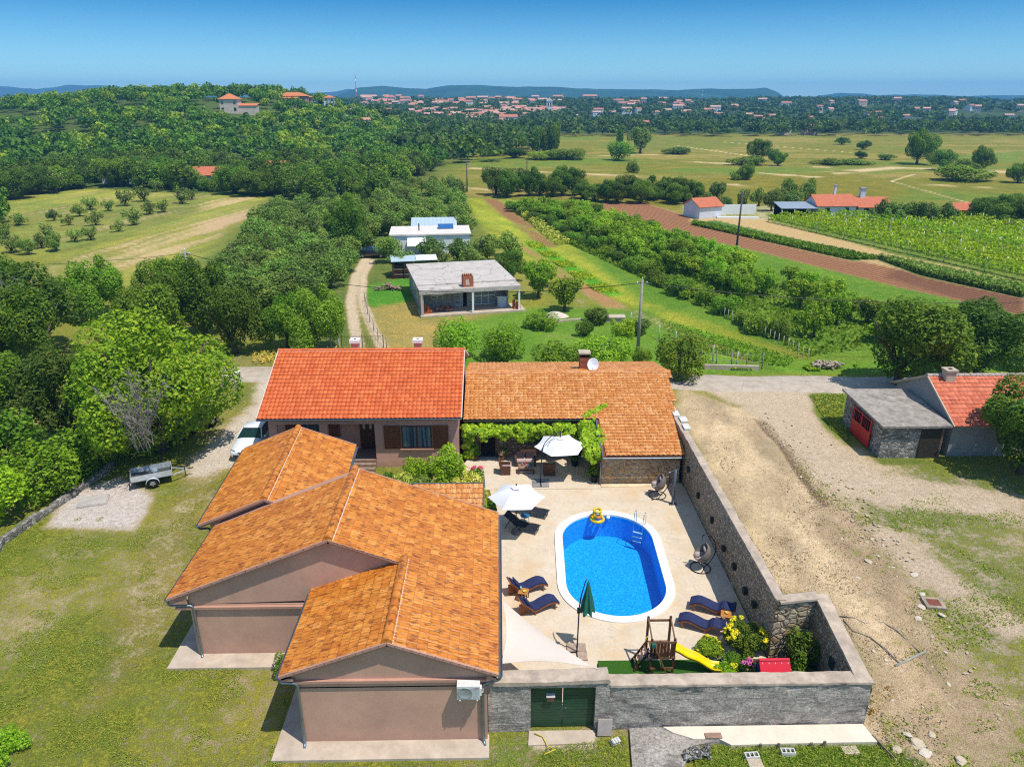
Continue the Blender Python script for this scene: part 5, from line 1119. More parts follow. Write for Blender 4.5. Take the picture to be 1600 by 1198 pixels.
for px, py in ((1100, 322), (1130, 328), (1160, 326), (1185, 322), (1215, 320), (1240, 318), (1262, 316), (1120, 312), (1205, 330), (1235, 330), (1390, 348), (1408, 350), (1428, 350), (1446, 352), (1462, 351), (1476, 352), (1376, 346)):
    g = at(px, py); tree('olive', g.x, g.y, hr.uniform(3, 4.5), hr.uniform(4, 5.5), 'olive tree in the loose row by the white walled red roofed farmhouses', group='olives by the white farmhouses')
for px, py, h, w in ((1530, 345, 4.5, 8), (1560, 343, 5, 8), (1590, 340, 5.2, 9), (1600, 352, 5, 8), (1575, 352, 4, 7), (1232, 312, 5, 5), (1262, 311, 5, 4)):
    g = at(px, py); tree('dark' if py > 320 else 'bush', g.x, g.y, h, w, 'dense dark green tree in the thicket behind the vineyard by the small red roofed hut', group='thicket behind the vineyard')
# --- the plain: scattered bushes and poplars
PLAIN = [(966, 251, 7, 13, 'bush', 'big round bush alone on the plain before the pale track'), (1183, 252, 8, 11, 'dark', 'round dark tree with a low hedge at its foot in the middle of the plain'), (1170, 258, 3.2, 15, 'bush', 'low hedge at the foot of the round dark tree on the plain'), (1215, 259, 5.5, 8, 'dark', 'dark tree just right of the round tree with the low hedge'), (1168, 281, 5, 6.5, 'dark', 'dark tree with a low bush at its left, nearer on the plain'), (1152, 281, 2.4, 7, 'bush', 'low bush left of the nearer dark tree on the plain'),
 (848, 249, 3.2, 17, 'brightbush', 'long bright green thicket on the plain below the poplars, left one'), (885, 249, 4.2, 17, 'brightbush', 'long bright green thicket on the plain below the poplars, right one'), (805, 247, 4, 12, 'dark', 'dark bush clump left of the bright thicket on the plain'), (770, 243, 4, 12, 'bush', 'green bush clump at the left rim of the plain'), (990, 270, 4, 5, 'bush', 'pale green bush right below the big round bush'), (1432, 257, 12.5, 14, 'broad', 'tallest broad tree standing alone on the right of the plain'), (1532, 267, 8, 9, 'dark', 'dark round tree at the right side of the plain'), (1475, 266, 6.5, 9, 'dark', 'dark tree below right of the tallest tree'), (1500, 268, 4, 12, 'bush', 'long bush between the two dark trees at the right'), (1498, 282, 4.5, 18, 'bush', 'wide low thicket below the dark trees at the right'), (1590, 286, 6, 9, 'dark', 'dark tree at the right edge of the plain'), (1345, 248, 3, 6, 'dark', 'small dark bush left of the tallest tree'), (1348, 234, 4.2, 8, 'dark', 'small dark tree far on the plain left of the tallest tree'), (1315, 226, 3.6, 8, 'dark', 'small far dark bush in the upper middle of the plain'), (1382, 250, 2.2, 9, 'bush', 'low bush left of the tallest tree foot'),
 (1290, 257, 2.2, 13, 'bush', 'long low bush strip in the centre of the plain, left one'), (1335, 257, 2.0, 13, 'bush', 'long low bush strip in the centre of the plain, right one'), (1060, 241, 3, 14, 'bush', 'long low hedge right of the big round bush'), (1055, 318, 4.5, 7, 'dark', 'dark tree left of the small red roofed shed'), (1075, 314, 5, 6, 'bush', 'green tree just left of the small red roofed shed'), (760, 276, 3, 5, 'bush', 'small round bush at the left end of the plain'), (1040, 291, 2.6, 3.4, 'bush', 'small bush on the near plain, left of three'), (1062, 290, 2.6, 3.4, 'bush', 'small bush on the near plain, middle of three'), (1020, 286, 2.2, 3.4, 'dark', 'small dark bush on the near plain, right above the tree row')]
for px, py, h, w, k, lab in PLAIN:
    g = at(px, py); tree(k, g.x, g.y, h, w, lab, 'bush' if 'bush' in lab or 'hedge' in lab or 'thicket' in lab else 'tree', name='bush' if ('bush' in lab or 'hedge' in lab) else 'leafy_tree')
for i, px in enumerate((833, 838, 843, 850, 856, 862, 868)):
    g = at(px, 235 + (i % 2) * 2); tree('poplar', g.x, g.y, hr.uniform(9, 12), 4.2, 'slim poplar in the group of poplars at the far edge of the plain', group='group of far poplars')
g = at(968, 234); tree('poplar', g.x, g.y, 9.5, 3.2, 'single slim poplar beside the pale bare tree')
g = at(1000, 240); tree('olive', g.x, g.y, 11, 11, 'pale half bare tree beside the single poplar on the plain')
# --- wooded hill at the left: nearest trees one by one, the rest as one mass
def inpoly(x, y, P):
    c = False; n = len(P)
    for i in range(n):
        x0, y0 = P[i]; x1, y1 = P[(i + 1) % n]
        if (y0 > y) != (y1 > y) and x < (x1 - x0) * (y - y0) / (y1 - y0) + x0: c = not c
    return c
KEEP_OUT = [pw([(0, 316), (60, 306), (160, 296), (330, 300), (430, 308), (400, 345), (330, 402), (215, 452), (0, 400)]), [(-62, 167), (-18, 167), (-20, 76), (-36, 82)], [(-30, 193), (-8, 189), (-2, 118), (-21, 118)], pw([(700, 300), (1600, 320), (1600, 262), (716, 262)]), pw([(716, 275), (1000, 275), (1000, 240), (740, 240)])]
wr = random.Random(31); WPTS = []
y = 128.0
while y < 470:
    d = 5.6 + (y - 128) * .0085; x = -.74 * y - 14
    while x < 22:
        X = x + wr.uniform(-.45, .45) * d; Y = y + wr.uniform(-.45, .45) * d; x += d
        if X > -22 + max(0, (Y - 230)) * .2: continue
        if any(inpoly(X, Y, k) for k in KEEP_OUT): continue
        gap = float(fbm(X / 26, Y / 26, 2, 61))
        if gap > .66 and Y > 215: continue
        WPTS.append((X, Y))
    y += d * .86
CLEAR = [tuple(at_t(*p)[:2]) for p in ((366, 176), (378, 176), (464, 166), (480, 168), (515, 173), (350, 182), (400, 182), (356, 190))]
WPTS = [p for p in WPTS if not any((p[0] - c[0]) ** 2 + (p[1] - c[1]) ** 2 < 150 for c in CLEAR)]
WPTS.sort(key=lambda p: p[0] ** 2 + p[1] ** 2)
for x, y in WPTS[:290]:
    q = wr.random(); k = 'wood' if q < .72 else ('olive' if q < .84 else 'dark'); s = wr.uniform(.8, 1.3)
    tree(k, x, y, (4.6 + 1.6 * float(vnoise(x / 30, y / 30, 8))) * s, 6.6 * s, 'leafy tree in the dense wood on the near foot of the left hill', group='trees at the foot of the wooded hill', name='leafy_tree')
def mass(name, pts, hf, wf, nq, q, mats, label, seed, zs=(.25, 1)):
    rng = np.random.default_rng(seed); Vs = []; Fs = []; Ms = []; b = 0; base = [crown_pts(np.random.default_rng(seed + i), nq, lobes=9, lr=(.25, .42))for i in range(5)]
    for (x, y) in pts:
        P, n = base[rng.integers(5)]; h = hf(rng); w = wf(rng); a = rng.uniform(0, 6.28); ca, sa = math.cos(a), math.sin(a)
        Q = np.stack([(P[:, 0] * ca - P[:, 1] * sa) * w * .55, (P[:, 0] * sa + P[:, 1] * ca) * w * .55, (P[:, 2] * .55 + .52) * h], 1) + np.array([x, y, float(terrain(x, y))]); nn = np.stack([n[:, 0] * ca - n[:, 1] * sa, n[:, 0] * sa + n[:, 1] * ca, n[:, 2]], 1)
        V, F = leaves(Q, nn, q * w, rng, .7); Vs.append(V); Fs.append(F + b); b += len(V); Ms.append(np.full(len(F), rng.integers(len(mats)), np.int32))
    me = npmesh(name, np.concatenate(Vs), np.concatenate(Fs), mats); me.polygons.foreach_set('material_index', np.concatenate(Ms)); o = link(name, me); tag(o, label, 'wood', kind='stuff'); return o
LW2 = leaf_mat('wood_leaf_light', (.05, .1, .012), (.085, .15, .018), (.13, .2, .025), .3, .2); LW3 = leaf_mat('wood_leaf_deep', (.012, .045, .01), (.026, .075, .014), (.05, .11, .02), .3, .2); LW4 = leaf_mat('wood_leaf_mid', (.02, .07, .01), (.042, .11, .014), (.08, .155, .02), .3, .2)
mass('woodland', WPTS[290:], lambda r: r.uniform(3.8, 7.6), lambda r: r.uniform(5.5, 9), 170, .075, [LW4, LW3, LW2, LW4, LW3], 'dense mixed wood covering the upper part of the left hill', 3)
# --- wood at the far edge of the plain and round the town
FP = []
fr = random.Random(77)
for k in range(620):
    yy = fr.uniform(462, 560); xx = fr.uniform(-75, 1) * 1 if fr.random() < .12 else fr.uniform(-60, .75 * yy + 40); FP.append((xx, yy))
for k in range(300): FP.append((fr.uniform(-50, 45), fr.uniform(300, 470))) if False else None
for k in range(170):
    yy = fr.uniform(275, 470); xx = fr.uniform(-45, 6 + (yy - 275) * .12); FP.append((xx, yy))
mass('far_wood', [p for p in FP if p], lambda r: r.uniform(5, 9.5), lambda r: r.uniform(7, 12), 90, .095, [L_FAR, LW3, LW4], 'far belt of dark trees at the edge of the plain', 4)
TP = []
for k in range(4600):
    yy = 545 + 690 * fr.random() ** .8; xx = fr.uniform(-.48 * yy, .78 * yy); d = float(fbm(xx / 60, yy / 60, 2, 44))
    if d > .62: continue
    TP.append((xx, yy))
for k in range(1500):
    p = at_t(fr.uniform(560, 900), fr.uniform(154, 198))
    if p is not None and 500 < p.y < 1300: TP.append((p.x, p.y))
mass('town_wood', TP, lambda r: r.uniform(3.5, 7.5), lambda r: r.uniform(7, 12), 30, .16, [L_FAR, LW3, L_FAR], 'green of gardens and pine woods on the far town hills', 5)
# ------------------------------------------------------------------ in the yard
TEAK = simple('oiled_teak', (.26, .085, .025), .5, 0, .4, .35, 6, .2, 50); NAVY = simple('navy_cushion', (.028, .036, .10), .85, 0, .15, .2, 5, .3, 60); DMET = simple('dark_grey_metal', (.03, .035, .04), .4, .6, .5, .1)
BLACKF = simple('black_mesh_fabric', (.018, .02, .026), .8, 0, .2, .15, 8); CANV = simple('white_canvas', (.73, .73, .73), .85, 0, .1, .05, 2, .15, 20); WICK = simple('brown_wicker', (.12, .055, .03), .75, 0, .25, .45, 18, .6, 70)
def ribbon(mb, prof, y0, y1, th, m=0, sm=True):
    """sheet that follows a side profile (x, z) between y0 and y1"""
    n = len(prof); vs = []
    nr = []
    for i in range(n):
        a = Vector(prof[max(i - 1, 0)]); b = Vector(prof[min(i + 1, n - 1)]); d = (b - a).normalized(); nr.append(Vector((-d.y, d.x)))
    for i in range(n):
        x, z = prof[i]; q = nr[i] * th
        vs += [(x, y0, z), (x, y1, z), (x + q.x, y1, z + q.y), (x + q.x, y0, z + q.y)]
    fs = []
    for i in range(n - 1):
        for k in range(4): k2 = (k + 1) % 4; fs.append((i * 4 + k, i * 4 + 4 + k, i * 4 + 4 + k2, i * 4 + k2))
    fs += [(0, 1, 2, 3), ((n - 1) * 4 + 3, (n - 1) * 4 + 2, (n - 1) * 4 + 1, (n - 1) * 4)]
    mb.add(vs, fs, m)
def spline(P, k=6):
    out = []
    for i in range(len(P) - 1):
        p0 = Vector(P[max(i - 1, 0)]); p1 = Vector(P[i]); p2 = Vector(P[i + 1]); p3 = Vector(P[min(i + 2, len(P) - 1)])
        for j in range(k):
            t = j / k; out.append(tuple(.5 * ((2 * p1) + (p2 - p0) * t + (2 * p0 - 5 * p1 + 4 * p2 - p3) * t * t + (3 * p1 - p0 - 3 * p2 + p3) * t ** 3)))
    out.append(tuple(P[-1])); return out
def wood_lounger(foot, head, label, high):
    foot = Vector((*foot, .03)); head = Vector((*head, .03)); d = head - foot; L = 2.0; rz = math.atan2(d.y, d.x)
    t = thing('sun_lounger', label, 'sun lounger', foot, rz, 'teak loungers with navy cushions'); w = .31
    hb = .82 if high else .52
    prof = spline([(0, .27), (.22, .40), (.45, .44), (.75, .36), (1.02, .27), (1.25, .26), (1.40, .34)], 5); back = spline([(1.34, .30), (1.48, .45), (1.75 if high else 1.8, hb - .12), (1.86 if high else 2.0, hb)], 5)
    mb = MB()
    for y in (-w, w - .05):
        ribbon(mb, [(x, z - .07) for x, z in prof], y, y + .05, .07)
    for i in range(0, len(prof) - 1, 2): x, z = prof[i]; mb.box(x, x + .06, -w, w, z - .012, z)
    mb.build('frame', TEAK, t)
    mb = MB(); ribbon(mb, back, -w, -w + .05, .04); ribbon(mb, back, w - .05, w, .04)
    for i in range(len(back) - 1): 
        x, z = back[i]; mb.beam((x + .01, -w, z - .015), (x + .01, w, z - .015), .06, .015)
    mb.build('backrest', TEAK, t)
    for x, z in ((.2, .36), (1.2, .25)):
        for y in (-w + .03, w - .03): MB().box(x - .035, x + .035, y - .025, y + .025, 0, z - .03).build('leg', TEAK, t)
    if high: MB().beam((1.66, 0, .02), (1.7, 0, .6), .4, .03).build('support', TEAK, t)
    mb = MB(); full = [p for p in prof if p[0] < 1.34] + back[3 if high else 2:(-4 if high else None)]
    full = [(x, z + .012) for x, z in full]; n = len(full)
    cs = 8
    for k in range(cs):
        a = int(round(k * (n - 1) / cs)); b = int(round((k + 1) * (n - 1) / cs)); seg = full[a:b + 1]
        if len(seg) >= 2:
            f = []
            for q, (x, z) in enumerate(seg): f.append((x, z))
            ribbon(mb, f, -w + .015, w - .015, .055 + .006 * (k % 2))
    for y in (-w + .005, w - .025): ribbon(mb, full, y, y + .02, .045)
    mb.build('cushion', NAVY, t)
    if high: # loose head end of the cushion
        MB().slab([(1.33, -w + .02, .36), (1.60, -w + .02, .72), (1.60, w - .02, .72), (1.33, w - .02, .36)][::-1], .07).build('head_cushion', NAVY, t)
    return t
wood_lounger((2.12, 29.5), (.28, 28.85), 'teak lounger with navy cushion, upper one of the pair at the left pool side', True)
wood_lounger((2.55, 28.15), (.72, 27.35), 'teak lounger with navy cushion, lower one of the pair at the left pool side', True)
wood_lounger((8.75, 27.9), (10.55, 27.2), 'teak lounger with navy cushion partly in the wall shadow, upper one of the right pair', False)
wood_lounger((7.95, 26.75), (9.75, 26.0), 'teak lounger with navy cushion in full sun, lower one of the right pair', False)
def side_table(x, y, rz, label, items):
    t = thing('side_table', label, 'table', (x, y, .03), rz, 'small teak tables between loungers'); m = simple('golden_teak', (.48, .20, .045), .5, 0, .4, .3, 8)
    mb = MB()
    for k in range(5): mb.box(-.23, .23, -.23 + k * .094, -.145 + k * .094, .44, .465)
    mb.box(-.2, -.15, -.2, .2, .415, .44); mb.box(.15, .2, -.2, .2, .415, .44); mb.build('table_top', m, t)
    for sx in (-1, 1):
        for sy in (-1, 1): MB().box(sx * .19 - .02, sx * .19 + .02, sy * .19 - .02, sy * .19 + .02, 0, .414).build('leg', WOODD, t)
side_table(1.05, 28.55, R(-14), 'square golden teak table between the left pair of loungers', 0); side_table(10.05, 26.75, R(-18), 'square golden teak table between the right pair of loungers', 0)
def little(kind_, x, y, z, col, label, cat, prof):
    o = MB().lathe(prof, 12).build(kind_, simple('glaze_' + cat + str(round(col[0] * 100 + col[2] * 10)), col, .25), None); o.location = (x, y, z); tag(o, label, cat)
little('drinking_glass', .93, 28.66, .496, (.25, .5, .55), 'bluish drinking glass on the table of the left loungers', 'glass', [(.0001, 0), (.04, 0), (.045, .16), (.038, .16), (.034, .02), (.0001, .02)])
little('fruit_bowl', 1.1, 28.5, .496, (.65, .45, .06), 'small yellow bowl on the table of the left loungers', 'bowl', [(.0001, 0), (.05, 0), (.1, .06), (.09, .06), (.045, .015), (.0001, .015)])
little('fruit_bowl', 10.1, 26.8, .496, (.62, .40, .08), 'small orange yellow bowl on the table of the right loungers', 'bowl', [(.0001, 0), (.05, 0), (.1, .06), (.09, .06), (.045, .015), (.0001, .015)])
def sling_lounger(x, y, rz, label):
    t = thing('sling_lounger', label, 'sun lounger', (x, y, .03), rz, 'black mesh loungers under the white parasol'); w = .3
    prof = [(0, .30), (.02, .32), (1.2, .33)]; back = [(1.2, .33), (1.85, .82)]
    mb = MB(); ribbon(mb, [(.0, .315), (.6, .30), (1.2, .325)], -w + .02, w - .02, .012); mb.build('seat', BLACKF, t); mb = MB(); ribbon(mb, [(1.2, .33), (1.5, .54), (1.88, .85)], -w + .02, w - .02, .012); mb.build('backrest', BLACKF, t)
    for s in (-w, w): MB().tube([(-.03, s, .32), (1.2, s, .335), (1.9, s, .87)], .016, 8).build('frame_rail', DMET, t)
    MB().tube([(-.03, -w, .32), (-.03, w, .32)], .016, 8).build('foot_bar', DMET, t)
    for xx in (.12, 1.12): MB().tube([(xx, -w, .33), (xx - .05, -w - .01, 0), (xx - .05, w + .01, 0), (xx, w, .33)], .015, 8).build('leg', DMET, t)
    MB().tube([(1.55, -w, .6), (1.82, -w, .02), (1.82, w, .02), (1.55, w, .6)], .013, 8).build('support', DMET, t)
sling_lounger(2.02, 34.2, R(157), 'black mesh lounger by the foot of the white parasol pole, nearer one'); sling_lounger(2.62, 35.75, R(157), 'black mesh lounger half hidden behind the white parasol, farther one')
def blue_table():
    t = thing('side_table', 'small round blue table between the two black loungers', 'table', (1.35, 35.25, .03))
    MB().lathe([(.0001, .42), (.26, .42), (.27, .435), (.26, .45), (.0001, .45)], 24).build('table_top', simple('blue_top', (.02, .13, .26), .4), t)
    for k in range(3):
        a = R(120 * k + 20); MB().tube([(.2 * math.cos(a), .2 * math.sin(a), .42), (.24 * math.cos(a), .24 * math.sin(a), 0)], .014, 6).build('leg', DMET, t)
blue_table()
def canopy(mb, rad, rise, n=6, m=0, valance=.0, rot=0, sagf=.10, k=6, j=6):
    """stretched panels between n ribs, apex at z=rise"""
    th = .006
    for i in range(n):
        a0 = rot + 2 * math.pi * i / n; a1 = rot + 2 * math.pi * (i + 1) / n; g = []
        for s in range(k + 1):
            f = s / k
            for q in range(j + 1):
                u = q / j; A = Vector((math.cos(a0), math.sin(a0), 0)); B = Vector((math.cos(a1), math.sin(a1), 0)); p = (A * (1 - u) + B * u) * rad * f
                bow = 4 * u * (1 - u); p *= 1 - .045 * bow * f; z = rise * (1 - f) - sagf * bow * f * .5 + .10 * rise * math.sin(math.pi * f); g.append((p.x, p.y, z))
        fs = [(s * (j + 1) + q, (s + 1) * (j + 1) + q, (s + 1) * (j + 1) + q + 1, s * (j + 1) + q + 1) for s in range(k) for q in range(j)]
        mb.add(g, fs, m, True)
        mb.add([(x, y, z - th) for x, y, z in g], [f[::-1] for f in fs], m, True)
def parasol_centre():
    t = thing('parasol', 'open white parasol on a centre pole over the black loungers', 'parasol', (.84, 34.25, .03)); zr = 2.2
    MB().lathe([(.0001, 0), (.28, 0), (.29, .05), (.26, .10), (.05, .13), (.045, .3), (.0001, .3)], 24).build('base', simple('granite_base', (.17, .16, .155), .7, 0, .3, .3, 20), t)
    MB().tube([(0, 0, .1), (0, 0, zr + .7)], .024, 10).build('pole', DMET, t)
    mb = MB(); canopy(mb, 1.52, .62, 6, 0, rot=R(0)); o = mb.build('canopy', CANV, t); o.location = (0, 0, zr)
    mb = MB(); mb.lathe([(.30, .0), (.12, .07), (.03, .1)], 6); o2 = mb.build('vent_cap', CANV, o); o2.location = (0, 0, .585)
    MB().lathe([(.0001, .70), (.04, .70), (.03, .78), (.0001, .8)], 10).build('finial', DMET, t).location = (0, 0, zr)
    for k in range(6):
        a = R(60 * k); MB().tube([(0, 0, zr + .55), (.76 * math.cos(a), .76 * math.sin(a), zr + .33), (1.48 * math.cos(a), 1.48 * math.sin(a), zr - .02)], .011, 5).build('rib', DMET, t)
parasol_centre()
def cross_base(t, r=.5):
    mb = MB(); mb.box(-r, r, -.03, .03, 0, .045); mb.box(-.03, .03, -r, r, .002, .043); mb.build('cross_base', DMET, t)
def parasol_cantilever():
    t = thing('parasol', 'open pale cantilever parasol with a curved dark arm over the wicker seats', 'parasol', (2.45, 39.6, .07)); cross_base(t)
    for k, (x, y) in enumerate(((.27, .27), (-.27, .27), (.27, -.27), (-.27, -.27))): MB().box(x - .23, x + .23, y - .23, y + .23, .0, .055).build('base_slab', simple('grey_paver', (.25, .24, .23), .9), t)
    pole = [(0, 0, .04), (.02, .05, 1.2), (.06, .12, 2.0), (.14, .22, 2.35)]; MB().tube(pole, .032, 10).build('pole', DMET, t)
    MB().tube(spline([(.06, .12, 1.95), (.16, .24, 2.45), (.55, .55, 2.82), (1.0, .82, 2.98), (1.22, .9, 2.96)], 6), .024, 8).build('arm', DMET, t); MB().tube([(.05, .1, 1.7), (.6, .55, 2.62), (1.0, .8, 2.86)], .012, 6).build('strut', DMET, t)
    MB().tube([(1.22, .9, 3.0), (1.22, .9, 2.5)], .03, 8).build('hub', DMET, t)
    mb = MB(); canopy(mb, 1.62, .5, 6, 0, rot=R(6)); o = mb.build('canopy', CANV, t); o.location = (1.22, .9, 2.12)
    mb = MB(); mb.lathe([(.26, 0), (.1, .05), (.03, .07)], 6); o2 = mb.build('vent_cap', CANV, o); o2.location = (0, 0, .475)
    for k in range(6):
        a = R(60 * k + 6); MB().tube([(1.22, .9, 2.52), (1.22 + 1.58 * math.cos(a), .9 + 1.58 * math.sin(a), 2.10)], .011, 5).build('rib', DMET, t)
parasol_cantilever()
def parasol_closed():
    t = thing('parasol', 'folded dark green cantilever parasol standing before the near end of the pool', 'parasol', (3.2, 24.95, .03)); cross_base(t, .42)
    for x, y in ((-.21, .26), (.21, .26), (.21, -.26)):
        MB().box(x - .2, x + .2, y - .25, y + .25, .0, .06).build('base_slab', simple('weathered_board', (.36, .27, .2), .9, 0, .1, .35, 6), t)
    MB().tube([(0, 0, .04), (.03, .06, 2.15)], .03, 10).build('pole', DMET, t); MB().tube([(0, .0, 2.1), (.12, .2, 2.8), (.30, .35, 3.4), (.34, .37, 3.46)], [.032, .028, .022, .02], 8).build('arm', DMET, t)
    MB().box(-.05, .06, .0, .12, 2.02, 2.24).build('joint', DMET, t)
    GR = simple('dark_green_canvas', (.03, .16, .105), .85, 0, .15, .3, 3); mb = MB(); n = 36; lv = [(0, .02), (.12, .06), (.45, .10), (.95, .19), (1.4, .25), (1.55, .27)]; vs = []
    for z, r in lv:
        for k in range(n):
            a = 2 * math.pi * k / n; rr = r * (1 + .30 * math.cos(6 * a + .4) * min(1, z * 1.5)); zz = -z - (.06 * math.cos(6 * a) if z > 1.5 else 0); vs.append((rr * math.cos(a), rr * math.sin(a), zz))
    fs = [(i * n + k, i * n + (k + 1) % n, (i + 1) * n + (k + 1) % n, (i + 1) * n + k)[::-1] for i in range(len(lv) - 1) for k in range(n)]
    mb.add(vs, fs, 0, True); mb.add([v for v in vs[-n:]], [tuple(range(n))[::-1]]); o = mb.build('folded_canopy', GR, t); o.location = (.42, .38, 3.36)
    MB().lathe([(.125, -.02), (.13, 0), (.125, .02)], 16).build('tie_strap', GR, o).location = (0, 0, -.62)
parasol_closed()
def sail():
    A = Vector((.05, 25.4, 2.42)); B = Vector((-.02, 21.7, 2.42)); C_ = Vector((3.36, 21.45, 2.44)); n = 14; vs = []; fs = []; ix = {}
    for i in range(n + 1):
        for j in range(n + 1 - i):
            a = i / n; b = j / n; c = 1 - a - b; p = A * a + B * b + C_ * c; e = 27 * a * b * c
            pull = ((A + B + C_) / 3 - p) * .17 * (max(0, 1 - 27 * a * b * c)) * (4 * max(a * b * (1 - c) ** 2, b * c * (1 - a) ** 2, a * c * (1 - b) ** 2))
            ix[i, j] = len(vs); vs.append(p + pull + Vector((0, 0, -.12 * e)))
    for i in range(n):
        for j in range(n - i):
            fs.append((ix[i, j], ix[i + 1, j], ix[i, j + 1]))
            if j < n - i - 1: fs.append((ix[i + 1, j], ix[i + 1, j + 1], ix[i, j + 1]))
    m = len(vs); t = thing('shade_sail', 'cream triangular shade sail strung between the house and the front wall', 'shade sail', (1, 23, 2.4)); off = Vector((-1, -23, -2.4))
    mb = MB(); mb.add(vs + [v - Vector((0, 0, .006)) for v in vs], fs + [(c + m, b + m, a + m) for a, b, c in fs], 0, True); o = mb.build('sail_cloth', simple('cream_sailcloth', (.66, .57, .48), .85, 0, .1, .04, 1.5), t); o.location = off
    for a, b in ((A, A + Vector((-.4, .25, .2))), (B, B + Vector((-.4, -.15, .15))), (C_, C_ + Vector((.22, -.1, -.02)))): MB().tube([a, b], .008, 5).build('cord', CANV, t).location = off
sail()
GW = simple('grey_rattan', (.20, .17, .155), .8, 0, .2, .4, 20, .5, 80); GC = simple('taupe_cushion', (.42, .345, .30), .9, 0, .1, .2, 6, .25, 40); BLK = simple('black_steel', (.012, .012, .013), .35, .4, .5, .1)
def egg_chair(x, y, rz, label):
    t = thing('hanging_chair', label, 'hanging chair', (x, y, .03), rz, 'hanging basket chairs by the rubble wall')
    MB().tube([(.5 * math.cos(a), .5 * math.sin(a), .03) for a in np.linspace(0, 2 * math.pi, 33)], .025, 8, cap=False).build('base_ring', BLK, t)
    MB().tube([(-.02, .48, .03), (.12, .2, .03), (.18, 0, .03), (.12, -.2, .03), (-.02, -.48, .03)], .022, 8).build('cross_bar', BLK, t)
    MB().tube(spline([(.16, 0, .04), (.42, 0, .38), (.62, 0, .85), (.62, 0, 1.4), (.38, 0, 1.83), (.05, 0, 1.93), (-.06, 0, 1.86)], 6), .026, 10).build('stand_pole', BLK, t)
    MB().tube([(-.06, 0, 1.86), (-.05, 0, 1.5)], .012, 6).build('chain', BLK, t)
    # half shell basket, open towards -x
    mb = MB(); vs = []; nu, nv = 16, 10
    for i in range(nu + 1):
        a = R(-125 + 250 * i / nu)
        for j in range(nv + 1):
            b = R(-90 + (150 - 45 * abs(math.sin(a / 2 * 1.2)) * 0) * j / nv); lim = 1
            hh = R(-90 + 160 * (j / nv) * (1 - .60 * (abs(a) / R(125)) ** 1.3))
            r = .44 * math.cos(hh) * (1 + .0); vs.append((r * math.cos(a) * 1.0, r * math.sin(a) * 1.05, .97 + .56 * math.sin(hh)))
    fs = [(i * (nv + 1) + j, (i + 1) * (nv + 1) + j, (i + 1) * (nv + 1) + j + 1, i * (nv + 1) + j + 1) for i in range(nu) for j in range(nv)]
    inner = [(x * .95, y_ * .95, .97 + (z - .97) * .96) for x, y_, z in vs]; m = len(vs)
    rim = []
    mb.add(vs + inner, fs + [(d + m, c + m, b + m, a + m) for a, b, c, d in fs], 0, True); o = mb.build('basket', GW, t); o.location = (0, 0, -.02)
    edge = [vs[j] for j in range(nv + 1)] + [vs[i * (nv + 1) + nv] for i in range(nu + 1)] + [vs[nu * (nv + 1) + j] for j in range(nv, -1, -1)]; MB().tube(edge, .022, 6).build('basket_rim', GW, o)
    mb = MB(); mb.lathe([(.0001, .52), (.2, .535), (.34, .60), (.385, .70), (.33, .745), (.0001, .72)], 18); mb.build('seat_cushion', GC, t).location = (-.02, 0, 0)
    mb = MB(); mb.lathe([(.0001, -.09), (.18, -.08), (.29, -.02), (.29, .03), (.16, .085), (.0001, .095)], 14); o = mb.build('back_cushion', GC, t); o.location = (.20, 0, 1.02); o.rotation_euler = (0, R(62), 0)
    mb = MB(); mb.lathe([(.0001, -.07), (.12, -.065), (.2, -.0), (.12, .065), (.0001, .07)], 4); o = mb.build('head_cushion', GC, t); o.location = (-.26, -.08, .86); o.rotation_euler = (R(30), R(-35), .4)
egg_chair(9.28, 38.05, R(-8), 'hanging basket chair by the shower in front of the annex wall'); egg_chair(9.98, 30.85, R(-6), 'hanging basket chair half in the wall shadow at the right pool side')
def shower():
    t = thing('garden_shower', 'slate blue column shower in the far right corner of the yard', 'shower', (9.98, 37.1, .03)); m = simple('slate_blue_column', (.10, .13, .165), .35, .3, .5, .1)
    MB().box(-.22, .22, -.18, .18, 0, .02).build('base_plate', simple('polished_steel', (.55, .55, .56), .18, .95), t); MB().tube([(0, 0, .02), (.015, .02, 2.2)], .085, 16).build('column', m, t)
    MB().tube([(0, 0, 2.08), (-.2, -.03, 2.14), (-.32, -.04, 2.1)], .016, 8).build('shower_arm', m, t); MB().lathe([(.0001, -.02), (.09, -.02), (.05, .03), (.0001, .04)], 14).build('shower_head', simple('polished_steel', (.55, .55, .56), .18, .95), t).location = (-.34, -.04, 2.08); MB().tube([(0, -.08, 1.15), (0, -.15, 1.15)], .02, 8).build('tap', DMET, t)
shower()
CREAM = simple('mauve_cushion', (.46, .33, .29), .9, 0, .1, .12, 6); DKC = simple('dark_cushion', (.045, .035, .04), .9, 0, .1, .2, 6)
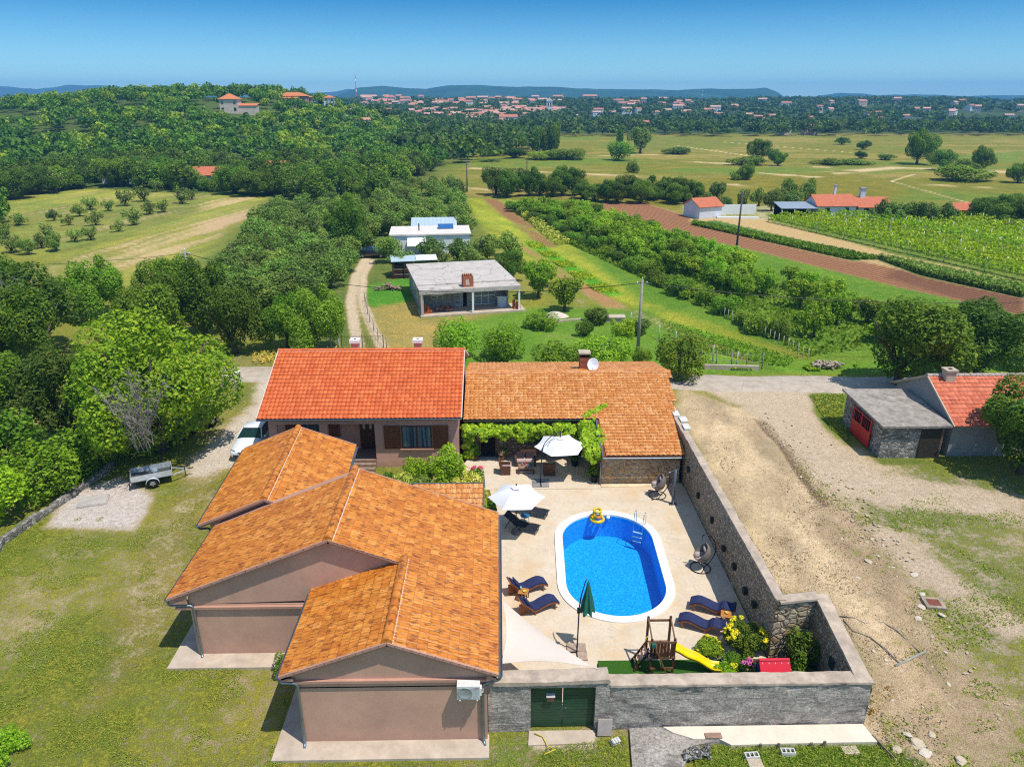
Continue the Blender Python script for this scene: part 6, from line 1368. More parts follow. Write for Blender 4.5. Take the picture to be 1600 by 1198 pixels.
def wicker_seat(x, y, rz, w, label, cat, name, cushions=1):
    t = thing(name, label, cat, (x, y, .07), rz); d = .62
    MB().box(-w / 2, w / 2, -d / 2, d / 2, .03, .30).build('base', WICK, t)
    for s in (-1, 1): MB().box(s * w / 2, s * (w / 2 - .11), -d / 2 - .01, d / 2 - .003, .302, .60).build('armrest', WICK, t)
    MB().slab([(-w / 2 + .003, d / 2, .303), (w / 2 - .003, d / 2, .303), (w / 2 - .003, d / 2 + .12, .88), (-w / 2 + .003, d / 2 + .12, .88)], -.1).build('backrest', WICK, t)
    k = cushions; cw = (w - .24) / k
    for q in range(k): MB().box(-w / 2 + .12 + q * cw + .005, -w / 2 + .12 + (q + 1) * cw - .005, -d / 2 - .01, d / 2 - .12, .303, .42).build('seat_cushion', CREAM, t)
    for x_, z in ((-1, 0), (1, 0)):
        for y_ in (-1, 1): MB().box(x_ * (w / 2 - .06) - .03, x_ * (w / 2 - .06) + .03, y_ * (d / 2 - .06) - .03, y_ * (d / 2 - .06) + .03, -.0, .029).build('foot', WICK, t)
    return t
wicker_seat(1.6, 42.05, 0, 1.35, 'two seat brown wicker sofa against the coursed stone wall', 'sofa', 'wicker_sofa', 2)
wicker_seat(.32, 41.0, R(90), .72, 'brown wicker armchair left of the low table, in the sun', 'armchair', 'wicker_armchair'); wicker_seat(3.05, 40.8, R(180), .72, 'brown wicker armchair under the pale cantilever parasol, seen from behind', 'armchair', 'wicker_armchair')
for k, x in enumerate((1.28, 1.9)):
    mb = MB(); mb.box(-.25, .25, -.06, .06, 0, .42); o = mb.build('pillow', DKC); o.location = (x, 42.16, .50); o.rotation_euler = (R(-16), 0, 0); tag(o, ('left' if k == 0 else 'right') + ' dark pillow propped on the two seat wicker sofa', 'pillow')
def low_table():
    t = thing('coffee_table', 'low brown wicker table with a lower shelf in front of the sofa', 'table', (1.62, 41.05, .07)); MB().box(-.5, .5, -.3, .3, .38, .43).build('table_top', simple('tea_top', (.30, .16, .1), .5, 0, .4, .3, 6), t); MB().box(-.44, .44, -.25, .25, .12, .15).build('shelf', CREAM, t)
    for sx in (-1, 1):
        for sy in (-1, 1): MB().box(sx * .46 - .04, sx * .46 + .04, sy * .26 - .04, sy * .26 + .04, 0, .379).build('leg', WICK, t)
low_table()
for x, y, c, h, lab in ((1.36, 41.1, (.03, .3, .4), .2, 'teal vase at the left on the low wicker table'), (1.55, 41.22, (.55, .03, .03), .12, 'small red cup in the middle of the low wicker table'), (1.98, 41.15, (.05, .4, .08), .26, 'green bottle at the right end of the low wicker table'), (1.72, 41.0, (.6, .6, .58), .06, 'white bowl on the low wicker table'), (1.85, 40.92, (.03, .2, .28), .06, 'dark teal dish on the low wicker table')):
    r0 = .05 if h > .1 else .12; o = MB().lathe([(.0001, 0), (r0 * .8, 0), (r0, h * .5), (r0 * (.5 if h > .15 else 1), h), (.0001, h * .95)], 12).build('vase' if 'vase' in lab else ('cup' if 'cup' in lab else ('bottle' if 'bottle' in lab else 'bowl')), simple('gl' + lab[:5], c, .3)); o.location = (x, y, .5); tag(o, lab, lab.split(' ')[1] if lab.split(' ')[1] in ('vase', 'bottle', 'bowl') else 'tableware')
# --- play tower with slide, playhouse, turf
TIM = simple('dark_brown_timber', (.10, .045, .02), .7, 0, .25, .4, 6, .3, 50); TIM2 = simple('mid_brown_timber', (.20, .10, .05), .75, 0, .2, .4, 6, .3, 50)
def play_tower():
    t = thing('play_tower', 'dark timber climbing tower with a yellow slide on the artificial turf', 'play tower', (6.5, 24.1, .02)); w = .46; zd = .95
    P = {(-1, -1): 1.78, (1, -1): 1.8, (-1, 1): 2.15, (1, 1): 2.15}
    for (sx, sy), h in P.items(): MB().box(sx * w - .045, sx * w + .045, sy * w - .045, sy * w + .045, 0, h).build('post', TIM, t)
    mb = MB()
    for k in range(8): mb.box(-w + .05, w - .05, -w + k * .115, -w + k * .115 + .105, zd - .03, zd)
    mb.build('platform', TIM2, t)
    for k in range(6): MB().box(-w + .07 + k * .137, -w + .165 + k * .137, -w - .075, -w - .05, zd - .02, 1.6).build('fence_board', TIM, t)
    for z in (1.62, zd - .1): MB().box(-w - .06, w + .06, -w - .08, -w - .046, z, z + .09).build('rail', TIM2, t)
    MB().box(-w, w, -w - .08, -w - .046, .30, .40).build('rail', TIM2, t); MB().box(-w, w, w - .03, w + .03, 1.92, 2.0).build('top_bar', TIM2, t)
    for s in (-1, 1): MB().beam((s * w, -w, 1.72), (s * w, w, 2.08), .05, .07).build('side_bar', TIM2, t)
    MB().beam((-w + .08, -w - .13, 1.56), (.26, -w - .16, -.02), .1, .05).build('brace', TIM2, t); MB().box(-w - .02, -w + .14, -w - .19, -w - .09, 1.5, 1.66).build('green_bracket', simple('teal_plastic', (.01, .17, .12), .4), t)
    for s in (-.3, .3): MB().beam((-w - .05, s, zd + .05), (-w - .62, s, .02), .045, .09).build('ladder_rail', TIM, t)
    for k in range(4):
        f = (k + .6) / 4.4; MB().box(-w - .05 - .57 * f - .04, -w - .05 - .57 * f + .04, -.3, .3, zd * (1 - f) - .01, zd * (1 - f) + .03).build('rung', TIM2, t)
    MB().tube([(-w - .1, -.35, 1.25), (-w - .16, -.36, 1.0), (-w - .08, -.35, .7)], .03, 8).build('grab_handle', simple('blue_plastic', (.01, .08, .5), .35), t); MB().tube([(-w - .07, .1, 1.45), (-w - .13, .1, 1.35), (-w - .07, .1, 1.25)], .02, 6).build('grab_handle', simple('yellow_plastic', (.8, .55, .0), .3, 0, .5, .05), t)
    mb = MB(); S = spline([(.0, .98), (.18, .96), (.6, .70), (1.05, .52), (1.5, .22), (1.75, .12), (2.0, .11)], 6); cr = [(-.26, .16), (-.235, .17), (-.21, .04), (-.12, .0), (.12, 0), (.21, .04), (.235, .17), (.26, .16)]; vs = []; n = len(cr)
    for x, z in S:
        for y, h in cr: vs.append((x, y, z + h))
    m = len(vs); vs2 = [(x, y * 1.06, z - .02) for x, y, z in vs]; fs = [(i * n + k, (i + 1) * n + k, (i + 1) * n + k + 1, i * n + k + 1) for i in range(len(S) - 1) for k in range(n - 1)]
    mb.add(vs + vs2, fs + [(d + m, c + m, b + m, a + m) for a, b, c, d in fs], 0, True); o = mb.build('slide', simple('yellow_plastic', (.8, .55, .0), .3, 0, .5, .05), t); o.location = (w + .02, -.1, 0); o.rotation_euler = (0, 0, R(-6))
play_tower()
tt = NT('artificial_turf'); p = tt.pos(); c = tt.ramp(tt.noise(p, 30, 4, .7), [(.3, (.02, .075, .008)), (.7, (.055, .15, .015))]); TURF = tt.done(tt.bsdf(c, .9, tt.bump(tt.noise(p, 60, 3, .7), .8, .03), 0, .1))
mb = MB(); mb.prism([(3.9, 21.4), (12.98, 21.4), (12.95, 24.5), (11.1, 24.42), (4.02, 24.44)], -.1, .045); tag(mb.build('artificial_turf', TURF), 'green turf mat behind the grey front wall', 'turf', kind='structure')
def playhouse():
    t = thing('playhouse', 'small blue plastic playhouse with a bright red dotted roof by the front wall', 'playhouse', (10.72, 22.85, .045)); bl = simple('playhouse_blue', (.02, .06, .22), .4); rd = simple('playhouse_red', (.62, .008, .03), .35, 0, .4, .06)
    mb = MB(); mb.box(-.52, .52, -.4, .4, 0, .95); mb.add([(-.52, -.4, .95), (-.52, .4, .95), (-.52, 0, 1.35)], [(0, 1, 2)]); mb.add([(.52, -.4, .95), (.52, .4, .95), (.52, 0, 1.35)], [(0, 1, 2)]); mb.build('wall', bl, t)
    mb = MB(); mb.slab([(-.6, -.52, .84), (.6, -.52, .84), (.6, 0.03, 1.42), (-.6, 0.03, 1.42)], .05); mb.slab([(.6, .52, .84), (-.6, .52, .84), (-.6, -.03, 1.42), (.6, -.03, 1.42)], .05); r = mb.build('roof', rd, t)
    mb = MB()
    for k in range(5):
        for q in range(2):
            f = .25 + .5 * q; x = -.5 + k * .25; mb.slab([(x, -.52 + .55 * f - .02, .855 + .58 * f - .02), (x + .03, -.52 + .55 * f - .02, .855 + .58 * f - .02), (x + .03, -.52 + .55 * f + .01, .865 + .58 * f + .01), (x, -.52 + .55 * f + .01, .865 + .58 * f + .01)], .01)
    mb.build('roof_stud', simple('pale_stud', (.75, .45, .45), .4), r)
    MB().box(-.2, .2, -.43, -.403, .05, .75).build('door', rd, t)
playhouse()
# --- shrubs, flowers and pots of the yard
def shrub(name, x, y, z, h, w, N, q, mat, label, cat, seed, stem=True, flowers=None, fl_n=0, zs=.8):
    rng = np.random.default_rng(seed); t = thing(name, label, cat, (x, y, z)); P, n = crown_pts(rng, N, lobes=13, lr=(.22, .38), zs=zs)
    lo, hi = P[:, 2].min(), P[:, 2].max(); Q = np.stack([P[:, 0] * w * .55, P[:, 1] * w * .55, (P[:, 2] - lo) / (hi - lo) * h], 1); V, F = leaves(Q, n, q, rng, .5); link('foliage', npmesh('foliage', V, F, mat), t)
    if stem:
        mb = MB(); r = random.Random(seed)
        for k in range(7): a = r.uniform(0, 6.28); s = w * .3; mb.tube([(0, 0, 0), (math.cos(a) * s * .5, math.sin(a) * s * .5, h * .4), (math.cos(a) * s, math.sin(a) * s, h * .75)], [.03, .02, .008], 5)
        mb.build('stem', BARK, t)
    if flowers:
        top = Q[(Q[:, 2] > h * .35)]; nn = n[(Q[:, 2] > h * .35)]; out = (top[:, :2] ** 2).sum(1) + ((top[:, 2] - h * .3) ** 2) * 1.2; k = np.argsort(-out + rng.uniform(0, .3 * w * w, len(out)))[:fl_n]; C = top[k]; rr = .085 if 'euphorbia' in name or fl_n < 60 else .035
        d = unit(rng, fl_n * 26); C2 = np.repeat(C, 26, 0) + d * rr * np.array([1, 1, .6]) + np.array([0, 0, .03]); V, F = leaves(C2, d + np.array([0, 0, .5]), rr * .45, rng, .7); link('flowers', npmesh('flowers', V, F, flowers), t)
    return t
shrub('flowering_shrub', 10.25, 25.0, .03, 1.25, 2.0, 5000, .06, L_GREEN, 'tall shrub covered in yellow flower heads by the right pair of loungers', 'shrub', 41, True, L_YEL, 55)
shrub('flowering_shrub', 8.75, 24.75, .03, .6, 1.35, 3000, .05, L_FRUIT, 'low yellowish shrub right behind the slide', 'shrub', 42, False, L_YEL, 90, .5)
shrub('flowering_shrub', 9.6, 24.2, .03, .5, 1.3, 2000, .05, L_GREEN, 'low green shrub before the tall yellow flowering one', 'shrub', 43, False, L_YEL, 12, .5)
shrub('flowering_plant', 9.95, 23.35, .05, .9, .75, 900, .05, L_GREEN, 'plant with purple flowers left of the red playhouse roof', 'flowers', 44, False, L_PURP, 90, .7)
shrub('low_shrub', 11.9, 23.6, .04, .5, 1.6, 2200, .05, L_GREEN, 'low green plants at the foot of the corner bush right of the playhouse', 'shrub', 45, False, None, 0, .4)
shrub('low_shrub', 9.2, 23.6, .04, .35, 1.0, 1200, .045, L_FRUIT, 'low green plants between slide end and purple flowers', 'shrub', 46, False, None, 0, .4)
o = MB().lathe([(.0001, -.12), (.2, -.1), (.28, 0), (.2, .14), (.0001, .17)], 7, sm=False).build('rock', simple('cream_rock', (.62, .52, .42), .9, 0, .1, .2, 3)); o.location = (9.75, 25.5, .12); o.scale = (1.3, .9, 1.4); tag(o, 'cream boulder between the tall yellow shrub and the lower right lounger', 'rock')
o = MB().lathe([(.0001, -.1), (.16, -.08), (.22, 0), (.15, .1), (.0001, .12)], 7, sm=False).build('rock', simple('pinkish_rock', (.55, .42, .36), .9)); o.location = (9.35, 24.15, .14); tag(o, 'small pinkish rock in the turf bed before the yellow shrubs', 'rock')
shrub('oleander', -5.9, 37.3, .0, 2.0, 2.9, 4600, .075, L_SILVER, 'left oleander bush of the bed before the red roofed house', 'shrub', 51)
shrub('oleander', -3.1, 38.3, .0, 3.3, 3.0, 6000, .075, L_FRUIT, 'tallest oleander bush of the bed before the red roofed house', 'shrub', 52)
shrub('oleander', -2.0, 36.9, .0, 2.2, 2.7, 4600, .075, L_SILVER, 'right oleander bush beside the paved yard', 'shrub', 53)
shrub('oleander', -4.2, 36.3, .0, 2.2, 3.2, 5200, .075, L_OLIVE, 'front oleander bush behind the little lean-to roof', 'shrub', 54)
shrub('oleander', -5.0, 38.9, .0, 2.3, 2.6, 4200, .075, L_FRUIT, 'rear oleander bush close to the window of the red roofed house', 'shrub', 59)
shrub('flowering_shrub', -1.55, 39.6, .0, 1.3, 1.2, 2200, .06, L_OLIVE, 'grey green round shrub with red flowers at the house corner', 'shrub', 55, False, L_RED, 14)
shrub('low_shrub', -6.8, 39.6, .0, .9, 1.0, 1500, .055, L_DARK, 'low dark shrub by the porch steps', 'shrub', 56, False)
shrub('box_ball', -.55, 35.9, .02, 1.25, 1.0, 2600, .05, L_GREEN, 'clipped round box bush at the corner of the lean-to roof', 'shrub', 57, False)
shrub('low_shrub', -.75, 34.6, .02, .45, .5, 700, .05, L_GREEN, 'narrow strip of green plants beside the lean-to roof edge', 'shrub', 58, False)
g = at(12, 1172); shrub('low_shrub', g.x, g.y, .0, .7, 1.9, 2400, .05, L_FRUIT, 'low leafy green plant in the lower left corner of the lawn', 'shrub', 71, False, None, 0, .5)
def potted(x, y, r, h, ph, pw, leaf, label, seed, pot=(.02, .02, .022), flowers=None):
    t = thing('potted_plant', label, 'potted plant', (x, y, .07)); MB().lathe([(.0001, 0), (r * .75, 0), (r, h * .9), (r * 1.08, h * .92), (r * 1.08, h), (r * .9, h), (r * .88, h - .05), (.0001, h - .05)], 18).build('pot', simple('pot' + str(pot[0]), pot, .5), t)
    rng = np.random.default_rng(seed); P, n = crown_pts(rng, 700, lobes=8); lo = P[:, 2].min(); hi = P[:, 2].max(); Q = np.stack([P[:, 0] * pw * .6, P[:, 1] * pw * .6, h - .05 + (P[:, 2] - lo) / (hi - lo) * ph], 1); V, F = leaves(Q, n, .065, rng, .5); link('foliage', npmesh('foliage', V, F, leaf), t)
    if flowers: d = rng.choice(len(Q), 220); V, F = leaves(Q[d] + unit(rng, 220) * .05, n[d], .045, rng, .8); link('flowers', npmesh('flowers', V, F, flowers), t)
potted(5.72, 39.75, .22, .42, .9, .75, L_GREEN, 'tall plant in a black pot at the end of the vine', 61); potted(-1.62, 42.85, .2, .3, .5, .8, L_FRUIT, 'bright green plant in a brown pot left of the dark doorway', 62, (.14, .06, .035)); potted(.12, 42.7, .18, .3, .55, .75, L_GREEN, 'plant with pink purple flowers right of the dark doorway', 63, (.16, .07, .04), L_PURP); potted(4.75, 41.9, .24, .35, .35, .6, L_DARK, 'dark leaved plant in a black pot in the shade under the vine', 64)
def vine():
    rng = np.random.default_rng(8); P = []; N = []
    def blob(cx, cy, cz, sx, sy, sz, n):
        d = unit(rng, n); r = rng.uniform(.1, 1.25, n) ** .6; n_ = int(n * .8); P.append(np.stack([cx + d[:, 0] * r * sx, cy + d[:, 1] * r * sy, cz + d[:, 2] * r * sz], 1)); N.append(d + np.array([0, -.5, .5]) + unit(rng, n) * .5)
    U_ = rng.uniform(-2.3, 6.1, 230)
    for x in U_:
        f = 1 + 1.3 * math.exp(-((x - 3.0) / 1.5) ** 2); dz = rng.uniform(-.75, .1) * f * rng.uniform(.2, 1); blob(x, 42.7 + rng.uniform(-.4, .3), 2.42 + dz, rng.uniform(.12, .34), .22, rng.uniform(.1, .26), rng.integers(25, 75))
    for k in range(46): blob(-2.2 + rng.uniform(-.1, .55) * rng.uniform(.3, 1), 42.9 + rng.uniform(-.2, .2), rng.uniform(.2, 2.4), rng.uniform(.12, .3), .2, rng.uniform(.1, .28), 45)
    for k in range(150): q = rng.uniform(0, 1) ** .8; blob(5.75 + rng.uniform(-.55, .6), 42.9 - q * 3.4, 2.75 - q * .75 + rng.uniform(-.8, .15) * rng.uniform(.2, 1), rng.uniform(.1, .32), .24, rng.uniform(.1, .3), 50)
    for k in range(14): blob(5.4 + .1 * k + rng.uniform(-.2, .2), 43.0 + .09 * k, 2.98 + .02 * k, .2, .2, .07, 26)
    P = np.concatenate(P); N = np.concatenate(N); V, F = leaves(P, N, .115, rng, .85); t = thing('grape_vine', 'grape vine trained along the eave of the stone annex and down its corner', 'vine', (5.8, 42.9, .07)); off = Vector((-5.8, -42.9, -.07))
    link('foliage', npmesh('foliage', V, F, L_VINE), t).location = off
    mb = MB(); mb.tube([(5.8, 42.95, 0), (5.75, 42.9, 1.2), (5.6, 42.8, 2.3), (3.5, 42.75, 2.4), (1, 42.75, 2.35), (-2.0, 42.8, 2.3)], [.05, .04, .035, .03, .02, .012], 6); mb.tube([(5.6, 42.8, 2.3), (5.7, 41.5, 2.45), (5.8, 39.9, 2.0)], [.03, .025, .012], 6); mb.build('stem', BARK, t).location = off
vine()

# ------------------------------------------------------------------ vehicles and the drive
TYRE = simple('tyre_rubber', (.014, .014, .015), .85, 0, .2, .2, 20); RIM = simple('alloy_rim', (.45, .46, .47), .3, .8, .5, .1)
def wheel(t, x, y, r, w, name='wheel'):
    mb = MB(); mb.lathe([(r * .62, -w / 2), (r * .92, -w / 2), (r, -w * .3), (r, w * .3), (r * .92, w / 2), (r * .62, w / 2)], 24); o = mb.build(name, TYRE, t); o.location = (x, y, r); o.rotation_euler = (0, R(90), 0) if True else 0
    mb = MB(); mb.lathe([(.0001, -w * .42), (r * .15, -w * .45), (r * .62, -w * .40), (r * .64, 0), (r * .62, w * .40), (r * .15, w * .45), (.0001, w * .42)], 18); 
    for k in range(5): a = R(72 * k); mb.beam((0, 0, -w * .44), (r * .6 * math.cos(a), r * .6 * math.sin(a), -w * .42), r * .16, .02); mb.beam((0, 0, w * .44), (r * .6 * math.cos(a), r * .6 * math.sin(a), w * .42), r * .16, .02)
    mb.build('rim', RIM, o)
def car(x, y, rz, paint, label, name='parked_car', suv=0):
    """front towards -y"""
    t = thing(name, label, 'car', (x, y, .03), rz); Lh = 2.17; W2 = .89; s = suv * .22
    st = [(-2.17, .36, .58, .62), (-2.12, .3, .66, .78), (-1.95, .26, .74, .86), (-1.4, .24, .86 + s, .89), (-.85, .24, .95 + s, .89), (-.2, .24, .96 + s, .90), (.7, .24, .98 + s, .90), (1.3, .26, 1.0 + s, .89), (1.85, .28, 1.02 + s, .85), (2.1, .34, .96 + s, .76), (2.16, .42, .8 + s, .68)]
    mb = MB(); vs = []; n = 12
    for (yy, z0, z1, w) in st:
        zm = (z0 + z1) / 2; vs += [(-w * .86, yy, z0), (-w, yy, z0 + .12), (-w * 1.0, yy, zm), (-w * .98, yy, z1 - .12), (-w * .90, yy, z1 - .02), (-w * .45, yy, z1 + .02), (w * .45, yy, z1 + .02), (w * .90, yy, z1 - .02), (w * .98, yy, z1 - .12), (w, yy, zm), (w, yy, z0 + .12), (w * .86, yy, z0)]
    fs = [(i * n + k, i * n + (k + 1) % n, (i + 1) * n + (k + 1) % n, (i + 1) * n + k)[::-1] for i in range(len(st) - 1) for k in range(n)]; fs += [tuple(range(n)), tuple((len(st) - 1) * n + k for k in reversed(range(n)))]
    mb.add(vs, fs, 0, True); mb.build('body', paint, t)
    zb = .94 + s; zt = 1.44 + s; rf = [(.06, zt - .05, .61), (.3, zt, .64), (.7, zt, .64), (1.2, zt - .05, .61)]
    mb = MB(); vs = []
    for yy, z, w in rf: vs += [(-w, yy, z - .05), (-w * .9, yy, z), (w * .9, yy, z), (w, yy, z - .05)]
    mb.add(vs, [(i * 4 + k, i * 4 + k + 1, i * 4 + 5 + k, i * 4 + 4 + k)[::1] for i in range(3) for k in range(3)], 0, True); mb.build('roof', paint, t)
    GL = glass('car_glass', (.008, .03, .035)); q = [(0, 0, 0)]; MB().slab([(-.82, -.66, zb), (.82, -.66, zb), (.61, .08, zt - .05), (-.61, .08, zt - .05)], .01).build('windscreen', GL, t)
    MB().slab([(.82, 1.85, zb + .03), (-.82, 1.85, zb + .03), (-.60, 1.2, zt - .06), (.60, 1.2, zt - .06)], .01).build('rear_window', GL, t)
    for sd in (-1, 1):
        a = [(sd * .85, -.58, zb), (sd * .85, 1.75, zb + .03), (sd * .615, 1.15, zt - .07), (sd * .615, .1, zt - .08)]; MB().slab(a[::-1] if sd > 0 else a, .01).build('side_window', GL, t)
        for y0, y1 in ((-.62, .07), (1.83, 1.2)): MB().beam((sd * .83, y0, zb + .01), (sd * .61, y1, zt - .05), .06, .05).build('roof_pillar', paint, t)
        MB().beam((sd * .86, .65, zb), (sd * .63, .62, zt - .06), .05, .035).build('door_pillar', BLK, t)
        o = MB().lathe([(.0001, -.09), (.07, -.06), (.08, .04), (.0001, .09)], 10).build('side_mirror', paint, t); o.location = (sd * .98, -.42, zb + .08); o.scale = (1.1, .6, .9)
        MB().slab([(sd * .45, -2.135, .60), (sd * .78, -1.99, .60), (sd * .80, -1.93, .76), (sd * .50, -2.09, .73)][::(1 if sd > 0 else -1)], .03).build('headlight', glass('headlight_glass', (.10, .11, .12)), t)
        MB().slab([(sd * .8, 2.0, .72 + s), (sd * .45, 2.16, .72 + s), (sd * .45, 2.13, .88 + s), (sd * .8, 1.97, .88 + s)][::(1 if sd > 0 else -1)], .03).build('tail_light', simple('tail_red', (.5, .01, .01), .3), t)
        for yy in (-1.35, 1.35): wheel(t, sd * .80, yy, .32 + s * .2, .21)
    for sd in (-1, 1): MB().box(sd * .04, sd * .28, -2.185, -2.15, .53, .64).build('grille', BLK, t)
    MB().box(-.6, .6, -2.19, -2.14, .34, .44).build('air_intake', BLK, t); MB().box(-.26, .26, -2.2, -2.186, .44, .54).build('number_plate', WHITEP, t)
    return t
PW = NT('white_car_paint'); PW = PW.done(PW.bsdf((.72, .73, .74), .25, None, 0, .5, Coat_Weight=.6)); PB = NT('black_car_paint'); PB = PB.done(PB.bsdf((.012, .013, .018), .2, None, 0, .5, Coat_Weight=.8))
car(-16.6, 45.05, R(-1), PW, 'white car parked nose first on the gravel beside the red roofed house'); car(-21.9, 47.6, R(-25), PB, 'dark car mostly hidden under the big walnut, only its red tail light and wheel showing', suv=1)
def trailer():
    t = thing('car_trailer', 'grey galvanised two wheel car trailer by the gravel patch', 'trailer', (-21.3, 40.3, .02), R(-65)); G = simple('galvanised_sheet', (.55, .57, .58), .45, .25, .5, .25, 5)
    L2, W2 = 1.15, .65   # long axis y; tail at -y
    MB().box(-W2, W2, -L2, L2, .48, .52).build('bed', simple('dark_bed', (.05, .06, .06), .7), t)
    for a in ((-W2, -W2 + .03, -L2, L2), (W2 - .03, W2, -L2, L2)): MB().box(a[0], a[1], a[2] + .032, a[3] - .032, .5, .86).build('side_panel', G, t)
    MB().box(-W2, W2, -L2, -L2 + .03, .5, .86).build('tailgate', G, t); MB().box(-W2, W2, L2 - .03, L2, .5, .86).build('front_panel', G, t)
    MB().box(-W2 - .05, W2 + .05, -L2 - .06, -L2 - .003, .36, .48).build('light_bar', G, t)
    for s in (-1, 1):
        MB().box(s * .38, s * .62, -L2 - .085, -L2 - .062, .38, .47).build('tail_light', simple('tail_red', (.5, .01, .01), .3), t); wheel(t, s * (W2 + .16), 0, .29, .17)
        mb = MB(); P = [(s * (W2 + .16), .38 * math.cos(a), .29 + .38 * math.sin(a)) for a in np.linspace(R(0), R(180), 13)]
        vs = [];
        for p in P: vs += [(p[0] - .12, p[1], p[2]), (p[0] + .12, p[1], p[2]), (p[0] + .12, p[1] * .95, .29 + (p[2] - .29) * .95), (p[0] - .12, p[1] * .95, .29 + (p[2] - .29) * .95)]
        mb.add(vs, [(i * 4 + k, i * 4 + (k + 1) % 4, i * 4 + 4 + (k + 1) % 4, i * 4 + 4 + k) for i in range(12) for k in range(4)], 0, True); mb.build('mudguard', G, t)
    MB().box(-.2, .2, -L2 - .08, -L2 - .062, .37, .45).build('number_plate', WHITEP, t)
    MB().beam((-.5, L2, .45), (0, L2 + .95, .42), .06, .08).build('drawbar', G, t); MB().beam((.5, L2, .45), (0, L2 + .95, .42), .06, .08).build('drawbar', G, t); MB().tube([(0, L2 + .85, .45), (0, L2 + 1.2, .45)], .04, 8).build('coupling', BLK, t); MB().tube([(.15, L2 + .7, .05), (.15, L2 + .7, .75)], .03, 8).build('jockey_wheel', BLK, t)
trailer()
o = MB().lathe([(.0001, 0), (.16, .02), (.2, .2), (.12, .34), (.0001, .36)], 9, sm=False).build('sack', simple('blue_grey_sack', (.25, .33, .38), .8)); o.location = (-21.15, 40.4, .54); tag(o, 'blue grey sack lying in the car trailer', 'sack')
mb = MB(); mb.box(-.8, .8, -.6, .6, 0, .05); mb.box(-.75, .75, -.55, .55, .05, .09); o = mb.build('pit_cover', simple('grey_cover', (.42, .38, .35), .9, 0, .1, .2, 2)); o.location = (-23.8, 38.0, .0); o.rotation_euler = (0, 0, .3); tag(o, 'square concrete pit cover on the gravel patch', 'cover')
def kerb():
    mb = MB(); P = [at(-30, 905), at(5, 850), at(60, 812), at(110, 778), at(165, 740), at(185, 722)]; r = random.Random(2); pts = []
    for a, b in zip(P, P[1:]):
        k = max(1, int((b - a).length / .55)); pts += [a.lerp(b, i / k) for i in range(k)]
    for a, b in zip(pts, pts[1:]):
        h = r.uniform(.38, .52); mb.beam(a + Vector((0, 0, h / 2 - .06)), b + Vector((0, 0, h / 2 - .06)), .26 + r.uniform(-.03, .05), h)
    tag(mb.build('stone_kerb', ST_GREY), 'low grey stone kerb wall along the left thicket', 'wall')
kerb()
def pillar_wall():
    t = thing('gate_pillar', 'white pillar with a short low wall where the drive meets the road', 'pillar', at(374, 606)); MB().box(-.18, .18, -.18, .18, 0, 1.35).build('pillar', WHITEP, t); MB().box(-.22, .22, -.22, .22, 1.353, 1.43).build('cap', WHITEP, t); MB().box(-1.9, -.183, -.1, .1, 0, .45).build('low_wall', CONC, t)
pillar_wall()
mb = MB(); mb.box(-15.0, -14.55, 41.6, 44.6, 0, 1.35); mb.box(-15.06, -14.49, 41.54, 44.66, 1.353, 1.43); o = mb.build('low_wall', CONC); tag(o, 'pale capped garden wall between the white car and the pink house', 'wall')
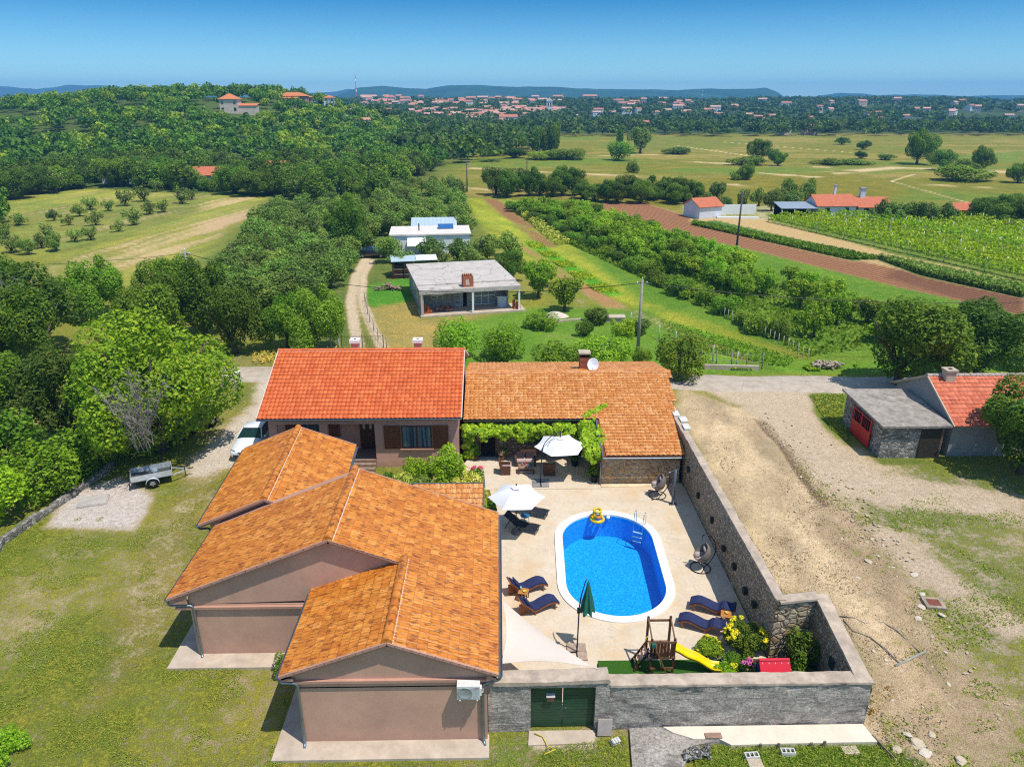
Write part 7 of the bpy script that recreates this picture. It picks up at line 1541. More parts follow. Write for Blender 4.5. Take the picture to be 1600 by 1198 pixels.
# ------------------------------------------------------------------ grey shed and old house at the right
def old_house():
    t = thing('stone_shed', 'grey field stone shed with a flat slanting concrete roof and red gate', 'shed', (26.6, 45.2, 0)); off = Vector((-26.6, -45.2, 0))
    mb = MB(); mb.add([(24.75, 42.75, -.1), (28.75, 42.75, -.1), (29.2, 48.3, -.1), (24.75, 48.2, -.1), (24.75, 42.75, 2.25), (28.75, 42.75, 2.25), (29.2, 48.3, 2.35), (24.75, 48.2, 2.45)], [(0, 1, 5, 4), (1, 2, 6, 5), (2, 3, 7, 6), (3, 0, 4, 7)]); mb.build('wall', ST_GREY, t)
    tm = NT('lichened_concrete_roof'); p = tm.pos(); c = tm.ramp(tm.noise(p, 1.3, 7, .8), [(.3, (.14, .12, .1)), (.5, (.31, .27, .225)), (.68, (.47, .41, .35))]); c = tm.mix(tm.ramp(tm.noise(p, 7, 4, .7), [(.55, 0.0), (.7, .5)]), c, (.1, .09, .08)); LR = tm.done(tm.bsdf(c, .95, tm.bump(tm.noise(p, 9, 5, .8), .7, .05)))
    MB().slab([(24.5, 42.45, 2.38), (29.0, 42.45, 2.38), (29.4, 48.6, 2.5), (24.5, 48.5, 2.58)], .14).build('roof', LR, t)
    d = MB().box(27.25, 28.55, 42.68, 42.745, .05, 2.0).build('door', simple('old_dark_door', (.05, .04, .03), .9, 0, .1, .4, 6), t); MB().box(28.55, 28.65, 42.66, 42.745, .05, 2.1).build('frame', TIM2, d)
    RG = simple('red_gate_paint', (.50, .02, .015), .5, 0, .4, .2, 3)
    for c in t.children: c.location = Vector(c.location) + off
    g = thing('red_gate', 'bright red metal gate with an open barred top in the shed side', 'gate', (24.62, 45.35, .05)); MB().box(-.03, .03, -1.3, 1.3, .05, 1.12).build('gate_panel', RG, g)
    mb = MB()
    for y in (-1.3, 0, 1.3): mb.box(-.035, .035, y - .04, y + .04, .03, 2.05)
    mb.box(-.03, .03, -1.26, 1.26, 1.9, 1.97)
    mb.build('gate_frame', RG, g)
    for k in range(11): 
        y = -1.15 + k * .23; MB().tube([(0, y, 1.12), (0, y + .06 * math.sin(k), 1.5), (0, y, 1.9)], .012, 5).build('bar', RG, g)
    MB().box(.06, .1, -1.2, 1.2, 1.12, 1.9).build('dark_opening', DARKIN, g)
    h = thing('old_house', 'old grey house with a patched red tile roof behind the stone shed', 'house', (33, 46, 0)); off = Vector((-33, -46, 0)); xl = 29.25; xr = 41; yr = 46.6; zr = 4.25; ye = 42.7; ze = 2.25; yb = 50.5
    nv = 40; ro = tiles('roof', (xl, yr, zr + .03), np.array([0, ye - .1 - yr, ze - zr]) / 12, np.array([xr - xl, 0, 0]) / nv, 12, nv, T_OLDRED, h, None, .045, .03, 1, 6); r2 = tiles('roof', (xr, yr, zr + .03), np.array([0, yb - yr, ze - zr]) / 12, np.array([xl - xr, 0, 0]) / nv, 12, nv, T_OLDRED, h, None, .045, .03, 1, 4)
    ridge_tiles((xl - .05, yr, zr + .03), (xr, yr, zr + .03), .15, simple('mortared_ridge', (.42, .33, .29), .95, 0, .1, .3, 5), ro)
    mb = MB(); mb.slab([(xl + .02, yr, zr - .02), (xl + .02, ye - .05, ze - .02), (xr, ye - .05, ze - .02), (xr, yr, zr - .02)], .08); mb.slab([(xr, yr, zr - .02), (xr, yb, ze - .02), (xl + .02, yb, ze - .02), (xl + .02, yr, zr - .02)], .08); mb.build('roof_deck', CONC, h)
    GB = stucco('grey_old_render', (.30, .28, .265)); mb = MB(); mb.box(xl + .12, xr - .1, ye + .25, yb - .3, -.1, 2.3); mb.add([(xl + .12, ye + .25, 2.3), (xl + .12, yb - .3, 2.3), (xl + .12, yr, zr - .1)], [(0, 1, 2)]); mb.build('wall', GB, h)
    MB().beam((xl - .03, yr, zr + .03), (xl - .03, yb + .1, ze), .08, .12).build('rake_edge', CONC, h); MB().beam((xl - .03, yr, zr + .03), (xl - .03, ye - .1, ze), .08, .12).build('rake_edge', CONC, h)
    c = MB().box(30.2, 30.85, 46.0, 46.6, 3.7, 4.75).build('chimney', CONC, h); MB().box(30.12, 30.93, 45.92, 46.68, 4.753, 4.86).build('chimney_cap', CONC, c); MB().box(30.4, 30.65, 46.18, 46.42, 4.86, 4.88).build('flue', DARKIN, c)
    for c in h.children: c.location = Vector(c.location) + off
old_house()
# ------------------------------------------------------------------ houses beyond the road
GCON = simple('raw_grey_concrete', (.37, .34, .295), .95, 0, .1, .3, 1.5, .4, 20, (.20, .19, .18))
def roof_crack_mat():
    t = NT('cracked_roof_screed'); p = t.pos(); c = t.ramp(t.noise(p, .7, 6, .75), [(.3, (.40, .355, .31)), (.7, (.57, .51, .455))]); w = t.n('ShaderNodeVectorMath', operation='ADD'); t.put(w.inputs[0], p); s = t.n('ShaderNodeVectorMath', operation='SCALE'); t.put(s.inputs[0], t.noise(p, .8, 4, .7, 1)); s.inputs['Scale'].default_value = 1.2; t.put(w.inputs[1], s.outputs[0])
    c = t.mix(t.ramp(t.vor(w.outputs[0], .33, 'DISTANCE_TO_EDGE', 'Distance'), [(0, .85), (.014, 0.0)]), c, (.13, .115, .1)); return t.done(t.bsdf(c, .95, t.bump(t.noise(p, 6, 5, .8), .5, .04)))
def concrete_house():
    t = thing('concrete_house', 'unfinished flat roofed concrete bungalow with a brick chimney on its roof edge', 'house', (-8.4, 76.6, 0), R(12.5)); W2 = 10.9; D = 13.0; dp = 2.6
    mb = MB(); mb.box(.15, W2 - .9, dp, D, -.1, 2.75); mb.build('wall', GCON, t); MB().box(.15, .33, .0, dp - .003, -.1, 2.75).build('side_wall', GCON, t); MB().box(W2 - 1.15, W2 - .98, 1.2, dp - .003, -.1, 2.75).build('side_wall', GCON, t)
    MB().box(-.15, W2 + .1, dp - .6, D + .15, 2.753, 2.98).build('roof', roof_crack_mat(), t); MB().box(-.1, W2 + .1, -.2, dp - .603, 2.70, 2.86).build('porch_roof', roof_crack_mat(), t); MB().box(-.12, W2 + .12, -.22, -.05, 2.42, 2.699).build('porch_beam', simple('pale_beam', (.47, .42, .37), .95, 0, .1, .3, 3), t)
    for x in (.0, 5.55, W2 - .18): MB().box(x, x + .2, -.2, 0, .15, 2.417).build('porch_post', WHITEP if x else simple('pale_beam', (.47, .42, .37), .95), t)
    MB().box(-.1, W2 + .6, -.45, dp - .003, -.2, .15).build('porch_floor', CONC, t)
    d = MB().box(4.05, 5.0, dp - .06, dp - .003, .15, 2.2).build('door', simple('grey_door', (.36, .39, .41), .5), t)
    mb = MB()
    for k in range(5): mb.box(4.15, 4.65, dp - .075, dp - .062, .6 + k * .3, .72 + k * .3)
    mb.build('pane', GLASS, d); MB().box(5.05, 5.45, dp - .04, dp - .003, .15, 2.3).build('doorway', DARKIN, t)
    w = MB().box(1.5, 2.75, dp - .05, dp - .003, 1.2, 2.3).build('window', WHITEP, t); mb = MB(); mb.box(1.55, 2.05, dp - .06, dp - .052, 1.25, 1.5); mb.box(2.2, 2.7, dp - .06, dp - .052, 1.25, 1.5); mb.build('pane', GLASS, w)
    w = MB().box(6.3, 8.7, dp - .05, dp - .003, .25, 2.35).build('window', WHITEP, t); mb = MB()
    for i in range(3):
        for z0, z1 in ((.33, 1.2), (1.3, 2.28)): mb.box(6.38 + i * .78, 7.08 + i * .78, dp - .06, dp - .052, z0, z1)
    mb.build('pane', simple('screen_pane', (.22, .25, .27), .3), w)
    for y in (3.6, 6.4): w = MB().box(.1, .147, y, y + 1.3, .9, 2.2).build('window', simple('pale_blue_pane', (.35, .45, .5), .3), t)
    BR = stone('orange_brick', [(0, (.38, .07, .02)), (.6, (.5, .12, .035)), (1, (.42, .16, .08))], 7, (.4, .3, .24), (1, 1, 2), .5); c = MB().box(4.7, 5.85, .35, 1.3, 2.863, 4.0).build('chimney', BR, t); mb = MB()
    for k in range(5): mb.box(4.75 + k * .22, 4.86 + k * .22, .4, 1.25, 4.0, 4.18)
    mb.build('brick_crown', BR, c); MB().slab([(5.0, .33, 3.1), (5.4, .33, 3.1), (5.35, .33, 3.7), (4.95, .33, 3.65)], .02).build('mortar_smear', MORTAR, c)
concrete_house()
def M12(x, y, z=0): a = R(12.5); return Vector((-8.4 + x * math.cos(a) - y * math.sin(a), 76.6 + x * math.sin(a) + y * math.cos(a), z))
mb = MB(); r = random.Random(3)
for k in range(26): mb.beam(M12(1.6 + r.uniform(0, 2.0), .7 + r.uniform(0, 1.1), .2 + r.uniform(0, .5)), M12(1.6 + r.uniform(0, 2.0), .7 + r.uniform(0, 1.1), .2 + r.uniform(0, .5)), .16, .12, r.randrange(3))
tag(mb.build('junk_heap', [simple('junk_grey', (.33, .36, .38), .7), simple('junk_dark', (.06, .06, .07), .7), simple('junk_orange', (.42, .12, .05), .8)]), 'heap of mixed building junk on the porch of the concrete house', 'heap')
for k, (x, y, n, lab) in enumerate(((.6, .5, 5, 'small stack of orange bricks at the left end of the porch'), (10.4, .2, 7, 'stack of orange bricks at the right end of the porch'))):
    mb = MB()
    for q in range(n):
        for z in range(1 + (q * 3) % 5): p = M12(x + (q % 3) * .27, y + (q // 3) * .3, .16 + z * .2); mb.box(p.x - .12, p.x + .12, p.y - .12, p.y + .12, p.z, p.z + .185)
    tag(mb.build('brick_stack', simple('hollow_brick', (.48, .12, .04), .85, 0, .1, .25, 5)), lab, 'bricks')
mb = MB(); p = M12(9.3, 1.7, .15); mb.box(p.x - .5, p.x + .5, p.y - .35, p.y + .35, p.z, p.z + 1.1); mb.box(p.x - .6, p.x + .6, p.y - .4, p.y + .4, p.z + 1.1, p.z + 1.18)
for z in (.35, .72): mb.box(p.x - .51, p.x + .51, p.y - .36, p.y - .35, p.z + z, p.z + z + .03)
tag(mb.build('crate_stack', simple('pale_blue_crate', (.5, .58, .66), .6)), 'pale blue covered crates standing on the porch of the concrete house', 'crates')
def white_house():
    t = thing('white_house', 'flat roofed white cottage among olive trees behind the concrete house', 'house', (-16.2, 110, 0), R(5)); W2 = 12.0; D = 7.5
    MB().box(.1, W2 - .1, .1, D, -.1, 2.8).build('wall', stucco('white_render', (.72, .74, .76), .15), t); MB().box(-.1, W2 + .1, -.1, D + .1, 2.803, 3.0).build('roof', simple('pale_roof_membrane', (.66, .60, .54), .9, 0, .1, .12, 1), t)
    for x0, x1 in ((5.6, 6.8), (9.6, 10.7)): MB().box(x0, x1, .05, .097, 1.1, 2.2).build('window', GLASS, t)
    MB().box(.05, .097, 2.5, 3.6, .1, 2.1).build('door', BROWN, t); MB().tube([(4.3, 3.2, 3.0), (4.3, 3.2, 4.1)], .09, 8).build('chimney', BLK, t); MB().slab([(2.6, -.1, 2.5), (2.6, -2.6, 1.7), (5.4, -2.6, 1.7), (5.4, -.1, 2.5)], .03).build('awning', CANV, t)
    MB().slab([(7.2, 4.2, 3.1), (9.6, 4.2, 3.1), (9.6, 5.6, 3.6), (7.2, 5.6, 3.6)], .06).build('solar_panel', simple('solar_blue', (.03, .12, .32), .2), t)
white_house()
t = thing('metal_shed', 'shed with a pale corrugated metal roof behind the flat white cottage', 'shed', (-14.3, 121, 0), R(4)); MB().box(.2, 7.2, .2, 3.2, -.1, 2.4).build('wall', GCON, t)
mb = MB()
for k in range(22): mb.slab([(k * .34, 0, 2.42 + .04 * (k % 2)), (k * .34 + .345, 0, 2.42 + .04 * (1 - k % 2)), (k * .34 + .345, 3.6, 3.3 + .04 * (1 - k % 2)), (k * .34, 3.6, 3.3 + .04 * (k % 2))], .03)
mb.build('roof', simple('pale_blue_sheet', (.55, .65, .70), .4, .3, .5, .1, 2), t)
t = thing('lean_to_shelter', 'open woodshed with a pale sheet roof left behind the concrete house', 'shelter', (-13.9, 94.2, 0), R(10)); MB().slab([(0, -.2, 2.3), (3.2, -.2, 2.3), (3.2, 2.2, 2.6), (0, 2.2, 2.6)], .05).build('roof', simple('pale_blue_sheet', (.55, .65, .70), .4, .3), t); MB().slab([(3.25, -.2, 2.35), (6.0, -.2, 2.35), (6.0, 2.2, 2.6), (3.25, 2.2, 2.6)], .05).build('roof', simple('white_sheet', (.7, .7, .7), .5), t)
for x in (.1, 1.6, 3.0, 5.8): MB().box(x, x + .12, -.1, .02, 0, 2.28).build('post', WOODD, t)
for k in range(5): MB().box(.3, 2.8, .1, 1.8, .1 + k * .34, .3 + k * .34).build('stacked_board', simple('grey_boards', (.18, .14, .11), .9) if k % 2 else WOODD, t)
mb = MB(); r = random.Random(8)
for k in range(60):
    a = r.uniform(0, 6.28); d = r.uniform(0, 1.3); p = Vector((-13.6 + math.cos(a) * d * 1.3, 88.6 + math.sin(a) * d * .7, .1 + (1.3 - d) * .55 * r.random())); b = p + Vector((r.uniform(-.6, .6), r.uniform(-.6, .6), r.uniform(-.1, .3))); mb.tube([p, b], .09, 5)
tag(mb.build('wood_pile', simple('cut_wood', (.34, .23, .17), .9, 0, .1, .4, 4)), 'pile of cut branches beside the bend of the farm track', 'wood pile')
mb = MB(); r = random.Random(9)
for k in range(90): p = at(1290 + r.uniform(-22, 22), 574 + r.uniform(-3, 3)) + Vector((0, 0, r.uniform(0, .45))); b = p + Vector((r.uniform(-.4, .4), r.uniform(-.2, .2), r.uniform(-.1, .15))); mb.tube([p, b], .11, 5)
tag(mb.build('wood_pile', simple('split_wood', (.42, .34, .26), .9, 0, .1, .45, 5)), 'long pile of split firewood on the verge beyond the road at the right', 'wood pile')
for px, py, wx, h, lab in ((868, 494, 1.5, .55, 'whitish heap of sand in the garden right of the concrete house'), (608, 400, 1.2, .5, 'pale heap of sand beside the farm track')):
    g = at(px, py); o = MB().lathe([(wx, 0), (wx * .75, h * .35), (wx * .35, h * .85), (.0001, h)], 14).build('sand_heap', simple('pale_sand', (.6, .5, .42), .95)); o.location = (g.x, g.y, -.02); o.scale = (1, .7, 1); tag(o, lab, 'heap')
for a, b, h, lab in (((852, 505), (908, 500), .25, 'low pale concrete kerb in the garden left of the well'), ((735, 578), (850, 580), .4, 'low pale wall along the garden just beyond the annex roof, left'), ((1100, 576), (1185, 578), .45, 'low pale wall along the road right of the annex tree')):
    p, q = at(*a), at(*b); tag(MB().beam((p.x, p.y, h / 2 - .05), (q.x, q.y, h / 2 - .05), .25, h).build('low_wall', CONC), lab, 'wall')
g = at(960, 502); tag(MB().box(g.x - 1.0, g.x + 1.0, g.y - .5, g.y + .5, 0, .5).box(g.x - 1.1, g.x + 1.1, g.y - .6, g.y + .6, .503, .6).build('well_box', CONC), 'pale concrete well box in the garden left of the electricity pole', 'well')
o = MB().lathe([(.0001, 0), (.5, 0), (.52, .5), (.5, 1.3), (.0001, 1.32)], 14).build('barrel', simple('blue_barrel', (.2, .36, .5), .5)); g = at(543, 411); o.location = g; o.scale = (1.1, 1.1, 1.2); tag(o, 'pale blue barrel at the end of the white post fence', 'barrel')
c = dup([o for o in COL.objects if o.name == 'parked_car.001'][0], (-18.6, 108.3, .0), R(88), 'dark car parked in the shade at the top of the farm track')
# fences
def fence(name, P, n, h, m, label, r=.04, wires=(.4, .8), mesh=None):
    t = thing(name, label, 'fence', P[0]); off = -Vector(P[0]); rr = random.Random(int(P[0][0] * 7) & 255)
    L = [(Vector(b) - Vector(a)).length for a, b in zip(P, P[1:])]; T = sum(L); pts = []
    for i in range(n):
        s = T * i / (n - 1)
        for k, l in enumerate(L):
            if s <= l + 1e-6 or k == len(L) - 1: pts.append(Vector(P[k]).lerp(Vector(P[k + 1]), min(1, s / l))); break
            s -= l
    for p in pts: MB().tube([p + Vector((0, 0, -.1)), p + Vector((rr.uniform(-.04, .04), 0, h))], r, 6).build('post', m, t).location = off
    mb = MB()
    for w in wires: mb.tube([p + Vector((0, 0, w * h)) for p in pts], .012, 4, cap=False)
    if wires: mb.build('wire', ZINC, t).location = off
WPOST = simple('whitewashed_post', (.68, .66, .62), .9); GPOST = simple('old_grey_post', (.26, .24, .22), .9)
fence('post_fence', [at(517, 432), at(530, 408), at(540, 392)], 9, 1.9, WPOST, 'row of white concrete fence posts along the left of the farm track', .09)
fence('wire_fence', [at(570, 470), at(576, 500), at(590, 530), at(604, 545)], 7, 1.2, GPOST, 'wire fence on dark posts between farm track and mown yard')
fence('wire_fence', [at(985, 510), at(1040, 535), at(1100, 560), at(1150, 575)], 7, 1.5, simple('pale_post', (.45, .45, .42), .9), 'wire fence with pale posts along the green strip behind the garden', .05)
fence('wire_fence', [at(1095, 572), at(1190, 576)], 5, 1.5, GPOST, 'short wire fence on grey posts by the road right of the annex tree', .05)
fence('vine_stakes', [at(1120, 490), at(1190, 525), at(1262, 562)], 22, 1.1, simple('pale_post', (.45, .45, .42), .9), 'line of short pale stakes along the edge of the green strip by the hedge', .03, ())
fence('post_row', [at(498, 554), at(526, 556), at(532, 560)], 3, 1.9, GPOST, 'few grey posts at the mouth of the farm track', .07)
t = thing('field_gate', 'thin dark metal field gate across the mouth of the farm track', 'gate', at(567, 548)); mb = MB()
for x in (-1.9, 0, 1.95): mb.tube([(x, 0, 0), (x, 0, 1.6)], .035, 6)
for z in (.15, 1.4): mb.tube([(-1.9, 0, z), (1.95, 0, z)], .025, 6)
mb.build('gate_frame', BLK, t); mb = MB()
for k in range(26): mb.tube([(-1.9 + k * .15, 0, .15), (-1.9 + k * .15, 0, 1.4)], .006, 4, cap=False)
mb.build('gate_mesh', BLK, t)
# poles and wires
def pole(p, h, label, conc=True, lamp=False, name='electricity_pole'):
    t = thing(name, label, 'pole', p); m = simple('grey_pole_concrete', (.30, .28, .25), .9) if conc else simple('dark_pole_wood', (.09, .07, .06), .9)
    MB().tube([(0, 0, -.2), (0, 0, h)], [.15 + h * .004, .10], 8).build('pole', m, t); MB().box(-.5, .5, -.05, .05, h - .45, h - .36).build('crossarm', m, t)
    for x in (-.42, 0.0, .42): MB().tube([(x, 0, h - .36 if x else h), (x, 0, h - .18 if x else h + .18)], .04, 6).build('insulator', WHITEP, t)
    if lamp:
        MB().tube([(0, 0, h - 1.3), (.5, -.1, h - 1.1)], .03, 6).build('lamp_arm', ZINC, t); MB().box(.4, .95, -.22, .06, h - 1.16, h - 1.02).build('lamp', WHITEP, t)
P1, P2, P3 = at(996, 556), at(1150, 395), at(823, 300); PL = at(306, 500); PL.z = 0
pole(P1, 7.1, 'grey electricity pole standing in the garden beyond the annex'); pole(P2, 9.0, 'dark electricity pole between the orchard and the ploughed field', False); pole(P3, 7.5, 'thin dark electricity pole at the far end of the green strip', False); pole((PL.x, PL.y, 0), 7.4, 'grey pole with a white street lamp among the trees left of the red roof', True, True, 'lamp_pole')
g4 = at(730, 300); pole(g4, 7, 'thin pole by the olive grove left of the green strip', False)
def wire(a, b, sag, label, r=.018):
    a = Vector(a); b = Vector(b); pts = []
    for i in range(25): f = i / 24; p = a.lerp(b, f); p.z -= sag * 4 * f * (1 - f); pts.append(p)
    tag(MB().tube(pts, r, 5).build('power_line', BLK), label, 'wire')
wire((P1.x, P1.y, 6.8), (PL.x, PL.y, 7.1), 2.2, 'sagging cable from the garden pole to the lamp pole at the left', .03); wire((P1.x, P1.y, 6.8), (62, 58.5, 7.4), 1.6, 'sagging cable from the garden pole off to the right edge', .03); wire((PL.x, PL.y, 7.1), (-80, 78, 7.2), 1.5, 'cable from the lamp pole off to the left edge')
# ------------------------------------------------------------------ farmhouses at the right, vineyard, crops
RT = simple('far_red_tiles', (.50, .15, .075), .8, 0, .2, .2, 2)
def farm(x, y, rz, w, d, h, rise, wall, label, name='farmhouse', chim=None, win=True, cw=.45):
    t = thing(name, label, 'house', (x, y, 0), R(rz)); mb = MB(); mb.box(-w / 2, w / 2, -d / 2, d / 2, -.1, h)
    for s in (-1, 1): mb.add([(s * w / 2, -d / 2, h), (s * w / 2, d / 2, h), (s * w / 2, 0, h + rise)], [(0, 1, 2)])
    mb.build('wall', wall, t); e = .35; mb = MB(); k = rise / (d / 2)
    mb.slab([(-w / 2 - e, -d / 2 - e, h - e * k + .02), (w / 2 + e, -d / 2 - e, h - e * k + .02), (w / 2 + e, 0, h + rise + .02), (-w / 2 - e, 0, h + rise + .02)][::1], .1); mb.slab([(w / 2 + e, d / 2 + e, h - e * k + .02), (-w / 2 - e, d / 2 + e, h - e * k + .02), (-w / 2 - e, 0, h + rise + .02), (w / 2 + e, 0, h + rise + .02)], .1); r = mb.build('roof', RT, t)
    if chim:
        for cx in chim: MB().box(cx - cw, cx + cw, -cw, cw, h + rise - .6, h + rise + 1.5).build('chimney', wall, r); MB().box(cx - cw * 1.3, cx + cw * 1.3, -cw * 1.3, cw * 1.3, h + rise + 1.5, h + rise + 1.75).build('chimney_cap', GCON, r)
    if win:
        for q in range(2): wx = -w / 4 + q * w / 2; MB().box(wx - .45, wx + .45, -d / 2 - .03, -d / 2 - .003, 1.0, 2.0).build('window', GLASS, t)
WR = stucco('farm_white', (.66, .68, .72), .1)
farm(40.2, 147, 22, 5.2, 5.2, 2.4, 1.3, WR, 'small whitish shed with a red roof left of the vineyard houses', 'farm_shed', None, False); farm(65.6, 147.5, 2, 7.6, 6.4, 2.5, 1.7, WR, 'white farmhouse under a red roof with a thin chimney, left one of the two', 'farmhouse', [.6], True, .2); farm(73.2, 147.5, -2, 6.2, 6.2, 2.2, 1.5, WR, 'white farmhouse under a red roof with a broad grey chimney, right one of the two', 'farmhouse', [-1.5]); farm(90.2, 144.5, 0, 5.0, 4, 1.9, 1.0, simple('hut_brown', (.14, .1, .08), .9), 'small dark hut with a red roof behind the vineyard', 'farm_hut', None, False)
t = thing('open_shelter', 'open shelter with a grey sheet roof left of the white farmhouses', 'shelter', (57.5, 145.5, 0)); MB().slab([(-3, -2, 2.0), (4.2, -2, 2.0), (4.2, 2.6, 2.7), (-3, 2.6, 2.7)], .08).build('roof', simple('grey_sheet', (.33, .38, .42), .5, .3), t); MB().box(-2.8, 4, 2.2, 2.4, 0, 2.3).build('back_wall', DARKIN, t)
for x in (-2.8, 4): MB().box(x - .08, x + .08, -1.9, -1.74, 0, 2).build('post', GPOST, t)
a, b = at(1108, 335), at(1180, 334); tag(MB().beam((a.x, a.y, .9), (b.x, b.y, .9), .3, 1.9).build('white_wall', WHITEP), 'long white garden wall right of the small red roofed shed', 'wall')
a, b = at(1120, 341), at(1185, 342); tag(MB().beam((a.x, a.y, .12), (b.x, b.y, .12), .8, .4).build('white_kerb', WHITEP), 'low white kerb before the long white garden wall', 'wall')
a, b = at(1370, 346), at(1445, 349); tag(MB().beam((a.x, a.y, .4), (b.x, b.y, .4), .3, .9).build('white_wall', WHITEP), 'low white wall under the olive row right of the white farmhouses', 'wall')
rng = np.random.default_rng(12); D2 = Vector((67.2 - 50.2, 91.4 - 141.5, 0)).normalized(); N2 = Vector((-D2.y, D2.x, 0)); N2 = N2 if N2.x > 0 else -N2
for k in range(13):
    s0 = Vector((51.2, 140.5, 0)) + N2 * (2.9 * k + (k > 4) * 1.2); ln = 52 + k * .8; t = thing('vine_row', 'vine row %s of the vineyard, a green strip on pale posts' % ('nearest the ploughed field, first' if k == 0 else 'in the middle'), 'vine row', s0, 0, 'vineyard rows')
    t['label'] = 'outermost trellised vine row next to the bare tan strip' if k == 0 else 'trellised row of green vines inside the vineyard before the farmhouses'
    n = 2200; u = rng.uniform(0, ln, n); P = np.array(D2)[None, :] * u[:, None] + np.array(N2)[None, :] * rng.normal(0, .28, n)[:, None]; P[:, 2] = .35 + 1.5 * rng.uniform(0, 1, n) ** .7 * (.75 + .4 * vnoise(u / 1.3, u * 0, k)); V, F = leaves(P, unit(rng, n) + np.array([0, 0, .5]), .2, rng, .7); link('foliage', npmesh('foliage', V, F, L_VINE), t)
    for q in range(9): p = D2 * (ln * q / 8.0); MB().tube([p, p + Vector((0, 0, 1.95))], .055, 5).build('post', WPOST if (q + k) % 3 else GPOST, t)
def plants(name, quad, n, h, q, mat, label, seed, rows=0, patch=0, asp=.65):
    rng = np.random.default_rng(seed); n *= 3 if patch else 1; A, B, C_, D_ = [np.array(p) for p in quad]; s = rng.uniform(0, 1, n)[:, None]; tt_ = rng.uniform(0, 1, n)[:, None]
    if rows: tt_ = (np.floor(tt_ * rows) + .5 + rng.normal(0, .14, (n, 1))) / rows
    P2d = (A * (1 - tt_) + D_ * tt_) * (1 - s) + (B * (1 - tt_) + C_ * tt_) * s; P2d = P2d[fbm(P2d[:, 0] / 1.6, P2d[:, 1] / 1.6, 3, seed) > .58] if patch else P2d; n = len(P2d); P = np.concatenate([P2d, rng.uniform(min(.05, h * .3), h, (n, 1))], 1); V, F = leaves(P, unit(rng, n) * .8 + np.array([0, 0, .7]), q, rng, asp); tag(link(name, npmesh(name, V, F, mat)), label, 'plants', kind='stuff')
LAWN = leaf_mat('lawn_blade', (.055, .11, .018), (.105, .175, .032), (.19, .23, .09), .3, .05)
plants('potato_crop', pw([(1085, 347), (1385, 406), (1325, 406), (1080, 352)]), 9000, .5, .22, L_GREEN, 'rows of low dark green crop plants beside the ploughed field', 5, 5)
plants('reed_strip', pw([(1370, 404), (1600, 452), (1600, 466), (1440, 430)]), 9000, .9, .2, L_OLIVE, 'strip of blue green tall weeds along the ploughed field', 6)
plants('garden_crop', pw([(818, 378), (838, 378), (975, 462), (940, 462)]), 5000, .25, .14, L_VINE, 'bright green young crop rows in the long strip', 7, 5)
plants('seedling_rows', pw([(1030, 500), (1250, 560), (1225, 575), (1060, 540)]), 2600, .25, .11, L_FRUIT, 'thin rows of seedlings at the near end of the green strip', 8, 8)
plants('dry_weeds', pw([(395, 556), (530, 548), (530, 562), (395, 570)]), 1300, .5, .1, L_DRY, 'dry yellow weeds on the verge left beyond the red roof', 9)
plants('dry_weeds', pw([(790, 318), (800, 316), (890, 382), (870, 384)]), 2600, 1.0, .2, L_SILVER, 'pale dry reeds on the ridge between green strip and orchard', 10)
plants('roadside_weeds', pw([(1085, 578), (1330, 580), (1340, 572), (1085, 566)]), 5200, .22, .09, L_FRUIT, 'rank green weeds on the far road verge', 11, 0, 1)
plants('orchard_weeds', pw([(800, 330), (870, 372), (1260, 558), (1560, 520)]), 16000, .4, .2, L_FRUIT, 'tall weeds under the orchard trees', 13)
plants('wall_foot_weeds', pw([(1085, 1168), (1400, 1164), (1440, 1215), (1085, 1215)]), 9000, .13, .06, LAWN, 'rank grass before the cream concrete strip', 16, 0, 0, .16)
plants('wall_foot_weeds', pw([(850, 1170), (975, 1150), (985, 1215), (830, 1215)]), 3000, .1, .055, LAWN, 'grass tufts before the green gate', 17, 0, 0, .16)
plants('lot_weeds', pw([(1240, 720), (1600, 790), (1600, 1200), (1400, 1200)]), 7000, .1, .045, LAWN, 'sparse weeds on the bare lot at the right', 18, 0, 1)
plants('lawn_tufts', pw([(-90, 900), (470, 850), (470, 1230), (-160, 1230)]), 30000, .045, .026, LAWN, 'short mown blades over the lawn at the lower left', 14, 0, 1)
plants('lawn_tufts', pw([(-20, 830), (320, 780), (300, 900), (-60, 900)]), 9000, .045, .028, LAWN, 'short mown blades near the gravel patch', 15, 0, 1)
plants('shed_weeds', pw([(1265, 618), (1318, 616), (1324, 690), (1300, 672)]), 2600, .12, .07, LAWN, 'grass beside the stone shed', 19)
# ------------------------------------------------------------------ rocks, hatch and hose on the bare lot
ROCKM = [simple('lot_stone_%s' % n_, c, .95, 0, .08, .25, 4) for n_, c in (('cream', (.50, .41, .29)), ('tan', (.40, .31, .20)), ('pale', (.56, .48, .38)))]
def rock_mesh(seed):
    r = random.Random(seed); mb = MB(); n = 7; vs = [(0, 0, -.5)]
    for z, rad in ((-.3, .8), (.1, 1.0), (.4, .65)):
        for k in range(n): a = 2 * math.pi * k / n + r.uniform(-.25, .25); q = rad * r.uniform(.7, 1.1); vs.append((q * math.cos(a), q * math.sin(a), z + r.uniform(-.12, .12)))
    vs.append((0, 0, .5)); fs = [(0, 1 + (k + 1) % n, 1 + k) for k in range(n)]
    for l in range(2): fs += [(1 + l * n + k, 1 + l * n + (k + 1) % n, 1 + (l + 1) * n + (k + 1) % n, 1 + (l + 1) * n + k) for k in range(n)]
    fs += [(1 + 2 * n + k, 1 + 2 * n + (k + 1) % n, 3 * n + 1) for k in range(n)]; mb.add(vs, fs); return mb
RM = [rock_mesh(k).mesh('rock', ROCKM[k % 3]) for k in range(9)]
rr = random.Random(44); n_r = 0
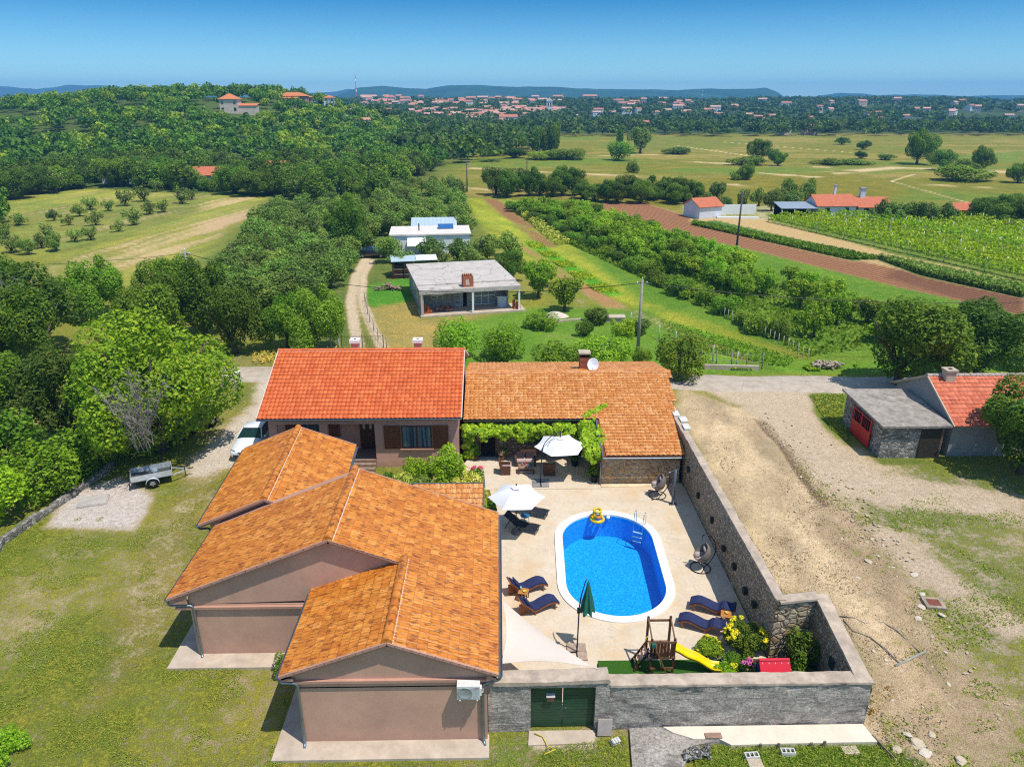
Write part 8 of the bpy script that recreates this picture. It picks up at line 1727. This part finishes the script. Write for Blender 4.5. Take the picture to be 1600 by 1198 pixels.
RP = [(1358, 880, .22), (1420, 912, .34), (1428, 900, .2), (1440, 930, .16), (1395, 888, .16), (1412, 890, .13), (1372, 870, .12), (1465, 945, .18), (1440, 950, .2), (1435, 968, .17), (1470, 962, .2), (1432, 1165, .3), (1418, 1150, .2), (1445, 1178, .26), (1455, 1150, .15), (1400, 1172, .2), (1500, 1190, .22), (1300, 880, .14), (1340, 905, .15), (1250, 900, .12), (1380, 925, .13), (1355, 960, .12), (1395, 1000, .12), (1330, 1012, .13), (1360, 1030, .12)]
for px, py, s in RP:
    g = at(px, py); o = link('rock', RM[rr.randrange(9)]); o.location = (g.x, g.y, .06 + s * .12); o.scale = (s * rr.uniform(.9, 1.4), s, s * .55); o.rotation_euler = (rr.uniform(-.3, .3), rr.uniform(-.3, .3), rr.uniform(0, 6.28)); tag(o, 'larger loose pale stone lying at the edge of the bare lot', 'rock', 'larger stones on the bare lot')
for k in range(270):
    if k < 110: f = rr.random(); px = 1190 + 250 * f + rr.gauss(0, 14); py = 660 + 260 * f ** 1.2 + rr.gauss(0, 12)
    else: py = rr.uniform(660, 1130); px = 1100 + (py - 640) * .55 + rr.uniform(-10, 170 + (py - 640) * .12)
    g = at(px, py); s = rr.uniform(.035, .10)
    if g.x < 13.9 and g.y < 26 or g.x < 12.2: continue
    o = link('small_stone', RM[rr.randrange(9)]); o.location = (g.x, g.y, .08); o.scale = (s * 1.3, s, s * .7); o.rotation_euler = (rr.uniform(-.4, .4), rr.uniform(-.4, .4), rr.uniform(0, 6.28)); tag(o, 'fist sized stone scattered over the bare tan lot', 'stone', 'small stones on the bare lot')
rng = np.random.default_rng(9); n = 9000; Q = pw([(1085, 640), (1200, 660), (1400, 870), (1480, 1050), (1480, 1200), (1390, 1200), (1280, 930), (1215, 930)]); PP = []
while len(PP) < n:
    x, y_ = rng.uniform(11.8, 30), rng.uniform(17, 53)
    if inpoly(x, y_, Q) and not (x < 13.8 and y_ < 25.4): PP.append((x, y_, .07 + .05 * rng.random()))
V, F = leaves(np.array(PP), unit(rng, n) + np.array([0, 0, .8]), .042, rng, .8); tag(link('rubble', npmesh('rubble', V, F, ROCKM[1])), 'crumbs of stone and clods over the bare lot', 'rubble', kind='stuff')
t = thing('manhole', 'concrete manhole with a rusty red lid at the right edge of the bare lot', 'manhole', (*at(1458, 945)[:2], .05), R(-8)); mb = MB(); mb.box(-.55, .55, -.5, -.3, -.1, .14); mb.box(-.55, .55, .3, .5, -.1, .14); mb.box(-.55, -.35, -.3, .3, -.1, .14); mb.box(.35, .55, -.3, .3, -.1, .14); mb.build('frame', simple('stained_cover', (.33, .27, .20), .95, 0, .1, .4, 3), t); t.scale = (.8, .8, .8); MB().box(-.345, .345, -.295, .295, .06, .15).build('lid', simple('rusty_lid', (.20, .065, .04), .8, 0, .2, .3, 5), t)
tag(MB().tube([at(x, y_, .12) for x, y_ in ((1312, 962), (1335, 965), (1352, 974), (1380, 972), (1402, 985), (1422, 1005), (1440, 1020))], .025, 6).build('cable', simple('grey_cable', (.2, .18, .16), .8)), 'thin grey cable curving over the bare lot, upper one', 'cable')
tag(MB().tube([at(x, y_, .12) for x, y_ in ((1318, 968), (1332, 985), (1360, 995), (1385, 1015), (1405, 1035))], .025, 6).build('cable', simple('grey_cable', (.2, .18, .16), .8)), 'thin grey cable curving over the bare lot, lower one', 'cable')
tag(MB().tube([at(x, y_, .12) for x, y_ in ((1398, 1040), (1420, 1030), (1440, 1020), (1446, 1018))], .05, 8).build('drain_pipe', simple('pale_pipe', (.30, .30, .24), .8)), 'short pale pipe lying at the end of the grey cables', 'pipe')
tag(MB().tube([at(x, y_, .08) for x, y_ in ((835, 1145), (848, 1150), (856, 1165), (868, 1170), (850, 1178))], .02, 6).build('hose', simple('yellow_hose', (.7, .55, .05), .5)), 'yellow hose lying on the ground before the green gate', 'hose')
rr2 = random.Random(15); mb = MB()
for k in range(46):
    p = at(1090 + rr2.uniform(-22, 18), 1180 + rr2.uniform(-8, 12)); s = rr2.uniform(.06, .13); b = rock_mesh(k); mb.add([(p.x + v[0] * s, p.y + v[1] * s, .12 + rr2.uniform(0, .12) + v[2] * s) for v in b.v], b.f)
tag(mb.build('stone_heap', ST_GREY), 'heap of grey stones beside the cement footing in front of the wall', 'heap')
plants('dead_leaves', pw([(1362, 1075), (1392, 1060), (1400, 1110), (1358, 1118)]), 300, .1, .06, leaf_mat('brown_dead_leaf', (.08, .05, .02), (.13, .09, .04), (.18, .13, .08)), 'heap of brown dead leaves at the corner of the front wall', 21)
# ------------------------------------------------------------------ hill houses, town, masts
CREAMW = stucco('cream_render', (.60, .50, .40), .1); BRW = stone('brown_hill_stone', [(0, (.25, .15, .1)), (.5, (.36, .24, .17)), (1, (.45, .33, .25))], 1.2, (.3, .22, .17)); OR = simple('orange_tiles', (.56, .19, .075), .8, 0, .2, .15, 1)
def hill_house(px, py, w, d, h, rise, rz, wall, roofm, label, wing=None, sink=-1.2):
    p = at_t(px, py); t = thing('hill_house', label, 'house', (p.x, p.y, float(terrain(p.x, p.y)) - sink), R(rz)); mb = MB(); mb.box(-w / 2, w / 2, -d / 2, d / 2, -2, h); mb.build('wall', wall, t); e = .5; mb = MB()
    base = [(-w / 2 - e, -d / 2 - e, h), (w / 2 + e, -d / 2 - e, h), (w / 2 + e, d / 2 + e, h), (-w / 2 - e, d / 2 + e, h)]; r = max(0, w / 2 - d / 2) + .1; mb.add(base + [(-r, 0, h + rise), (r, 0, h + rise)], [(0, 1, 5, 4), (1, 2, 5), (2, 3, 4, 5), (3, 0, 4), (3, 2, 1, 0)]); mb.build('roof', roofm, t)
    for k in range(max(2, int(w / 3))):
        for z in ((.9, 3.6) if h > 5 else (1.0,)): x = -w / 2 + 1.2 + k * (w - 2.4) / max(1, int(w / 3) - 1); MB().box(x - .5, x + .5, -d / 2 - .05, -d / 2 - .003, z, z + 1.3).build('window', GLASS, t)
    if wing: x0, x1, y0, y1, hh, m = wing; MB().box(x0, x1, y0, y1, -2, hh).build('annex', m, t); MB().slab([(x0 - .3, y0 - .3, hh), (x1 + .3, y0 - .3, hh), (x1 + .3, y1 + .3, hh + .9), (x0 - .3, y1 + .3, hh + .9)], .15).build('annex_roof', roofm, t)
hill_house(362, 176, 7.5, 7, 5.6, 2.2, 4, CREAMW, OR, 'orange roofed two storey villa with a terrace on the wooded hill', (3.8, 11, -2.4, 3, 3.0, CREAMW), .3); hill_house(460, 167, 13, 7, 3.6, 1.7, -3, BRW, OR, 'long brown stone house at the top of the wooded hill', (-4, 4, -5, -3.55, 2.6, BRW)); hill_house(479, 166, 6, 6, 3.0, 1.4, 5, BRW, OR, 'small brown stone house right of the long one on the hill top'); hill_house(516, 173, 5.4, 5, 5.2, 1.2, 8, WR, OR, 'narrow white house with an orange roof on the right shoulder of the hill')
farm(-60.5, 219, 14, 11, 7, 3.2, 2.0, CREAMW, 'orange roofed house above the trees beyond the left field, right one', 'cottage'); farm(-76, 203, 4, 8, 6, 3.2, 1.8, CREAMW, 'orange roofed cottage behind the trees beyond the left field, left one', 'cottage')
a, b = at(162, 290), at(212, 290); tag(MB().beam((a.x, a.y, .9), (b.x, b.y, .9), .4, 2.0).build('field_wall', WR), 'low white wall behind the lone tree at the upper edge of the left field', 'wall')
def town_mesh(k):
    r = random.Random(k); w, d, h, rise = ((10, 8, 6, 1.7), (8, 8, 7.5, 1.7), (15, 9, 6.5, 1.9), (12, 8, 4.6, 1.6))[k % 4]; mb = MB(); mb.box(-w / 2, w / 2, -d / 2, d / 2, -6, h, 0)
    for s in (-1, 1): mb.add([(s * w / 2, -d / 2, h), (s * w / 2, d / 2, h), (s * w / 2, 0, h + rise)], [(0, 1, 2)], 0)
    e = .4; mb.slab([(-w / 2 - e, -d / 2 - e, h - .2), (w / 2 + e, -d / 2 - e, h - .2), (w / 2 + e, 0, h + rise), (-w / 2 - e, 0, h + rise)], .2, 1); mb.slab([(w / 2 + e, d / 2 + e, h - .2), (-w / 2 - e, d / 2 + e, h - .2), (-w / 2 - e, 0, h + rise), (w / 2 + e, 0, h + rise)], .2, 1)
    for q in range(int(w / 2.6)):
        for z in ((.8, 3.4) if h > 4.5 else (.9,)): x = -w / 2 + 1 + q * 2.5; mb.box(x, x + 1, -d / 2 - .06, -d / 2 - .003, z, z + 1.4, 2)
    return mb.mesh('town_house', [(WR, CREAMW, stucco('town_white', (.74, .72, .70), .05), stucco('town_beige', (.55, .42, .33), .05))[(k // 4 + k) % 4], (simple('town_tiles_pink', (.50, .24, .17), .85, 0, .2, .15, .4), simple('town_tiles_pale', (.56, .32, .24), .85, 0, .2, .15, .4), simple('town_tiles', (.44, .17, .11), .85, 0, .2, .15, .4))[k % 3], GLASS])
TM = [town_mesh(k) for k in range(12)]; tr = random.Random(70); TH = 0
def town_at(px, py, label, group, k=None, s=1.0, rz=None):
    p = at_t(px, py)
    if p is None or p.y > 1400: return
    o = link('town_house', TM[tr.randrange(12) if k is None else k]); o.location = (p.x, p.y, float(terrain(p.x, p.y)) + 1.3); o.rotation_euler = (0, 0, tr.uniform(-.5, .5) if rz is None else rz); f = max(1, p.y / 700) * s * .6; o.scale = (f, f, f); tag(o, label, 'house', group)
for i in range(90): town_at(tr.gauss(725, 62), tr.gauss(184, 5.5), 'red roofed house in the dense centre of the far town', 'houses in the town centre')
for i in range(26): town_at(tr.uniform(780, 875), tr.uniform(179, 185), 'red roofed house in the row right of the town centre', 'row houses right of the centre')
for i in range(70): town_at(tr.uniform(565, 800), tr.uniform(155.5, 172), 'small red roofed house on the far ridge above the town', 'houses on the ridge above the town')
for i in range(48): town_at(tr.uniform(800, 1080), tr.uniform(158, 186), 'small house in the greenery right of the far town', 'houses right of the town')
for i in range(34): town_at(tr.uniform(1060, 1600), tr.uniform(161, 196), 'small scattered house among the pines on the far right hills', 'scattered houses on the far right')
for px, py, s, k, lab in ((794, 198, 1.5, 2, 'larger white building with a red roof below the far town centre'), (782, 199, 1.1, 0, 'white house with a red roof left beside the larger white building below the town'), (1226, 211, 1.0, 4, 'small white house alone at the far edge of the plain'), (1265, 211, 1.0, 6, 'low white building right of the lone white house at the edge of the plain'), (1000, 206, 1.2, 2, 'white house with a red roof at the edge of the plain below the town')): town_at(px, py, lab, None, k, s, .05)
def church():
    p = at_t(858, 184); t = thing('church_tower', 'square white church tower right of the far town centre', 'tower', (p.x, p.y, float(terrain(p.x, p.y)) - 1)); MB().box(-2.6, 2.6, -2.6, 2.6, 0, 15).build('shaft', stucco('town_white', (.74, .72, .70)), t); MB().box(-3, 3, -3, 3, 15.01, 15.8).build('cornice', WR, t); MB().add([(-2.8, -2.8, 15.81), (2.8, -2.8, 15.81), (2.8, 2.8, 15.81), (-2.8, 2.8, 15.81), (0, 0, 18.5)], [(0, 1, 4), (1, 2, 4), (2, 3, 4), (3, 0, 4)]).build('spire', GCON, t)
    for x in (-1.2, 1.2): MB().box(x - .5, x + .5, -2.66, -2.603, 10.5, 13.5).build('belfry_opening', DARKIN, t)
church()
def mast(px, py, h, r, label, name='radio_mast'):
    p = at_t(px, py); t = thing(name, label, 'mast', (p.x, p.y, float(terrain(p.x, p.y)))); n = 6
    for k in range(n): MB().tube([(0, 0, h * k / n), (0, 0, h * (k + 1) / n)], [r * (1 - k / n * .7), r * (1 - (k + 1) / n * .7)], 6).build('mast_section', WHITEP if k % 2 == 0 else simple('mast_red', (.4, .08, .06), .6), t)
mast(558, 163, 36, .75, 'tall thin red and white radio mast at the left end of the far ridge'); mast(1097, 158, 20, .5, 'thin mast on the wooded ridge right of the town')
def slope():
    p = at_t(1450, 199); mb = MB(); vs = [(-52, -14, -3), (-20, -16, 9.0), (10, -16, 6.5), (60, -14, -3), (-52, 14, -3), (-20, 8, 9.5), (10, 8, 7), (60, 14, -3)]; vs = [(x * .55, y, z * .62) for x, y, z in vs]; mb.add(vs, [(0, 1, 5, 4), (1, 2, 6, 5), (2, 3, 7, 6), (0, 3, 2, 1), (4, 5, 6, 7)]); o = mb.build('spoil_heap', simple('slate_grey_spoil', (.10, .115, .14), .9, 0, .1, .2, .3)); o.location = (p.x, p.y, float(terrain(p.x, p.y)) + .5); o.scale = (1.25, 1, 1.2); tag(o, 'slate grey heap rising out of the trees at the far right', 'spoil heap')
slope()
